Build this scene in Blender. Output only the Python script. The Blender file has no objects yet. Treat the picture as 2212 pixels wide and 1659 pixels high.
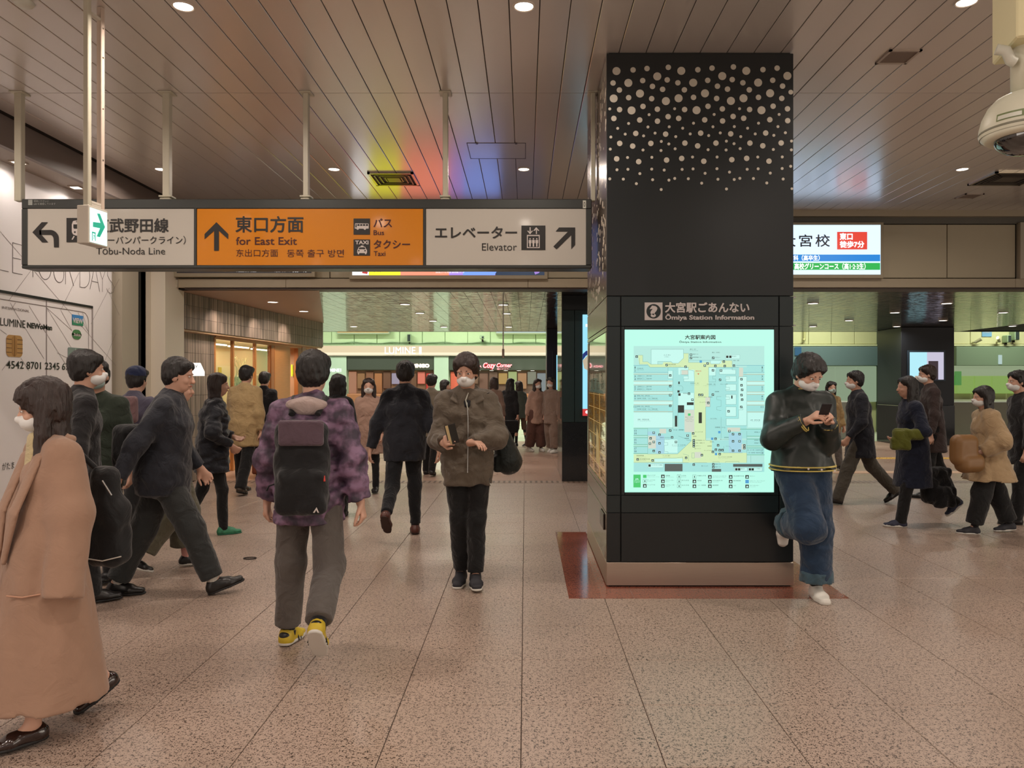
import bpy, math, random
import numpy as np
from mathutils import Vector, Matrix

# ------------------------------------------------------------------ camera, world, exposure, main lights
SC = bpy.context.scene
F, CX, CY, EYE = 1627.0, 1135.0, 826.0, 1.587      # focal length in px of a 2212x1659 frame, vanishing point, eye height
cam_d = bpy.data.cameras.new('camera')
cam_d.sensor_width = 36.0
cam_d.lens = F / 2212.0 * 36.0
cam_d.shift_x = -(CX - 1106.0) / 2212.0
cam_d.shift_y = (CY - 829.5) / 2212.0
cam_d.clip_start = 0.05
cam = bpy.data.objects.new('camera', cam_d)
cam.location = (0, 0, EYE)
cam.rotation_euler = (math.radians(90), 0, 0)
SC.collection.objects.link(cam)
SC.camera = cam
SC.view_settings.view_transform = 'Standard'
SC.view_settings.look = 'None'
SC.view_settings.gamma = 1.0
SC.view_settings.use_curve_mapping = False
SC.view_settings.exposure = 0.0
world = bpy.data.worlds.new('world')
SC.world = world
world.use_nodes = True
world.node_tree.nodes['Background'].inputs[0].default_value = (1.0, 0.86, 0.74, 1)
world.node_tree.nodes['Background'].inputs[1].default_value = 0.45
try:
    SC.cycles.use_denoising = True
    SC.cycles.max_bounces = 6
    SC.cycles.diffuse_bounces = 3
    SC.cycles.glossy_bounces = 3
    SC.cycles.transmission_bounces = 4
    SC.cycles.transparent_max_bounces = 6
    SC.cycles.caustics_reflective = False
    SC.cycles.caustics_refractive = False
    SC.cycles.sample_clamp_indirect = 4.0
except Exception:
    pass

R = random.Random(7)
COL = SC.collection

def lamp(name, loc, power, color, size, spread=150, shape='DISK', sy=None, rot=(0, 0, 0)):
    d = bpy.data.lights.new(name, 'AREA')
    d.shape = shape
    d.size = size
    if sy: d.size_y = sy
    d.energy = power
    d.color = color
    d.spread = math.radians(spread)
    o = bpy.data.objects.new(name, d)
    o.location = loc
    o.rotation_euler = rot
    COL.objects.link(o)
    return o

WARM = (1.0, 0.87, 0.76)
NEUT = (1.0, 0.93, 0.85)
ZC = 4.15          # height of the main ceiling
ZL = 2.98          # height of the low mirror ceiling
DOWNLIGHTS = [(-2.33, 5.13), (-0.01, 5.13), (2.97, 5.07), (-4.38, 9.05), (-2.30, 9.05), (-0.02, 9.05), (5.25, 9.05),
              (2.97, 9.05), (5.6, 5.1), (-4.38, 5.13)]
for y in (1.2, -2.7, -6.6):
    for x in (-4.4, -2.3, 0.0, 3.0, 5.4):
        DOWNLIGHTS.append((x, y))
for y in (1.0, 3.4, 5.8, 7.8, 8.8, 9.8):
    lamp('soffit_beam', (-5.2, y, 3.83), 2.6, (1, .9, .84), 0.12, 165)
for i, (x, y) in enumerate(DOWNLIGHTS):
    lamp('downlight_beam', (x, y, ZC - 0.03), 28, WARM, 0.14, 165)
LOWLIGHTS = [(656, 672), (589, 652), (875, 657), (907, 676), (935, 693), (959, 706), (764, 705), (1087, 658), (1094, 677),
             (1099, 706), (1756, 655), (2045, 655), (1933, 675), (1834, 692), (2037, 692), (1937, 705), (1756, 705),
             (2167, 675), (2187, 704)]
def on_z(px, py, z):
    Y = (z - EYE) * F / (CY - py)
    return ((px - CX) * Y / F, Y)
for px, py in LOWLIGHTS:
    x, y = on_z(px, py, ZL)
    lamp('low_ceiling_beam', (x, y, ZL - 0.03), 16, (1, 0.87, 0.76) if px < 1200 else (1, .95, .85), 0.10, 160)
# the bright hall beyond the low ceiling, lit by its own tube lights
for x in (-9, -3, 3, 9, 15):
    for y in (22.2, 29, 36):
        lamp('far_hall_light', (x, y, 6.2 if y > 23 else 4.6), 330 if y > 23 else 150, (0.92, 1.0, 0.82), 1.6, 170, 'RECTANGLE', 0.4)

# unseen fill lamps added behind and beside the camera to brighten ceiling and uprights
lamp('added_fill_light', (-1.0, -8.6, 1.6), 260, (1, .88, .76), 9.0, 170, 'RECTANGLE', 2.6, (math.radians(90), 0, math.radians(180)))
lamp('added_fill_light', (10.2, 1.0, 1.5), 200, (1, .88, .74), 8.0, 170, 'RECTANGLE', 2.4, (math.radians(90), 0, math.radians(90)))
lamp('added_fill_light', (-5.2, -3.5, 1.5), 130, (1, .9, .8), 6.0, 170, 'RECTANGLE', 2.4, (math.radians(90), 0, math.radians(-90)))

# ------------------------------------------------------------------ helpers
def P(px, py, Y):
    """point at depth Y seen at pixel (px, py) of the 2212x1659 frame"""
    return Vector(((px - CX) * Y / F, Y, EYE - (py - CY) * Y / F))

def tag(o, label=None, cat=None, group=None, kind=None):
    if label: o['label'] = label
    if cat: o['category'] = cat
    if group: o['group'] = group
    if kind: o['kind'] = kind
    return o

def empty(name, loc=(0, 0, 0), label=None, cat=None, group=None, kind=None):
    o = bpy.data.objects.new(name, None)
    o.location = loc
    o.empty_display_size = 0.1
    COL.objects.link(o)
    return tag(o, label, cat, group, kind)

def link(name, me, mat=None, parent=None):
    if mat is not None:
        me.materials.clear()
        for m in (mat if isinstance(mat, (list, tuple)) else [mat]): me.materials.append(m)
    o = bpy.data.objects.new(name, me)
    COL.objects.link(o)
    if parent is not None:
        o.parent = parent
        pl = parent.matrix_basis.translation.copy()
        q = parent
        while q.parent is not None:
            q = q.parent
            pl += q.matrix_basis.translation
        o.location = -pl
    return o

class MB:
    """collects shapes given in world coordinates; build() links them as ONE mesh object"""
    def __init__(s): s.v = []; s.f = []; s.m = []; s.sm = []
    def add(s, vs, fs, mi=0, smooth=False):
        n = len(s.v)
        s.v += [tuple(v) for v in vs]
        s.f += [tuple(n + i for i in f) for f in fs]
        s.m += [mi] * len(fs); s.sm += [smooth] * len(fs)
        return s
    def box(s, x0, x1, y0, y1, z0, z1, mi=0):
        if x0 > x1: x0, x1 = x1, x0
        if y0 > y1: y0, y1 = y1, y0
        if z0 > z1: z0, z1 = z1, z0
        v = [(x0, y0, z0), (x1, y0, z0), (x1, y1, z0), (x0, y1, z0), (x0, y0, z1), (x1, y0, z1), (x1, y1, z1), (x0, y1, z1)]
        return s.add(v, [(0, 3, 2, 1), (4, 5, 6, 7), (0, 1, 5, 4), (1, 2, 6, 5), (2, 3, 7, 6), (3, 0, 4, 7)], mi)
    def bbox(s, x0, x1, y0, y1, z0, z1, b=0.004, mi=0):
        """box with chamfered edges"""
        if x0 > x1: x0, x1 = x1, x0
        if y0 > y1: y0, y1 = y1, y0
        if z0 > z1: z0, z1 = z1, z0
        b = min(b, (x1 - x0) * .45, (y1 - y0) * .45, (z1 - z0) * .45)
        vs = []
        for z, zz in ((z0, z0 + b), (z1, z1 - b)):
            for (x, xi) in ((x0, x0 + b), (x1, x1 - b)):
                for (y, yi) in ((y0, y0 + b), (y1, y1 - b)):
                    vs += [(xi, yi, z), (x, yi, zz), (xi, y, zz)]
        import bmesh
        bm = bmesh.new()
        for v in vs: bm.verts.new(v)
        r = bmesh.ops.convex_hull(bm, input=bm.verts)
        bm.normal_update()
        bmesh.ops.dissolve_limit(bm, angle_limit=0.01, verts=bm.verts, edges=bm.edges)
        bm.verts.index_update()
        s.add([v.co[:] for v in bm.verts], [[v.index for v in f.verts] for f in bm.faces], mi)
        bm.free()
        return s
    def plate(s, O, u, v, pts, t=0.0, mi=0):
        """outline pts (2D) in the plane O,u,v; thickness t towards u x v"""
        O, u, v = Vector(O), Vector(u), Vector(v)
        n = u.cross(v).normalized()
        a = 0.0
        for i in range(len(pts)):
            x0, y0 = pts[i]; x1, y1 = pts[(i + 1) % len(pts)]
            a += x0 * y1 - x1 * y0
        if a < 0: pts = pts[::-1]
        k = len(pts)
        top = [O + u * p[0] + v * p[1] + n * t for p in pts]
        if t == 0:
            return s.add(top, [tuple(range(k))], mi)
        bot = [O + u * p[0] + v * p[1] for p in pts]
        fs = [tuple(range(k)), tuple(range(2 * k - 1, k - 1, -1))]
        for i in range(k):
            j = (i + 1) % k
            fs.append((i, k + i, k + j, j))
        return s.add(top + bot, fs, mi)
    def disc(s, c, u, v, r, n=20, t=0.0, mi=0, ry=None):
        ry = ry or r
        return s.plate(c, u, v, [(r * math.cos(2 * math.pi * i / n), ry * math.sin(2 * math.pi * i / n)) for i in range(n)], t, mi)
    def tube(s, pts, r, n=8, mi=0, caps=True, smooth=True):
        pts = [Vector(p) for p in pts]
        rr = r if isinstance(r, (list, tuple)) else [r] * len(pts)
        vs = []; fs = []
        up = None
        for i, p in enumerate(pts):
            d = (pts[min(i + 1, len(pts) - 1)] - pts[max(i - 1, 0)]).normalized()
            if up is None:
                up = Vector((0, 0, 1)) if abs(d.z) < .9 else Vector((1, 0, 0))
            a = d.cross(up)
            if a.length < 1e-5: a = d.cross(Vector((0, 1, 0)))
            a.normalize(); b = a.cross(d).normalized(); up = b
            for k in range(n):
                t = 2 * math.pi * k / n
                vs.append(p + (a * math.cos(t) + b * math.sin(t)) * rr[i])
        for i in range(len(pts) - 1):
            for k in range(n):
                k2 = (k + 1) % n
                fs.append((i * n + k, i * n + k2, (i + 1) * n + k2, (i + 1) * n + k))
        s.add(vs, fs, mi, smooth)
        if caps:
            s.add(vs[:n], [tuple(range(n - 1, -1, -1))], mi)
            s.add(vs[-n:], [tuple(range(n))], mi)
        return s
    def lathe(s, c, prof, n=24, mi=0, axis='z', smooth=True):
        """prof: list of (radius, height) from bottom to top"""
        vs = []; fs = []
        for r, h in prof:
            for k in range(n):
                t = 2 * math.pi * k / n
                vs.append((c[0] + r * math.cos(t), c[1] + r * math.sin(t), c[2] + h))
        for i in range(len(prof) - 1):
            for k in range(n):
                k2 = (k + 1) % n
                fs.append((i * n + k, i * n + k2, (i + 1) * n + k2, (i + 1) * n + k))
        return s.add(vs, fs, mi, smooth)
    def mesh(s, name):
        me = bpy.data.meshes.new(name)
        me.from_pydata(s.v, [], s.f)
        me.polygons.foreach_set('material_index', s.m)
        me.polygons.foreach_set('use_smooth', s.sm)
        me.update()
        return me
    def build(s, name, mat, parent=None):
        return link(name, s.mesh(name), mat, parent)

def fit_text(body, x0, x1, z0, z1, O, u, v, bold=0.0, res=3, keep=False, out=None, mi=0, mirror=False, space=1.0, shear=0.0, t=0.0):
    """lettering fitted into the box x0..x1, z0..z1 (units along u and v from O)"""
    heavy = 0.0
    if bold and any(ord(ch) > 0x2000 for ch in body): heavy, bold = bold, 0.0
    c = bpy.data.curves.new('lettering', 'FONT')
    c.body = body
    c.size = 1.0
    c.resolution_u = res
    c.offset = bold
    c.space_character = space
    c.shear = shear
    c.extrude = 0.0
    o = bpy.data.objects.new('tmp', c)
    COL.objects.link(o)
    dg = bpy.context.evaluated_depsgraph_get()
    me = bpy.data.meshes.new_from_object(o.evaluated_get(dg))
    bpy.data.objects.remove(o); bpy.data.curves.remove(c)
    n = len(me.vertices)
    shifts = [(0, 0)]
    if heavy: shifts = [(0, 0), (heavy, 0), (-heavy, 0), (0, heavy), (0, -heavy), (heavy * .7, heavy * .7), (-heavy * .7, -heavy * .7), (heavy * .7, -heavy * .7), (-heavy * .7, heavy * .7)]
    if n == 0:
        print('EMPTY TEXT', body); return out
    co = np.empty(n * 3); me.vertices.foreach_get('co', co); co = co.reshape(-1, 3)
    a, b = co[:, :2].min(0), co[:, :2].max(0)
    sx = (x1 - x0) / max(b[0] - a[0], 1e-6)
    sz = (z1 - z0) / max(b[1] - a[1], 1e-6)
    if keep: sx = sz = min(sx, sz)
    ux = x0 + (co[:, 0] - a[0]) * sx
    vz = z0 + (co[:, 1] - a[1]) * sz
    O = np.array(O, float); u_ = np.array(u, float); v_ = np.array(v, float)
    fs = [tuple(p.vertices) for p in me.polygons]
    bpy.data.meshes.remove(me)
    out = out or MB()
    nn_ = np.cross(u_, v_)
    for q, (hx, hz) in enumerate(shifts):
        w = O + (ux + hx * sx)[:, None] * u_ + (vz + hz * sz)[:, None] * v_ + nn_ * (q * 0.00004)
        out.add([tuple(p) for p in w], fs, mi)
    return out

XU, ZU, YU = Vector((1, 0, 0)), Vector((0, 0, 1)), Vector((0, 1, 0))

class Face:
    """a vertical plane facing the viewer at depth Y; coordinates are frame pixels turned into metres on that plane"""
    def __init__(s, Y): s.Y = Y
    def X(s, px): return (px - CX) * s.Y / F
    def Z(s, py): return EYE - (py - CY) * s.Y / F
    def rect(s, mb, x0, y0, x1, y1, off=0.0, t=0.002, mi=0):
        return mb.box(s.X(x0), s.X(x1), s.Y - off - t, s.Y - off, s.Z(y1), s.Z(y0), mi)
    def poly(s, mb, pts, off=0.0, t=0.0, mi=0):
        return mb.plate((0, s.Y - off, 0), XU, ZU, [(s.X(a), s.Z(b)) for a, b in pts], t, mi)
    def disc(s, mb, cx, cy, r, off=0.0, mi=0, n=20, ry=None):
        k = s.Y / F
        return mb.disc((s.X(cx), s.Y - off, s.Z(cy)), XU, ZU, r * k, n, 0, mi, (ry or r) * k)
    def text(s, body, x0, y0, x1, y1, off=0.003, mb=None, mi=0, **kw):
        return fit_text(body, s.X(x0), s.X(x1), s.Z(y1), s.Z(y0), (0, s.Y - off, 0), XU, ZU, out=mb, mi=mi, **kw)

# ------------------------------------------------------------------ materials
def srgb(r, g, b):
    f = lambda c: (c / 255 / 12.92) if c / 255 <= .04045 else ((c / 255 + .055) / 1.055) ** 2.4
    return (f(r), f(g), f(b), 1.0)

MATS = {}
def mat(name, col, rough=0.6, metal=0.0, noise=0.0, nscale=8.0, bump=0.0, bscale=40.0, coat=0.0, emit=None, estr=0.0, spec=0.5,
        stretch=(1, 1, 1), alpha=None, trans=0.0, coatrough=0.05):
    if name in MATS: return MATS[name]
    m = bpy.data.materials.new(name)
    m.use_nodes = True
    nt = m.node_tree; N = nt.nodes; L = nt.links
    b = N['Principled BSDF']
    c = srgb(*col)
    b.inputs['Base Color'].default_value = c
    b.inputs['Roughness'].default_value = rough
    b.inputs['Metallic'].default_value = metal
    b.inputs['Specular IOR Level'].default_value = spec
    b.inputs['Coat Weight'].default_value = coat
    b.inputs['Coat Roughness'].default_value = coatrough
    if trans: b.inputs['Transmission Weight'].default_value = trans
    if emit is not None:
        b.inputs['Emission Color'].default_value = srgb(*emit)
        b.inputs['Emission Strength'].default_value = estr
    tc = N.new('ShaderNodeTexCoord'); mp = N.new('ShaderNodeMapping')
    mp.inputs['Scale'].default_value = stretch
    L.new(tc.outputs['Object'], mp.inputs[0])
    if noise:
        n = N.new('ShaderNodeTexNoise'); n.inputs['Scale'].default_value = nscale; n.inputs['Detail'].default_value = 5
        L.new(mp.outputs[0], n.inputs['Vector'])
        mx = N.new('ShaderNodeMix'); mx.data_type = 'RGBA'
        L.new(n.outputs['Fac'], mx.inputs[0])
        mx.inputs[6].default_value = tuple(x * (1 - noise) for x in c[:3]) + (1,)
        mx.inputs[7].default_value = tuple(min(1, x * (1 + noise)) for x in c[:3]) + (1,)
        L.new(mx.outputs[2], b.inputs['Base Color'])
    if bump:
        n2 = N.new('ShaderNodeTexNoise'); n2.inputs['Scale'].default_value = bscale; n2.inputs['Detail'].default_value = 4
        L.new(mp.outputs[0], n2.inputs['Vector'])
        bp = N.new('ShaderNodeBump'); bp.inputs['Strength'].default_value = bump; bp.inputs['Distance'].default_value = 0.01
        L.new(n2.outputs['Fac'], bp.inputs['Height']); L.new(bp.outputs[0], b.inputs['Normal'])
    MATS[name] = m
    return m

def glow(name, col, strength):
    if name in MATS: return MATS[name]
    m = bpy.data.materials.new(name); m.use_nodes = True
    b = m.node_tree.nodes['Principled BSDF']
    b.inputs['Base Color'].default_value = (0.02, 0.02, 0.02, 1)
    b.inputs['Roughness'].default_value = 0.35
    b.inputs['Emission Color'].default_value = srgb(*col)
    b.inputs['Emission Strength'].default_value = strength
    MATS[name] = m
    return m

def terrazzo(name, base, fleck, light, dens=0.5, rough=0.32, scale=1.0):
    m = bpy.data.materials.new(name); m.use_nodes = True
    nt = m.node_tree; N = nt.nodes; L = nt.links; b = N['Principled BSDF']
    g = N.new('ShaderNodeNewGeometry')
    def math_(op, a, bb=None, v=None):
        n = N.new('ShaderNodeMath'); n.operation = op
        L.new(a, n.inputs[0])
        if bb is not None: L.new(bb, n.inputs[1])
        if v is not None: n.inputs[1].default_value = v
        return n.outputs[0]
    def noise(sc, det=2.0, dist=0.0):
        n = N.new('ShaderNodeTexNoise'); n.inputs['Scale'].default_value = sc * scale; n.inputs['Detail'].default_value = det
        n.inputs['Distortion'].default_value = dist
        L.new(g.outputs['Position'], n.inputs['Vector']); return n.outputs['Fac']
    # thin curved chips: ridges of a noise, broken up by a second noise
    r1 = math_('ABSOLUTE', math_('SUBTRACT', noise(75, 1.0), None, 0.5))
    line = math_('LESS_THAN', r1, None, 0.036)
    brk = math_('GREATER_THAN', noise(52, 1.0), None, 0.52 - dens * 0.03)
    chips = math_('MULTIPLY', line, brk)
    dots = math_('GREATER_THAN', noise(120, 0.0), None, 0.70)
    allc = math_('MAXIMUM', chips, dots)
    big = noise(1.1, 2.0)
    mid = noise(180, 2.0)
    mx0 = N.new('ShaderNodeMix'); mx0.data_type = 'RGBA'; L.new(mid, mx0.inputs[0])
    mx0.inputs[6].default_value = srgb(*[c * .86 for c in base]); mx0.inputs[7].default_value = srgb(*light)
    mx1 = N.new('ShaderNodeMix'); mx1.data_type = 'RGBA'; L.new(allc, mx1.inputs[0])
    L.new(mx0.outputs[2], mx1.inputs[6]); mx1.inputs[7].default_value = srgb(*fleck)
    mx2 = N.new('ShaderNodeMix'); mx2.data_type = 'RGBA'; mx2.blend_type = 'MULTIPLY'; mx2.inputs[0].default_value = 0.35
    L.new(mx1.outputs[2], mx2.inputs[6])
    cr = N.new('ShaderNodeValToRGB'); L.new(big, cr.inputs[0])
    cr.color_ramp.elements[0].position = .35; cr.color_ramp.elements[0].color = (.86, .83, .80, 1)
    cr.color_ramp.elements[1].position = .65; cr.color_ramp.elements[1].color = (1, 1, 1, 1)
    L.new(cr.outputs[0], mx2.inputs[7])
    L.new(mx2.outputs[2], b.inputs['Base Color'])
    rr = N.new('ShaderNodeMapRange'); L.new(big, rr.inputs[0])
    rr.inputs[1].default_value = .3; rr.inputs[2].default_value = .7
    rr.inputs[3].default_value = rough; rr.inputs[4].default_value = rough + .1
    L.new(rr.outputs[0], b.inputs['Roughness'])
    MATS[name] = m
    return m

def wavy_metal(name, col, rough, amp, scale=(3, 26, 3)):
    m = bpy.data.materials.new(name); m.use_nodes = True
    nt = m.node_tree; N = nt.nodes; L = nt.links; b = N['Principled BSDF']
    b.inputs['Base Color'].default_value = srgb(*col); b.inputs['Metallic'].default_value = 0.9
    b.inputs['Roughness'].default_value = rough
    g = N.new('ShaderNodeNewGeometry'); mp = N.new('ShaderNodeMapping'); mp.inputs['Scale'].default_value = scale
    L.new(g.outputs['Position'], mp.inputs[0])
    n = N.new('ShaderNodeTexNoise'); n.inputs['Scale'].default_value = 1.0; n.inputs['Detail'].default_value = 1.5
    n.inputs['Distortion'].default_value = .6
    L.new(mp.outputs[0], n.inputs['Vector'])
    bp = N.new('ShaderNodeBump'); bp.inputs['Strength'].default_value = 1.0; bp.inputs['Distance'].default_value = amp
    L.new(n.outputs['Fac'], bp.inputs['Height']); L.new(bp.outputs[0], b.inputs['Normal'])
    MATS[name] = m
    return m

M_floor = terrazzo('terrazzo_beige', (178, 153, 137), (66, 52, 44), (196, 174, 158))
M_floorfar = terrazzo('terrazzo_far', (168, 138, 122), (120, 95, 80), (205, 170, 150), rough=.25)
M_floorpale = terrazzo('terrazzo_pale', (205, 215, 185), (150, 160, 135), (220, 228, 200), rough=.25)
M_red = terrazzo('red_granite', (140, 78, 62), (80, 45, 38), (165, 98, 78), rough=.06)
M_grout = mat('grout', (52, 42, 36), .95)
M_ceil = mat('ceiling_plank_paint', (208, 198, 190), .30, 0.35, spec=.6, coat=.8, coatrough=.22)
M_dark = mat('dark_gap', (28, 24, 22), .9)
M_mirror = wavy_metal('wavy_mirror_plank', (128, 110, 98), 0.07, 0.012)
M_beam = mat('beam_panel_paint', (176, 164, 138), .45, noise=.03, nscale=3, coat=.1)
M_beam2 = mat('beam_rail_paint', (168, 154, 130), .4, noise=.04)
M_cream = mat('cream_panel', (198, 196, 150), .5, noise=.03)
M_green = mat('pale_green_panel', (190, 214, 172), .5, noise=.03)
M_black = mat('pillar_black_panel', (23, 27, 29), .33, noise=.12, nscale=2, spec=.5, bump=.02, bscale=200)
M_blackseam = mat('pillar_seam', (8, 9, 9), .6)
M_blackgr = mat('pillar_green_black', (28, 37, 39), .3, noise=.1, nscale=2)
M_steel = mat('brushed_steel', (186, 170, 156), .32, 0.9, noise=.06, nscale=5, bump=.03, bscale=60, stretch=(1, 1, 30))
M_sidemetal = mat('side_steel', (120, 104, 92), .22, 0.85, noise=.05)
M_white = mat('sign_white', (190, 184, 174), .3, spec=.4, coat=.2, coatrough=.08)
M_orange = mat('sign_orange', (206, 126, 16), .3, spec=.4, coat=.2, coatrough=.08)
M_frame = mat('sign_frame', (58, 60, 58), .4, 0.3, noise=.05)
M_ink = mat('ink_black', (32, 30, 28), .4)
M_inkbrown = mat('ink_brown', (68, 20, 18), .4)
M_signw = mat('ink_white', (205, 195, 190), .4)
M_post = mat('post_cream_paint', (196, 190, 170), .4, noise=.04)
M_dots = mat('dot_white', (190, 182, 168), .45)
M_wallw = mat('billboard_white', (232, 226, 224), .5, noise=.02, nscale=2)
M_line = mat('thin_print_line', (120, 108, 104), .6)
M_soffit = mat('soffit_paint', (165, 152, 140), .5)
M_bulk = mat('bulkhead_paint', (128, 116, 110), .5)
M_chrome = mat('chrome', (200, 195, 190), .12, 1.0)
M_granite = mat('black_granite', (32, 34, 36), .15, noise=.5, nscale=90, coat=.3)
M_navy = mat('navy_panel', (26, 30, 42), .3, noise=.1)
M_wood = mat('warm_wood', (186, 124, 66), .45, noise=.12, nscale=6, stretch=(1, 1, 8))
M_lens = glow('downlight_lens', (255, 246, 232), 9.0)
M_trim = mat('downlight_ring', (205, 190, 175), .3)
M_plastic = mat('offwhite_plastic', (205, 205, 192), .4)
# ------------------------------------------------------------------ floor
YT = 11.85                                   # where the hall floor meets the drain strip
fl = MB().box(-9, 11, -9, YT, -0.12, -0.004).build('floor', M_grout); tag(fl, kind='structure')
def tile_mesh(w, d, b=0.0015):
    m = MB()
    vs = [(b, b, 0), (w - b, b, 0), (w - b, d - b, 0), (b, d - b, 0), (0, 0, -b), (w, 0, -b), (w, d, -b), (0, d, -b),
          (0, 0, -.02), (w, 0, -.02), (w, d, -.02), (0, d, -.02)]
    m.add(vs, [(0, 1, 2, 3), (4, 5, 1, 0), (5, 6, 2, 1), (6, 7, 3, 2), (7, 4, 0, 3), (8, 9, 5, 4), (9, 10, 6, 5), (10, 11, 7, 6), (11, 8, 4, 7)])
    return m
T = 0.6; GAP = 0.0038
tm = tile_mesh(T - GAP, T - GAP).mesh('tile'); tm.materials.append(M_floor)
rest = MB(); n_t = 0
for j in range(-1, 15):
    y0 = 3.106 + T * j
    if y0 >= YT - .05: break
    for i in range(-14, 14):
        x0 = -0.019 + T * i
        x1, y1 = x0 + T, y0 + T
        if x0 > .32 and x1 < 2.38 and y0 > 5.53 and y1 < 7.97: continue
        lim_l = -(1135 / F) * (y1 + .1) - .05; lim_r = (1077 / F) * (y1 + .1) + .05
        vis = x1 > lim_l and x0 < lim_r
        if not vis: continue
        cut = y1 > YT
        if n_t < 296 and not cut:
            o = bpy.data.objects.new('tile', tm); COL.objects.link(o); o.parent = fl
            o.location = (x0 + GAP / 2, y0 + GAP / 2, 0); n_t += 1
        else:
            rest.box(x0 + GAP / 2, x1 - GAP / 2, y0 + GAP / 2, min(y1, YT) - GAP / 2, -.02, 0)
if rest.v: tag(rest.build('floor_tiles_rest', M_floor, fl), kind='stuff')
# plain floor outside the view (behind and beside the camera)
near = MB()
for i in range(-14, 18):
    for j in range(-20, -1):
        x0 = -0.019 + T * i; y0 = 3.106 + T * j
        near.box(x0 + GAP / 2, x0 + T - GAP / 2, y0 + GAP / 2, y0 + T - GAP / 2, -.02, 0)
tag(near.build('floor_tiles_behind', M_floor, fl), kind='stuff')
# red granite slabs round the big pillar, laid a hair above the terrazzo
pb = empty('granite_surround', (1.35, 5.53, 0), 'polished red granite slabs set in the floor round the big black pillar', 'paving')
xs = [.318, .80, 1.36, 1.92, 2.38]; ysl = [5.53, 5.84, 6.54, 7.25, 7.97]
for a in range(4):
    MB().bbox(xs[a] + .001, xs[a + 1] - .001, ysl[0], 5.85, -.01, .0025, .001).build('slab', M_red, pb)
for b_ in range(1, 4):
    for (xa, xb) in ((.318, .64), (2.06, 2.38)):
        MB().bbox(xa, xb, ysl[b_] + .011, ysl[b_ + 1] + .009, -.01, .0025, .001).build('slab', M_red, pb)
# drain strip, far floors
th = empty('drain_strip', (0, 11.95, 0), 'dotted metal drain strip across the floor below the beam', 'drain')
MB().box(-5.3, 11, 11.86, 12.16, -.05, .001).build('strip_plate', mat('drain_plate', (150, 128, 112), .5, .1, noise=.1), th)
sl = MB()
x = -5.2
while x < 8.5:
    for r_ in range(3): sl.box(x, x + .035, 11.90 + r_ * .085, 11.95 + r_ * .085, .001, .0022)
    x += .085
tag(sl.build('slots', mat('drain_slots', (75, 62, 55), .6), th), kind='stuff')
f2 = MB().box(-6, 16, 12.16, 20.3, -.12, -.004).build('floor', M_grout); tag(f2, kind='structure')
far = MB()
for i in range(-10, 26):
    for j in range(14):
        x0 = -0.019 + T * i; y0 = 12.17 + T * j
        if x0 > .68 * (y0 + .6) + .2: continue
        far.box(x0 + .001, x0 + T - .001, y0 + .001, min(y0 + T, 20.3) - .001, -.02, 0)
tag(far.build('far_floor_tiles', M_floorfar, f2), kind='stuff')
f3 = MB().box(-14, 26, 20.3, 40.2, -.12, -.004).build('floor', M_grout); tag(f3, kind='structure')
far = MB()
for i in range(-22, 42):
    for j in range(33):
        x0 = -0.019 + T * i; y0 = 20.31 + T * j
        far.box(x0 + .002, x0 + T - .002, y0 + .002, y0 + T - .002, -.02, 0)
tag(far.build('hall_floor_tiles', M_floorpale, f3), kind='stuff')
ty = mat('tactile_yellow', (214, 172, 80), .6)
tp = empty('tactile_paving', (4.0, 14.6, 0), 'yellow tactile paving strip on the floor right of the pillar', 'paving')
MB().box(6.9, 12, 15.6, 15.9, -.002, .004).build('strip', ty, tp)
MB().box(2.1, 12, 13.15, 13.45, -.002, .004).build('strip', mat('tactile_pale', (200, 160, 128), .6), tp)
bm_ = MB()
for k in range(90):
    for q in range(3): bm_.box(6.95 + k * .055, 6.975 + k * .055, 15.63 + q * .09, 15.68 + q * .09, .004, .008)
tag(bm_.build('bars', ty, tp), kind='stuff')

# ------------------------------------------------------------------ main ceiling: boards 0.21 m wide
ce = MB().box(-5.04, 11, -9, 11.3, ZC + .02, ZC + .12).build('ceiling', M_dark); tag(ce, kind='structure')
PW = .21
for (ya, yb) in ((4.4, 6.668), (6.676, 11.24)):
    pm = MB()
    w = PW - .006; L_ = yb - ya
    pm.add([(0, 0, .003), (.003, 0, 0), (w - .003, 0, 0), (w, 0, .003), (0, L_, .003), (.003, L_, 0), (w - .003, L_, 0), (w, L_, .003),
            (0, 0, .02), (w, 0, .02), (0, L_, .02), (w, L_, .02)],
           [(1, 5, 6, 2), (0, 4, 5, 1), (2, 6, 7, 3), (8, 10, 4, 0), (3, 7, 11, 9), (0, 1, 2, 3, 9, 8), (4, 10, 11, 7, 6, 5)])
    me = pm.mesh('plank'); me.materials.append(M_ceil)
    for k in range(-24, 40):
        x0 = .098 + PW * k + .003
        if x0 + PW > 8.2 and ya > 5: continue
        if x0 > 5.6 and ya < 5: continue
        o = bpy.data.objects.new('plank', me); COL.objects.link(o); o.parent = ce; o.location = (x0, ya, ZC)
back = MB()
for k in range(-24, 50):
    x0 = .098 + PW * k + .003
    back.box(x0, x0 + PW - .006, -9, 4.392, ZC, ZC + .02)
    if k >= 38: back.box(x0, x0 + PW - .006, 6.676, 11.24, ZC, ZC + .02)
    if k >= 27: back.box(x0, x0 + PW - .006, 4.4, 6.668, ZC, ZC + .02)
tag(back.build('planks_behind', M_ceil, ce), kind='stuff')

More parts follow.
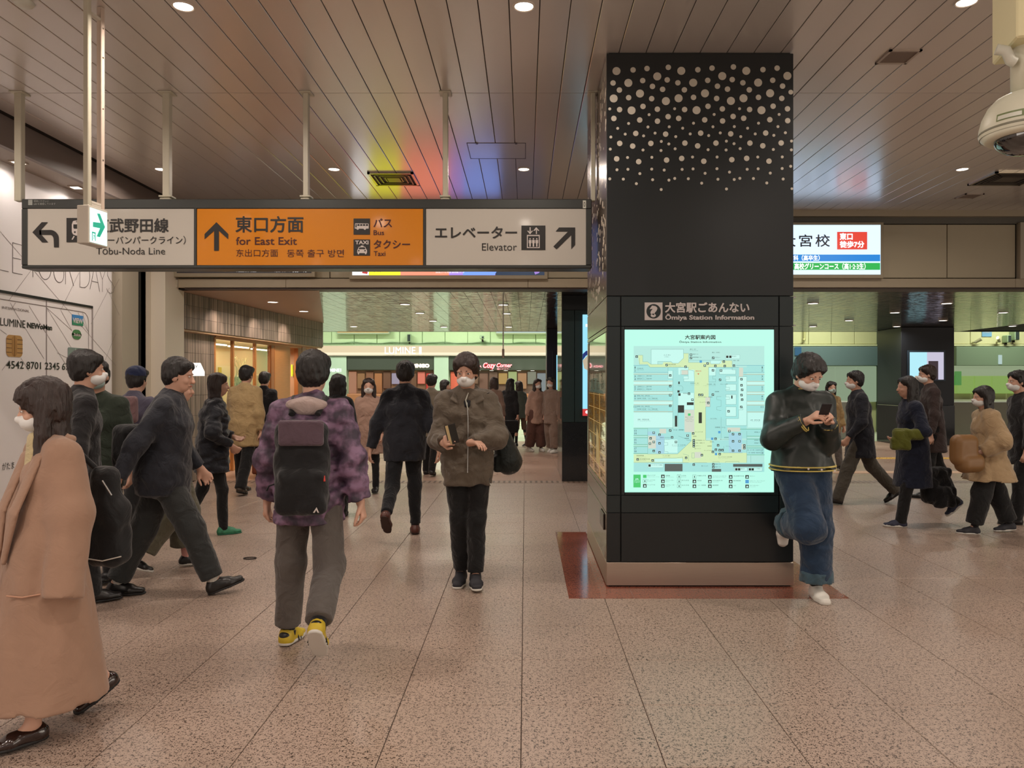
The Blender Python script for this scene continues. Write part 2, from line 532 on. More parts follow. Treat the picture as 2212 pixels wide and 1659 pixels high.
def ceiling_lamp(x, y, z, r, label, group, i):
    t = empty('ceiling_light', (x, y, z), label, 'ceiling light', group)
    MB().lathe((x, y, z), [(r * 1.28, .0), (r * 1.28, -.006), (r * 1.12, -.010), (r, -.002), (r * .98, .0)], 24).build('trim_ring', M_trim, t)
    MB().disc((x, y, z - .003), XU, -YU, r, 22).build('lens', M_lens, t)
    return t
names = ['large round downlight at the top edge above the left of the orange sign', 'round downlight at the top edge above the elevator sign',
         'round downlight at the top edge beside the dome camera', 'round downlight partly hidden by the second sign post from the left',
         'round downlight in the ceiling between the sign posts left of the air vent', 'round downlight right of the access hatch',
         'round downlight in the ceiling right of the pillar']
for i, (x, y) in enumerate(DOWNLIGHTS[:7]):
    ceiling_lamp(x, y, ZC, .062, names[i], 'downlights in the main ceiling', i)

for (x, y, lab) in ((-5.25, 7.8, 'small square downlight in the soffit over the advertisement behind the first sign post'), (-5.25, 8.8, 'small square downlight in the soffit over the advertisement beside the exit sign hanger')):
    t = empty('ceiling_light', (x, y, 3.872), lab, 'ceiling light', 'downlights in the soffit over the advertisement')
    MB().box(x - .05, x + .05, y - .05, y + .05, 3.862, 3.872).build('lens', M_lens, t)
    f_ = MB()
    for a in ((x - .065, x + .065, y - .065, y - .05), (x - .065, x + .065, y + .05, y + .065), (x - .065, x - .05, y - .05, y + .05), (x + .05, x + .065, y - .05, y + .05)): f_.box(*a, 3.858, 3.872)
    f_.build('trim_ring', M_trim, t)

def cassette(x0, x1, y0, y1, label):
    t = empty('air_vent', ((x0 + x1) / 2, (y0 + y1) / 2, ZC), label, 'air vent', 'air vents in the ceiling')
    mm = mat('vent_metal', (70, 58, 48), .35, .5); mc = mat('vent_chrome', (150, 138, 120), .2, .8)
    f = MB(); w = .03
    for a in ((x0, x1, y0, y0 + w), (x0, x1, y1 - w, y1), (x0, x0 + w, y0, y1), (x1 - w, x1, y0, y1)): f.box(*a, ZC - .02, ZC)
    f.build('frame', mc, t)
    MB().box(x0 + w, x1 - w, y0 + w, y1 - w, ZC - .004, ZC).build('recess', mat('vent_dark', (26, 22, 20), .6), t)
    for q in range(3):
        d = .06 + q * .055
        c = MB()
        for a in ((x0 + d, x1 - d, y0 + d, y0 + d + .018), (x0 + d, x1 - d, y1 - d - .018, y1 - d), (x0 + d, x0 + d + .018, y0 + d, y1 - d), (x1 - d - .018, x1 - d, y0 + d, y1 - d)):
            c.box(*a, ZC - .022 + q * .003, ZC - .012)
        c.build('louvre', mm, t)
    MB().box(x0 + .2, x1 - .2, y0 + .2, y1 - .2, ZC - .02, ZC - .008).build('centre_plate', mm, t)
    return t
cassette(-1.93, -1.37, 9.18, 9.76, 'square dark metal air vent in the ceiling above the orange sign')
cassette(5.72, 6.40, 9.15, 9.75, 'square dark air vent in the ceiling at the right edge')
hp = empty('access_hatch', (-.31, 8.35, ZC), 'flush rectangular access hatch in the ceiling above the elevator sign', 'hatch')
h = MB(); ink = mat('hatch_edge', (92, 82, 80), .5)
for a in ((-.63, .005, 8.06, 8.07), (-.63, .005, 8.62, 8.63), (-.63, -.622, 8.06, 8.63), (-.003, .005, 8.06, 8.63)): h.box(*a, ZC - .003, ZC + .001)
h.build('edge_frame', ink, hp)
MB().box(-.615, -.01, 8.075, 8.615, ZC - .0015, ZC).build('panel', M_ceil, hp)
for x in (-.52, -.10): MB().box(x - .012, x + .012, 8.05, 8.09, ZC - .008, ZC).build('latch', ink, hp)
def grille(x, y, s, label):
    t = empty('ceiling_speaker', (x, y, ZC), label, 'ceiling panel')
    f = MB(); w = .02
    for a in ((x - s, x + s, y - s, y - s + w), (x - s, x + s, y + s - w, y + s), (x - s, x - s + w, y - s, y + s), (x + s - w, x + s, y - s, y + s)): f.box(*a, ZC - .012, ZC)
    f.build('frame', mat('panel_edge', (176, 160, 146), .5), t)
    MB().box(x - s + w, x + s - w, y - s + w, y + s - w, ZC - .007, ZC).build('mesh_panel', mat('panel_in', (128, 110, 96), .8, bump=.3, bscale=300), t)
grille(2.93, 5.92, .125, 'small square beige panel in the ceiling between the pillar and the dome camera')
grille(6.1, 10.35, .13, 'small square panel in the ceiling far right above the plain beam')
sd = empty('smoke_detector', (-3.38, 5.08, ZC), 'round white smoke detector at the top left edge of the ceiling', 'smoke detector')
MB().lathe((-3.38, 5.08, ZC), [(.0, -.035), (.035, -.035), (.05, -.025), (.06, -.01), (.062, 0)], 20).build('housing', M_plastic, sd)

# ------------------------------------------------------------------ bulkhead, left wall with the big advertisement, columns
bh = MB().box(-5.10, -5.04, -9, 11.3, 3.872, ZC + .1).build('trim_1', M_bulk); tag(bh, kind='structure')
so = MB().box(-5.6, -5.10, -9, 11.3, 3.872, 3.95).build('ceiling', M_soffit); tag(so, kind='structure')
XW = -5.41
wl = MB()
n = 8; rad = .22; yend = 10.02
pts = [(-9.0, XW)] + [(yend - rad + rad * math.sin(math.pi / 2 * k / n), XW - rad + rad * math.cos(math.pi / 2 * k / n)) for k in range(n + 1)]
pts = [(y, x) for y, x in pts]
vs = []
for y, x in pts: vs += [(x, y, 0), (x, y, 3.88)]
wl.add(vs, [(2 * i, 2 * i + 2, 2 * i + 3, 2 * i + 1) for i in range(len(pts) - 1)], 0, True)
wl.box(-5.75, XW - rad, -9, yend, 0, 3.88)
w_ = wl.build('wall_left', M_wallw); tag(w_, kind='structure')
def wz(px, py):
    """pixel -> (Y, Z) on the left wall plane"""
    Y = XW * F / (px - CX); return (Y, EYE - (py - CY) * Y / F)
ad = empty('wall_advertisement', (XW, 8.5, 0), 'white wall advertisement showing a giant payment card with thin black lines, left edge', 'advertisement')
OW = (XW + .004, 0, 0)
def wtext(body, p0, p1, name, m=M_ink, bold=0.0, off=.004, **kw):
    """p0: top-left pixel, p1: bottom-right pixel on the left wall; the box is taken at the mean of the letter heights"""
    y0, zt = wz(*p0); y1, zb = wz(*p1)
    return fit_text(body, y0, y1, zb, zt, (XW + off, 0, 0), YU, ZU, bold=bold, **kw).build(name, m, ad)
def wline(name, pts, r=.004, m=None, off=.002):
    mb = MB()
    q = [(XW + off, *wz(*p)) for p in pts]
    for a, b in zip(q, q[1:]):
        d = Vector(b) - Vector(a)
        nn = Vector((0, -d.z, d.y)).normalized() * r
        A, B = Vector(a), Vector(b)
        mb.add([A - nn, B - nn, B + nn, A + nn], [(0, 1, 2, 3)])
    return mb.build(name, m or M_line, ad)
# card: a shallow recess frame
c0 = wz(-140, 606); cR = wz(199, 664)
card_z1 = wz(100, 650)[1]
YA, YB = 6.0, wz(199, 664)[0]
cardfr = MB(); cz = cR[1]
cardfr.box(XW, XW + .012, YA, YB, cz - .012, cz + .016)
cardfr.build('card_frame_top', mat('frame_black', (20, 18, 18), .5), ad)
MB().box(XW, XW + .006, YB - .012, YB + .012, 0.02, cz).build('card_frame_side', mat('frame_grey', (150, 140, 138), .5), ad)
MB().box(XW, XW + .004, wz(100, 700)[0] - .007, wz(100, 700)[0] + .007, 0.02, cz - .01).build('panel_joint', mat('frame_grey', (150, 140, 138), .5), ad)
zc_in = wz(190, 676)[1]
inner = MB()
yr = wz(191, 676)[0]
pts = [(YA, zc_in), (yr - .12, zc_in)] + [(yr - .12 + .12 * math.sin(a), zc_in - .12 + .12 * math.cos(a)) for a in [k * math.pi / 12 for k in range(1, 7)]] + [(yr, .3)]
for a, b in zip(pts, pts[1:]):
    d = Vector((0, b[0] - a[0], b[1] - a[1])); nn = Vector((0, -d.z, d.y)).normalized() * .004
    A, B = Vector((XW + .003, *a)), Vector((XW + .003, *b)); inner.add([A - nn, B - nn, B + nn, A + nn], [(0, 1, 2, 3)])
inner.build('card_outline', M_line, ad)
wtext('INTERNATIONAL', (4, 661), (63, 675), 'lettering', M_line, .01)
wtext('LUMINE', (0, 686), (54, 709), 'lettering', M_ink, .0)
wtext('NEWoMan', (58, 696), (112, 714), 'lettering', M_ink, .035)
wtext('4542 8701 2345 6789', (13, 779), (163, 800), 'lettering', M_ink, .01)
wtext('がたま', (4, 1000), (30, 1012), 'lettering', M_ink, 0)
# outlined giant letters: thin strokes
def stroke(text, y0, y1, z0, z1):
    c = bpy.data.curves.new('t', 'FONT'); c.body = text; c.size = 1; c.resolution_u = 6
    c.fill_mode = 'NONE'
    o = bpy.data.objects.new('t', c); COL.objects.link(o)
    me = bpy.data.meshes.new_from_object(o.evaluated_get(bpy.context.evaluated_depsgraph_get()))
    bpy.data.objects.remove(o)
    return me
# single-stroke letters "E TO UR DAYS" drawn as poly lines on a 4 x 6 grid
GL = {'V': [[(0, 6), (1.7, 0), (3.4, 6)]], 'L': [[(0, 6), (0, 0), (3, 0)]], 'E': [[(3, 6), (0, 6), (0, 0), (3, 0)], [(0, 3), (2.5, 3)]], 'T': [[(0, 6), (3.4, 6)], [(1.7, 6), (1.7, 0)]],
      'O': [[(2 + 2 * math.cos(a), 3 + 3 * math.sin(a)) for a in [k * math.pi / 14 for k in range(29)]]],
      'U': [[(0, 6), (0, 2)] + [(1.7 - 1.7 * math.cos(a), 2 - 2 * math.sin(a)) for a in [k * math.pi / 10 for k in range(11)]] + [(3.4, 6)]],
      'R': [[(0, 0), (0, 6), (1.6, 6)] + [(1.6 + 1.3 * math.sin(a), 4.6 + 1.4 * math.cos(a)) for a in [k * math.pi / 8 for k in range(9)]] + [(0, 3.2)], [(1.5, 3.2), (3.2, 0)]],
      'D': [[(0, 0), (0, 6), (1, 6)] + [(1 + 2.4 * math.sin(a), 3 + 3 * math.cos(a)) for a in [k * math.pi / 10 for k in range(11)]] + [(0, 0)]],
      'A': [[(0, 0), (1.8, 6), (3.6, 0)], [(.6, 2), (3, 2)]], 'Y': [[(0, 6), (1.7, 3)], [(3.4, 6), (1.7, 3), (1.7, 0)]],
      'S': [[(3, 5.2), (2.4, 5.9), (1.4, 6), (.4, 5.4), (.3, 4.3), (1.2, 3.4), (2.4, 2.6), (3.1, 1.6), (2.6, .4), (1.6, 0), (.6, .3), (0, 1)]]}
wz1 = lambda px, z: XW * F / (px - CX)
zb_, zt_ = 2.745, 3.06
for ch, pa, pb_ in (('V', -26, -3), ('L', -4, 20), ('E', 27, 50), ('Y', 60, 84), ('O', 82, 114), ('U', 116, 140), ('R', 141, 161), ('D', 172, 196), ('A', 194, 217), ('Y', 212, 231), ('S', 230, 248)):
    ya, yb_ = wz1(pa, 0), wz1(pb_, 0)
    mb = MB()
    for poly in GL[ch]:
        wmax = max(p[0] for pl in GL[ch] for p in pl)
        q = [(XW + .003, ya + (yb_ - ya) * .9 * p[0] / wmax, zb_ + (zt_ - zb_) * p[1] / 6) for p in poly]
        for a, b in zip(q, q[1:]):
            A, B = Vector(a), Vector(b); d = B - A; nn = Vector((0, -d.z, d.y)).normalized() * .0035
            e = d.normalized() * .003
            mb.add([A - nn - e, B - nn + e, B + nn + e, A + nn - e], [(0, 1, 2, 3)])
    mb.build('letter', mat('thin_letter', (96, 86, 84), .6), ad)
for k, ps in enumerate([[(0, 500), (250, 790)], [(66, 585), (18, 650)], [(170, 590), (132, 668)], [(236, 622), (196, 700)], [(235, 632), (262, 690)], [(265, 590), (240, 632)],
                        [(22, 654), (32, 673), (95, 775)], [(33, 654), (27, 664)], [(62, 660), (150, 800)], [(100, 664), (178, 790)], [(100, 664), (155, 714)], [(130, 668), (155, 714)],
                        [(168, 675), (191, 718)], [(0, 712), (14, 722)], [(20, 778), (4, 800)], [(45, 774), (62, 800)], [(123, 762), (150, 776)], [(250, 720), (222, 790)], [(178, 676), (190, 716)]]):
    wline('print_line', ps, .0022)
# card chip
chip = mat('chip_gold', (196, 150, 92), .4, .3); chl = mat('chip_line', (96, 60, 40), .5)
ya, zt = wz(13, 723); yb_, zb2 = wz(48, 771)
zt = wz(30, 724)[1]; zb2 = wz(30, 771)[1]
def rr(w, h_, r, n=5):
    o = []
    for (cx_, cy_, a0) in ((w - r, h_ - r, 0), (r, h_ - r, 90), (r, r, 180), (w - r, r, 270)):
        for k in range(n + 1):
            a = math.radians(a0 + 90 * k / n); o.append((cx_ + r * math.cos(a), cy_ + r * math.sin(a)))
    return o
cw, chh = yb_ - ya, zt - zb2
MB().plate((XW + .002, ya, zb2), YU, ZU, rr(cw, chh, .05), .002).build('card_chip', chip, ad)
cl = MB()
for k in range(1, 5):
    z = zb2 + chh * k / 5
    for (a, b) in ((0, .32), (.66, 1)): cl.box(XW + .005, XW + .0055, ya + cw * a, ya + cw * b, z - .003, z + .003)
cl.build('chip_lines', chl, ad)
MB().plate((XW + .0045, ya + cw * .34, zb2 + chh * .03), YU, ZU, rr(cw * .3, chh * .94, .04), .001).build('chip_centre', mat('chip_gold2', (176, 128, 74), .4, .3), ad)
# small logos on the card
ya, zt = wz(155, 679); yb_, zb2 = wz(179, 708)
MB().box(XW + .003, XW + .005, ya, yb_, zb2 + .02, zt).build('logo_blue', mat('logo_blue', (58, 128, 190), .4), ad)
MB().box(XW + .0032, XW + .0056, ya, yb_, zb2 + .02, zb2 + .075).build('logo_green', mat('logo_green', (40, 132, 96), .4), ad)
wtext('VIEW', (156, 686), (178, 700), 'lettering', M_signw, .04, off=.007)
ya, zt = wz(155, 711); yb_, zb2 = wz(175, 734)
MB().plate((XW + .003, ya, zb2), YU, ZU, rr(yb_ - ya, zt - zb2, .07), .003).build('logo_round', mat('logo_leaf', (66, 120, 70), .4), ad)
wtext('Suica', (158, 719), (173, 727), 'lettering', M_signw, .03, off=.008)
ya, zt = wz(146, 750); yb_, zb2 = wz(188, 792)
MB().plate((XW + .002, ya, zb2), YU, ZU, rr(yb_ - ya, zt - zb2, .02), .002).build('hologram', mat('holo', (148, 156, 156), .25, .5, noise=.2, nscale=3), ad)
MB().plate((XW + .005, ya, zb2), YU, ZU, [(.1, .06), (.2, .06), (.15, .22)], .001).build('hologram_peak', mat('holo2', (186, 196, 190), .3, .3), ad)
# columns between the wall and the opening
c1 = MB().box(-5.75, -5.37, 10.03, 10.45, 0, 3.87).build('trim_2', mat('column_grey', (172, 162, 144), .5)); tag(c1, kind='structure')
c1b = MB().box(-5.7, -5.42, 10.45, 10.75, 0, 3.87).build('trim_3', M_blackseam); tag(c1b, kind='structure')
c2 = MB().box(-5.75, -5.42, 10.62, 11.2, 0, 3.87).build('trim_4', mat('column_pale', (214, 204, 186), .5)); tag(c2, kind='structure')
c3 = MB().box(P(291, 0, 10.9).x, P(357, 0, 10.9).x, 10.9, 11.5, 0, 3.6).build('trim_5', mat('column_white', (228, 218, 200), .5)); tag(c3, kind='structure')
c3b = MB().box(P(316, 0, 10.9).x - .004, P(316, 0, 10.9).x + .004, 10.893, 10.9, 0, 3.6).build('trim_6', M_line); tag(c3b, kind='structure')

# ------------------------------------------------------------------ the beam across the hall
YBM = 11.3
B = Face(YBM)
bw = MB().box(-5.75, 11, YBM + .02, YBM + .35, B.Z(625), ZC + .1).build('wall_back', M_dark); tag(bw, kind='structure')
MB().box(-5.4, 11, YBM - .10, YBM + .02, B.Z(470), B.Z(456)).build('cornice', M_beam2, bw)
MB().box(-5.4, 11, YBM - .02, YBM + .02, B.Z(484), B.Z(470)).build('cornice_recess', mat('beam_recess', (96, 92, 82), .6), bw)
zt_, zb_ = B.Z(485), B.Z(601)
x = B.X(2045) - 148 * YBM / F * 12
wpan = 148 * YBM / F
for k in range(17):
    x0 = x + wpan * k
    if x0 + wpan < -5.4: continue
    if x0 > B.X(2194) - .05: break
    MB().bbox(max(x0, -5.4) + .006, x0 + wpan - .006, YBM - .012, YBM + .03, zb_ + .004, zt_ - .004, .004).build('beam_panel', M_beam, bw)
MB().bbox(B.X(2194) + .02, B.X(2194) + 1.2, YBM - .08, YBM + .03, zb_ - .02, zt_ + .02, .004).build('beam_panel', mat('beam_light', (176, 166, 146), .5), bw)
for (xa, xb) in ((B.X(358), B.X(388)), (B.X(388) + .004, B.X(620)), (B.X(620) + .004, B.X(1140)), (B.X(1140) + .004, B.X(1700)), (B.X(1700) + .004, B.X(2188)), (B.X(2188) + .004, 10)):
    MB().bbox(xa, xb, YBM - .06, YBM + .03, B.Z(622), B.Z(603), .003).build('beam_rail', M_beam2 if xa > B.X(380) else mat('beam_light', (176, 166, 146), .5), bw)
MB().box(-5.1, 11, YBM - .03, YBM + .3, B.Z(625.5), B.Z(622.5)).build('beam_lip', mat('lip_brown', (60, 44, 36), .5), bw)

def lightbox(x0, y0, x1, y1, label, depth=.14, fr=(160, 148, 124)):
    Fc = Face(YBM - depth)
    t = empty('lit_billboard', (Fc.X((x0 + x1) / 2), YBM, Fc.Z(y1)), label, 'billboard')
    MB().bbox(Fc.X(x0 - 7), Fc.X(x1 + 7), YBM - depth, YBM - .013, Fc.Z(y1 + 8), Fc.Z(y0 - 6), .006).build('casing', mat('box_casing', fr, .5), t)
    return t, Face(YBM - depth)
t, Fc = lightbox(382, 486, 673, 590, 'dark lit billboard strip showing under the left part of the big sign')
def rect(parent, Fc, x0, y0, x1, y1, m, name='panel', off=0.0, t=.002):
    return Fc.rect(MB(), x0, y0, x1, y1, off, t).build(name, m, parent)
rect(t, Fc, 382, 486, 673, 590, glow('bb_dark', (40, 34, 34), .6), 'lit_panel', .001)
W1 = glow('bb_white_ink', (255, 255, 255), 1.3)
Fc.text('FEELCYCLE', 511, 581, 554, 587.5, .006, bold=.05).build('lettering', W1, t)
Fc.disc(MB(), 505, 582, 4.5, .006).build('emblem', W1, t)
Fc.text('東口より徒歩2分', 594, 574, 664, 587.5, .006, bold=.04).build('lettering', W1, t)
t, Fc = lightbox(761, 486, 1176, 594.5, 'colourful lit billboard strip in red, yellow, orange, violet and blue under the big sign')
for (a, b, c, s) in ((761, 797, (225, 225, 228), 1.0), (797, 865, (226, 222, 34), 1.0), (865, 970, (240, 130, 104), 1.0), (970, 1070, (150, 120, 200), 1.0), (1070, 1176, (24, 42, 62), 1.0)):
    rect(t, Fc, a, 486, b, 594.5, glow('bb_%d' % a, c, s * 1.6), 'lit_panel', .001)
Fc.poly(MB(), [(1000, 594.5), (1068, 594.5), (1080, 575), (1080, 486), (1000, 486)], .004).build('lit_panel', glow('bb_blue', (104, 140, 224), 1.6), t)
Fc.text('徒歩すぐ', 806, 566, 856, 587, .006, bold=.04).build('lettering', M_ink, t)
Fc.text('大人気スクール 大宮校 無料体験スタジオ', 941, 586, 1003, 590.5, .006, res=1).build('lettering', W1, t)
Fc.poly(MB(), [(1152, 583), (1170, 582), (1164, 590), (1156, 593)], .005).build('planet', glow('bb_planet', (150, 120, 200), 1.2), t)
Fc.poly(MB(), [(782, 590), (786, 578), (790, 586), (795, 588), (793, 592)], .005).build('red_mark', glow('bb_redm', (200, 60, 60), 1.0), t)
t, Fc = lightbox(1560, 486, 1902, 593, 'bright white school billboard with blue and green stripes right of the pillar')
LBW = glow('school_white', (196, 220, 248), 1.5)
rect(t, Fc, 1560, 486, 1902, 593, LBW, 'lit_panel', .001)
DK = glow('school_ink', (10, 12, 22), .6)
Fc.text('大宮校', 1688, 507, 1792, 533, .007, bold=.015, space=1.25).build('lettering', DK, t)
rect(t, Fc, 1808, 501, 1873, 539, glow('school_red', (226, 62, 46), 1.05), 'red_plate', .003)
Fc.text('東口', 1814, 504, 1841, 518, .007, bold=.04).build('lettering', W1, t)
Fc.text('徒歩7分', 1814, 521, 1866, 535, .007, bold=.04).build('lettering', W1, t)
rect(t, Fc, 1560, 550, 1901, 564.5, glow('school_blue', (0, 130, 214), 1.05), 'blue_stripe', .003)
Fc.text('高校受験科（高卒生）', 1672, 551.5, 1770, 563, .007, bold=.03).build('lettering', W1, t)
rect(t, Fc, 1560, 568, 1901, 583, glow('school_green', (24, 176, 74), 1.05), 'green_stripe', .003)
Fc.text('高校グリーンコース（高1·2·3生）', 1716, 569, 1869, 582, .007, bold=.03).build('lettering', W1, t)

lw_ = empty('black_shoe', (4.16, 6.2, 0), 'toe of a black shoe poking in at the right edge of the picture', 'shoe')
MB().lathe((4.22, 6.25, 0), [(0, .085), (.03, .08), (.05, .055), (.058, .02), (.058, .0)], 20).build('upper', mat('shoe_black', (22, 20, 20), .35), lw_)
MB().bbox(4.17, 4.45, 6.2, 6.3, 0, .018, .006).build('sole', M_ink, lw_)
MB().bbox(4.24, 4.45, 6.205, 6.295, .018, .09, .02).build('heel_part', MATS['shoe_black'], lw_)
# ------------------------------------------------------------------ the long hanging sign
YS = 6.58
S = Face(YS)
hs = empty('hanging_sign', (S.X(660), 6.67, S.Z(582)), 'long dark-framed hanging direction sign with white, orange and white panels', 'sign')
z0, z1 = S.Z(580), S.Z(430); x0, x1 = S.X(47), S.X(1278)
fr = MB()
fr.bbox(x0, x1, YS - .005, YS + .20, z1 - .085, z1, .006)
fr.bbox(x0, x1, YS - .005, YS + .20, z0, z0 + .030, .006)
fr.bbox(x0, x0 + .05, YS - .005, YS + .20, z0 + .0305, z1 - .0855, .004)
fr.bbox(S.X(1266), x1, YS - .005, YS + .20, z0 + .0305, z1 - .0855, .004)
fr.build('frame', M_frame, hs)
MB().box(x0 + .02, x1 - .02, YS + .02, YS + .19, z0 + .02, z1 - .02).build('body', M_frame, hs)
PANELS = [(59, 419, M_white), (425, 914, M_orange), (920, 1266, M_white)]
for a, b, m in PANELS:
    MB().bbox(S.X(a), S.X(b), YS + .002, YS + .015, S.Z(573), S.Z(450), .002).build('sign_panel', m, hs)
for a in (422, 917): MB().box(S.X(a - 2.6), S.X(a + 2.6), YS - .003, YS + .012, S.Z(574), S.Z(449)).build('divider', M_frame, hs)
Sf = Face(YS + .001)
def st(body, x0, y0, x1, y1, m=M_ink, bold=0.0, **kw): return Sf.text(body, x0, y0, x1, y1, bold=bold, **kw).build('lettering', m, hs)
def sp(polys, name='pictogram', m=M_ink, off=.003):
    mb = MB()
    for p in polys: Sf.poly(mb, p, off)
    return mb.build(name, m, hs)
z = lambda x, y: (x * .31646, 400 + y * .31646)          # pixels read off an enlargement
z2 = lambda x, y: (600 + x * .31646, 400 + y * .31646)
# curved arrow on the left panel
arc = []
for k in range(9):
    a = math.radians(90 - 90 * k / 8); arc.append((345 + 58 * math.cos(a), 368 - 62 * math.sin(a)))
arci = [(342 + 26 * math.cos(math.radians(90 * k / 8)), 372 - 33 * math.sin(math.radians(90 * k / 8))) for k in range(9)]
sp([[z(222, 322), z(286, 253), z(328, 253), z(280, 306), z(285, 339), z(331, 391), z(289, 391)],
    [z(270, 307), z(345, 306), z(345, 339), z(270, 339)],
    [z(*p) for p in arc] + [z(403, 425), z(370, 425)] + [z(*p) for p in arci]], 'curved_arrow')
# train pictogram
sp([[z(455, 224), z(620, 224), z(620, 390), z(455, 390)]], 'pictogram')
sp([[z(492, 268), z(500, 246), z(515, 242), z(570, 242), z(570, 345), z(520, 345), z(500, 336), z(492, 320)],
    [z(504, 346), z(512, 350), z(499, 372), z(490, 372)]], 'pictogram_train', M_signw, .004)
sp([[z(503, 268), z(550, 268), z(550, 298), z(508, 298), z(503, 290)], [z(520, 248), z(550, 248), z(550, 253), z(520, 253)]], 'pictogram_window', M_ink, .005)
mb = MB(); Sf.disc(mb, *z(513, 321), 2.0, .005); mb.build('pictogram_lamp', M_ink, hs)
st('東武野田線', *z(647, 228), *z(1150, 322), bold=.022)
st('（東武アーバンパークライン）', *z(540, 347), *z(1268, 404), bold=.006)
st('Tōbu-Noda Line', *z(657, 424), *z(1128, 474), bold=.0)
# orange panel
sp([[z(1397, 370), z(1397, 334), z(1478, 253), z(1559, 334), z(1559, 370), z(1495, 312), z(1495, 448), z(1462, 448), z(1462, 312)]], 'up_arrow')
st('東口方面', *z(1610, 213), *z(2070, 322), bold=.018)
st('for East Exit', *z(1611, 354), *z(2027, 408), M_inkbrown, .01)
st('东出口方面', *z(1613, 437), *z(1898, 489), M_inkbrown, .0)
st('동쪽 출구 방면', 620, 539, 743, 555.5, M_inkbrown, .0)
for (ya, yb) in ((228, 338), (371, 481)):
    sp([[z2(518, ya), z2(630, ya), z2(630, yb), z2(518, yb)]], 'pictogram')
zb_ = lambda x, y: (740 + x * .08137, 460 + y * .08137)
sp([[zb_(325, 415), zb_(335, 285), zb_(350, 280), zb_(685, 285), zb_(697, 300), zb_(695, 418), zb_(625, 420), zb_(615, 445), zb_(590, 452), zb_(570, 440), zb_(562, 422),
     zb_(435, 420), zb_(425, 445), zb_(400, 452), zb_(380, 440), zb_(372, 420)]], 'pictogram_bus', M_signw, .004)
sp([[zb_(a, 300), zb_(a + 58, 300), zb_(a + 58, 345), zb_(a, 345)] for a in (395, 470, 545, 622)] + [[zb_(352, 298), zb_(380, 298), zb_(375, 390), zb_(342, 390)]], 'pictogram_window', M_ink, .005)
st('バス', *zb_(825, 150), *zb_(1310, 380), M_inkbrown, .02)
st('Bus', *zb_(825, 458), *zb_(1105, 590), M_inkbrown, .01)
st('タクシー', *zb_(830, 720), *zb_(1788, 945), M_inkbrown, .02)
st('Taxi', *zb_(828, 1015), *zb_(1138, 1145), M_inkbrown, .01)
Sf.text('TAXI', *zb_(338, 735), *zb_(690, 835), .004, bold=.03).build('lettering', M_signw, hs)
sp([[zb_(390, 1060), zb_(395, 985), zb_(410, 960), zb_(435, 905), zb_(485, 893), zb_(490, 868), zb_(555, 868), zb_(560, 893), zb_(605, 905), zb_(630, 965), zb_(650, 985),
     zb_(652, 1060), zb_(640, 1065), zb_(632, 1100), zb_(600, 1100), zb_(595, 1068), zb_(447, 1068), zb_(440, 1100), zb_(410, 1100), zb_(402, 1065)]], 'pictogram_taxi', M_signw, .004)
sp([[zb_(428, 965), zb_(450, 915), zb_(592, 915), zb_(612, 965)]], 'pictogram_window', M_ink, .005)
mb = MB(); Sf.disc(mb, *zb_(435, 1005), 1.6, .005); Sf.disc(mb, *zb_(600, 1005), 1.6, .005); mb.build('pictogram_lamp', M_ink, hs)
# elevator panel
st('エレベーター', *z2(1075, 284), *z2(1632, 363), bold=.02)
st('Elevator', *z2(1394, 397), *z2(1632, 447), bold=.0)
sp([[z2(1663, 276), z2(1827, 276), z2(1827, 443), z2(1663, 443)]], 'pictogram')
sp([[z2(1702, 312), z2(1712, 312), z2(1719, 322), z2(1719, 288), z2(1726, 288), z2(1726, 322), z2(1733, 312), z2(1742, 312), z2(1722, 336)],
    [z2(1744, 312), z2(1764, 287), z2(1786, 312), z2(1776, 312), z2(1769, 302), z2(1769, 334), z2(1762, 334), z2(1762, 302), z2(1754, 312)],
    [z2(1701, 340), z2(1788, 340), z2(1788, 430), z2(1701, 430)]], 'pictogram_lift', M_signw, .004)
sp([[z2(1707, 348), z2(1782, 348), z2(1782, 424), z2(1707, 424)]], 'pictogram_inner', M_ink, .005)
mb = MB()
for a in (1722, 1745, 1768):
    Sf.disc(mb, *z2(a, 367), 1.5, .006, n=10)
    Sf.poly(mb, [z2(a - 9, 375), z2(a + 9, 375), z2(a + 9, 396), z2(a + 5, 398), z2(a + 5, 420), z2(a - 5, 420), z2(a - 5, 398), z2(a - 9, 396)], .006)
mb.build('pictogram_people', M_signw, hs)
sp([[z2(1881, 419), z2(1981, 317), z2(1896, 317), z2(1920, 289), z2(2030, 289), z2(2030, 408), z2(2003, 436), z2(2003, 340), z2(1903, 439)]], 'diagonal_arrow')
Sg = Face(YS - .005)
mg = mat('label_grey', (150, 152, 146), .5)
Sg.rect(MB(), 61, 431.5, 70, 443, .0, .001).build('label_plate', mg, hs)
Sg.text('環境にやさしい', 73, 432, 105, 437, .001, res=1).build('lettering', mg, hs)
Sg.text('LEDを使用しています', 73, 438, 120, 443, .001, res=1).build('lettering', mg, hs)
Sg.rect(MB(), 1259, 433, 1266, 450, .0, .001).build('label_plate', M_plastic, hs)
Sg.text('0', 1260.5, 436, 1264.5, 447, .002, res=2).build('lettering', M_ink, hs)
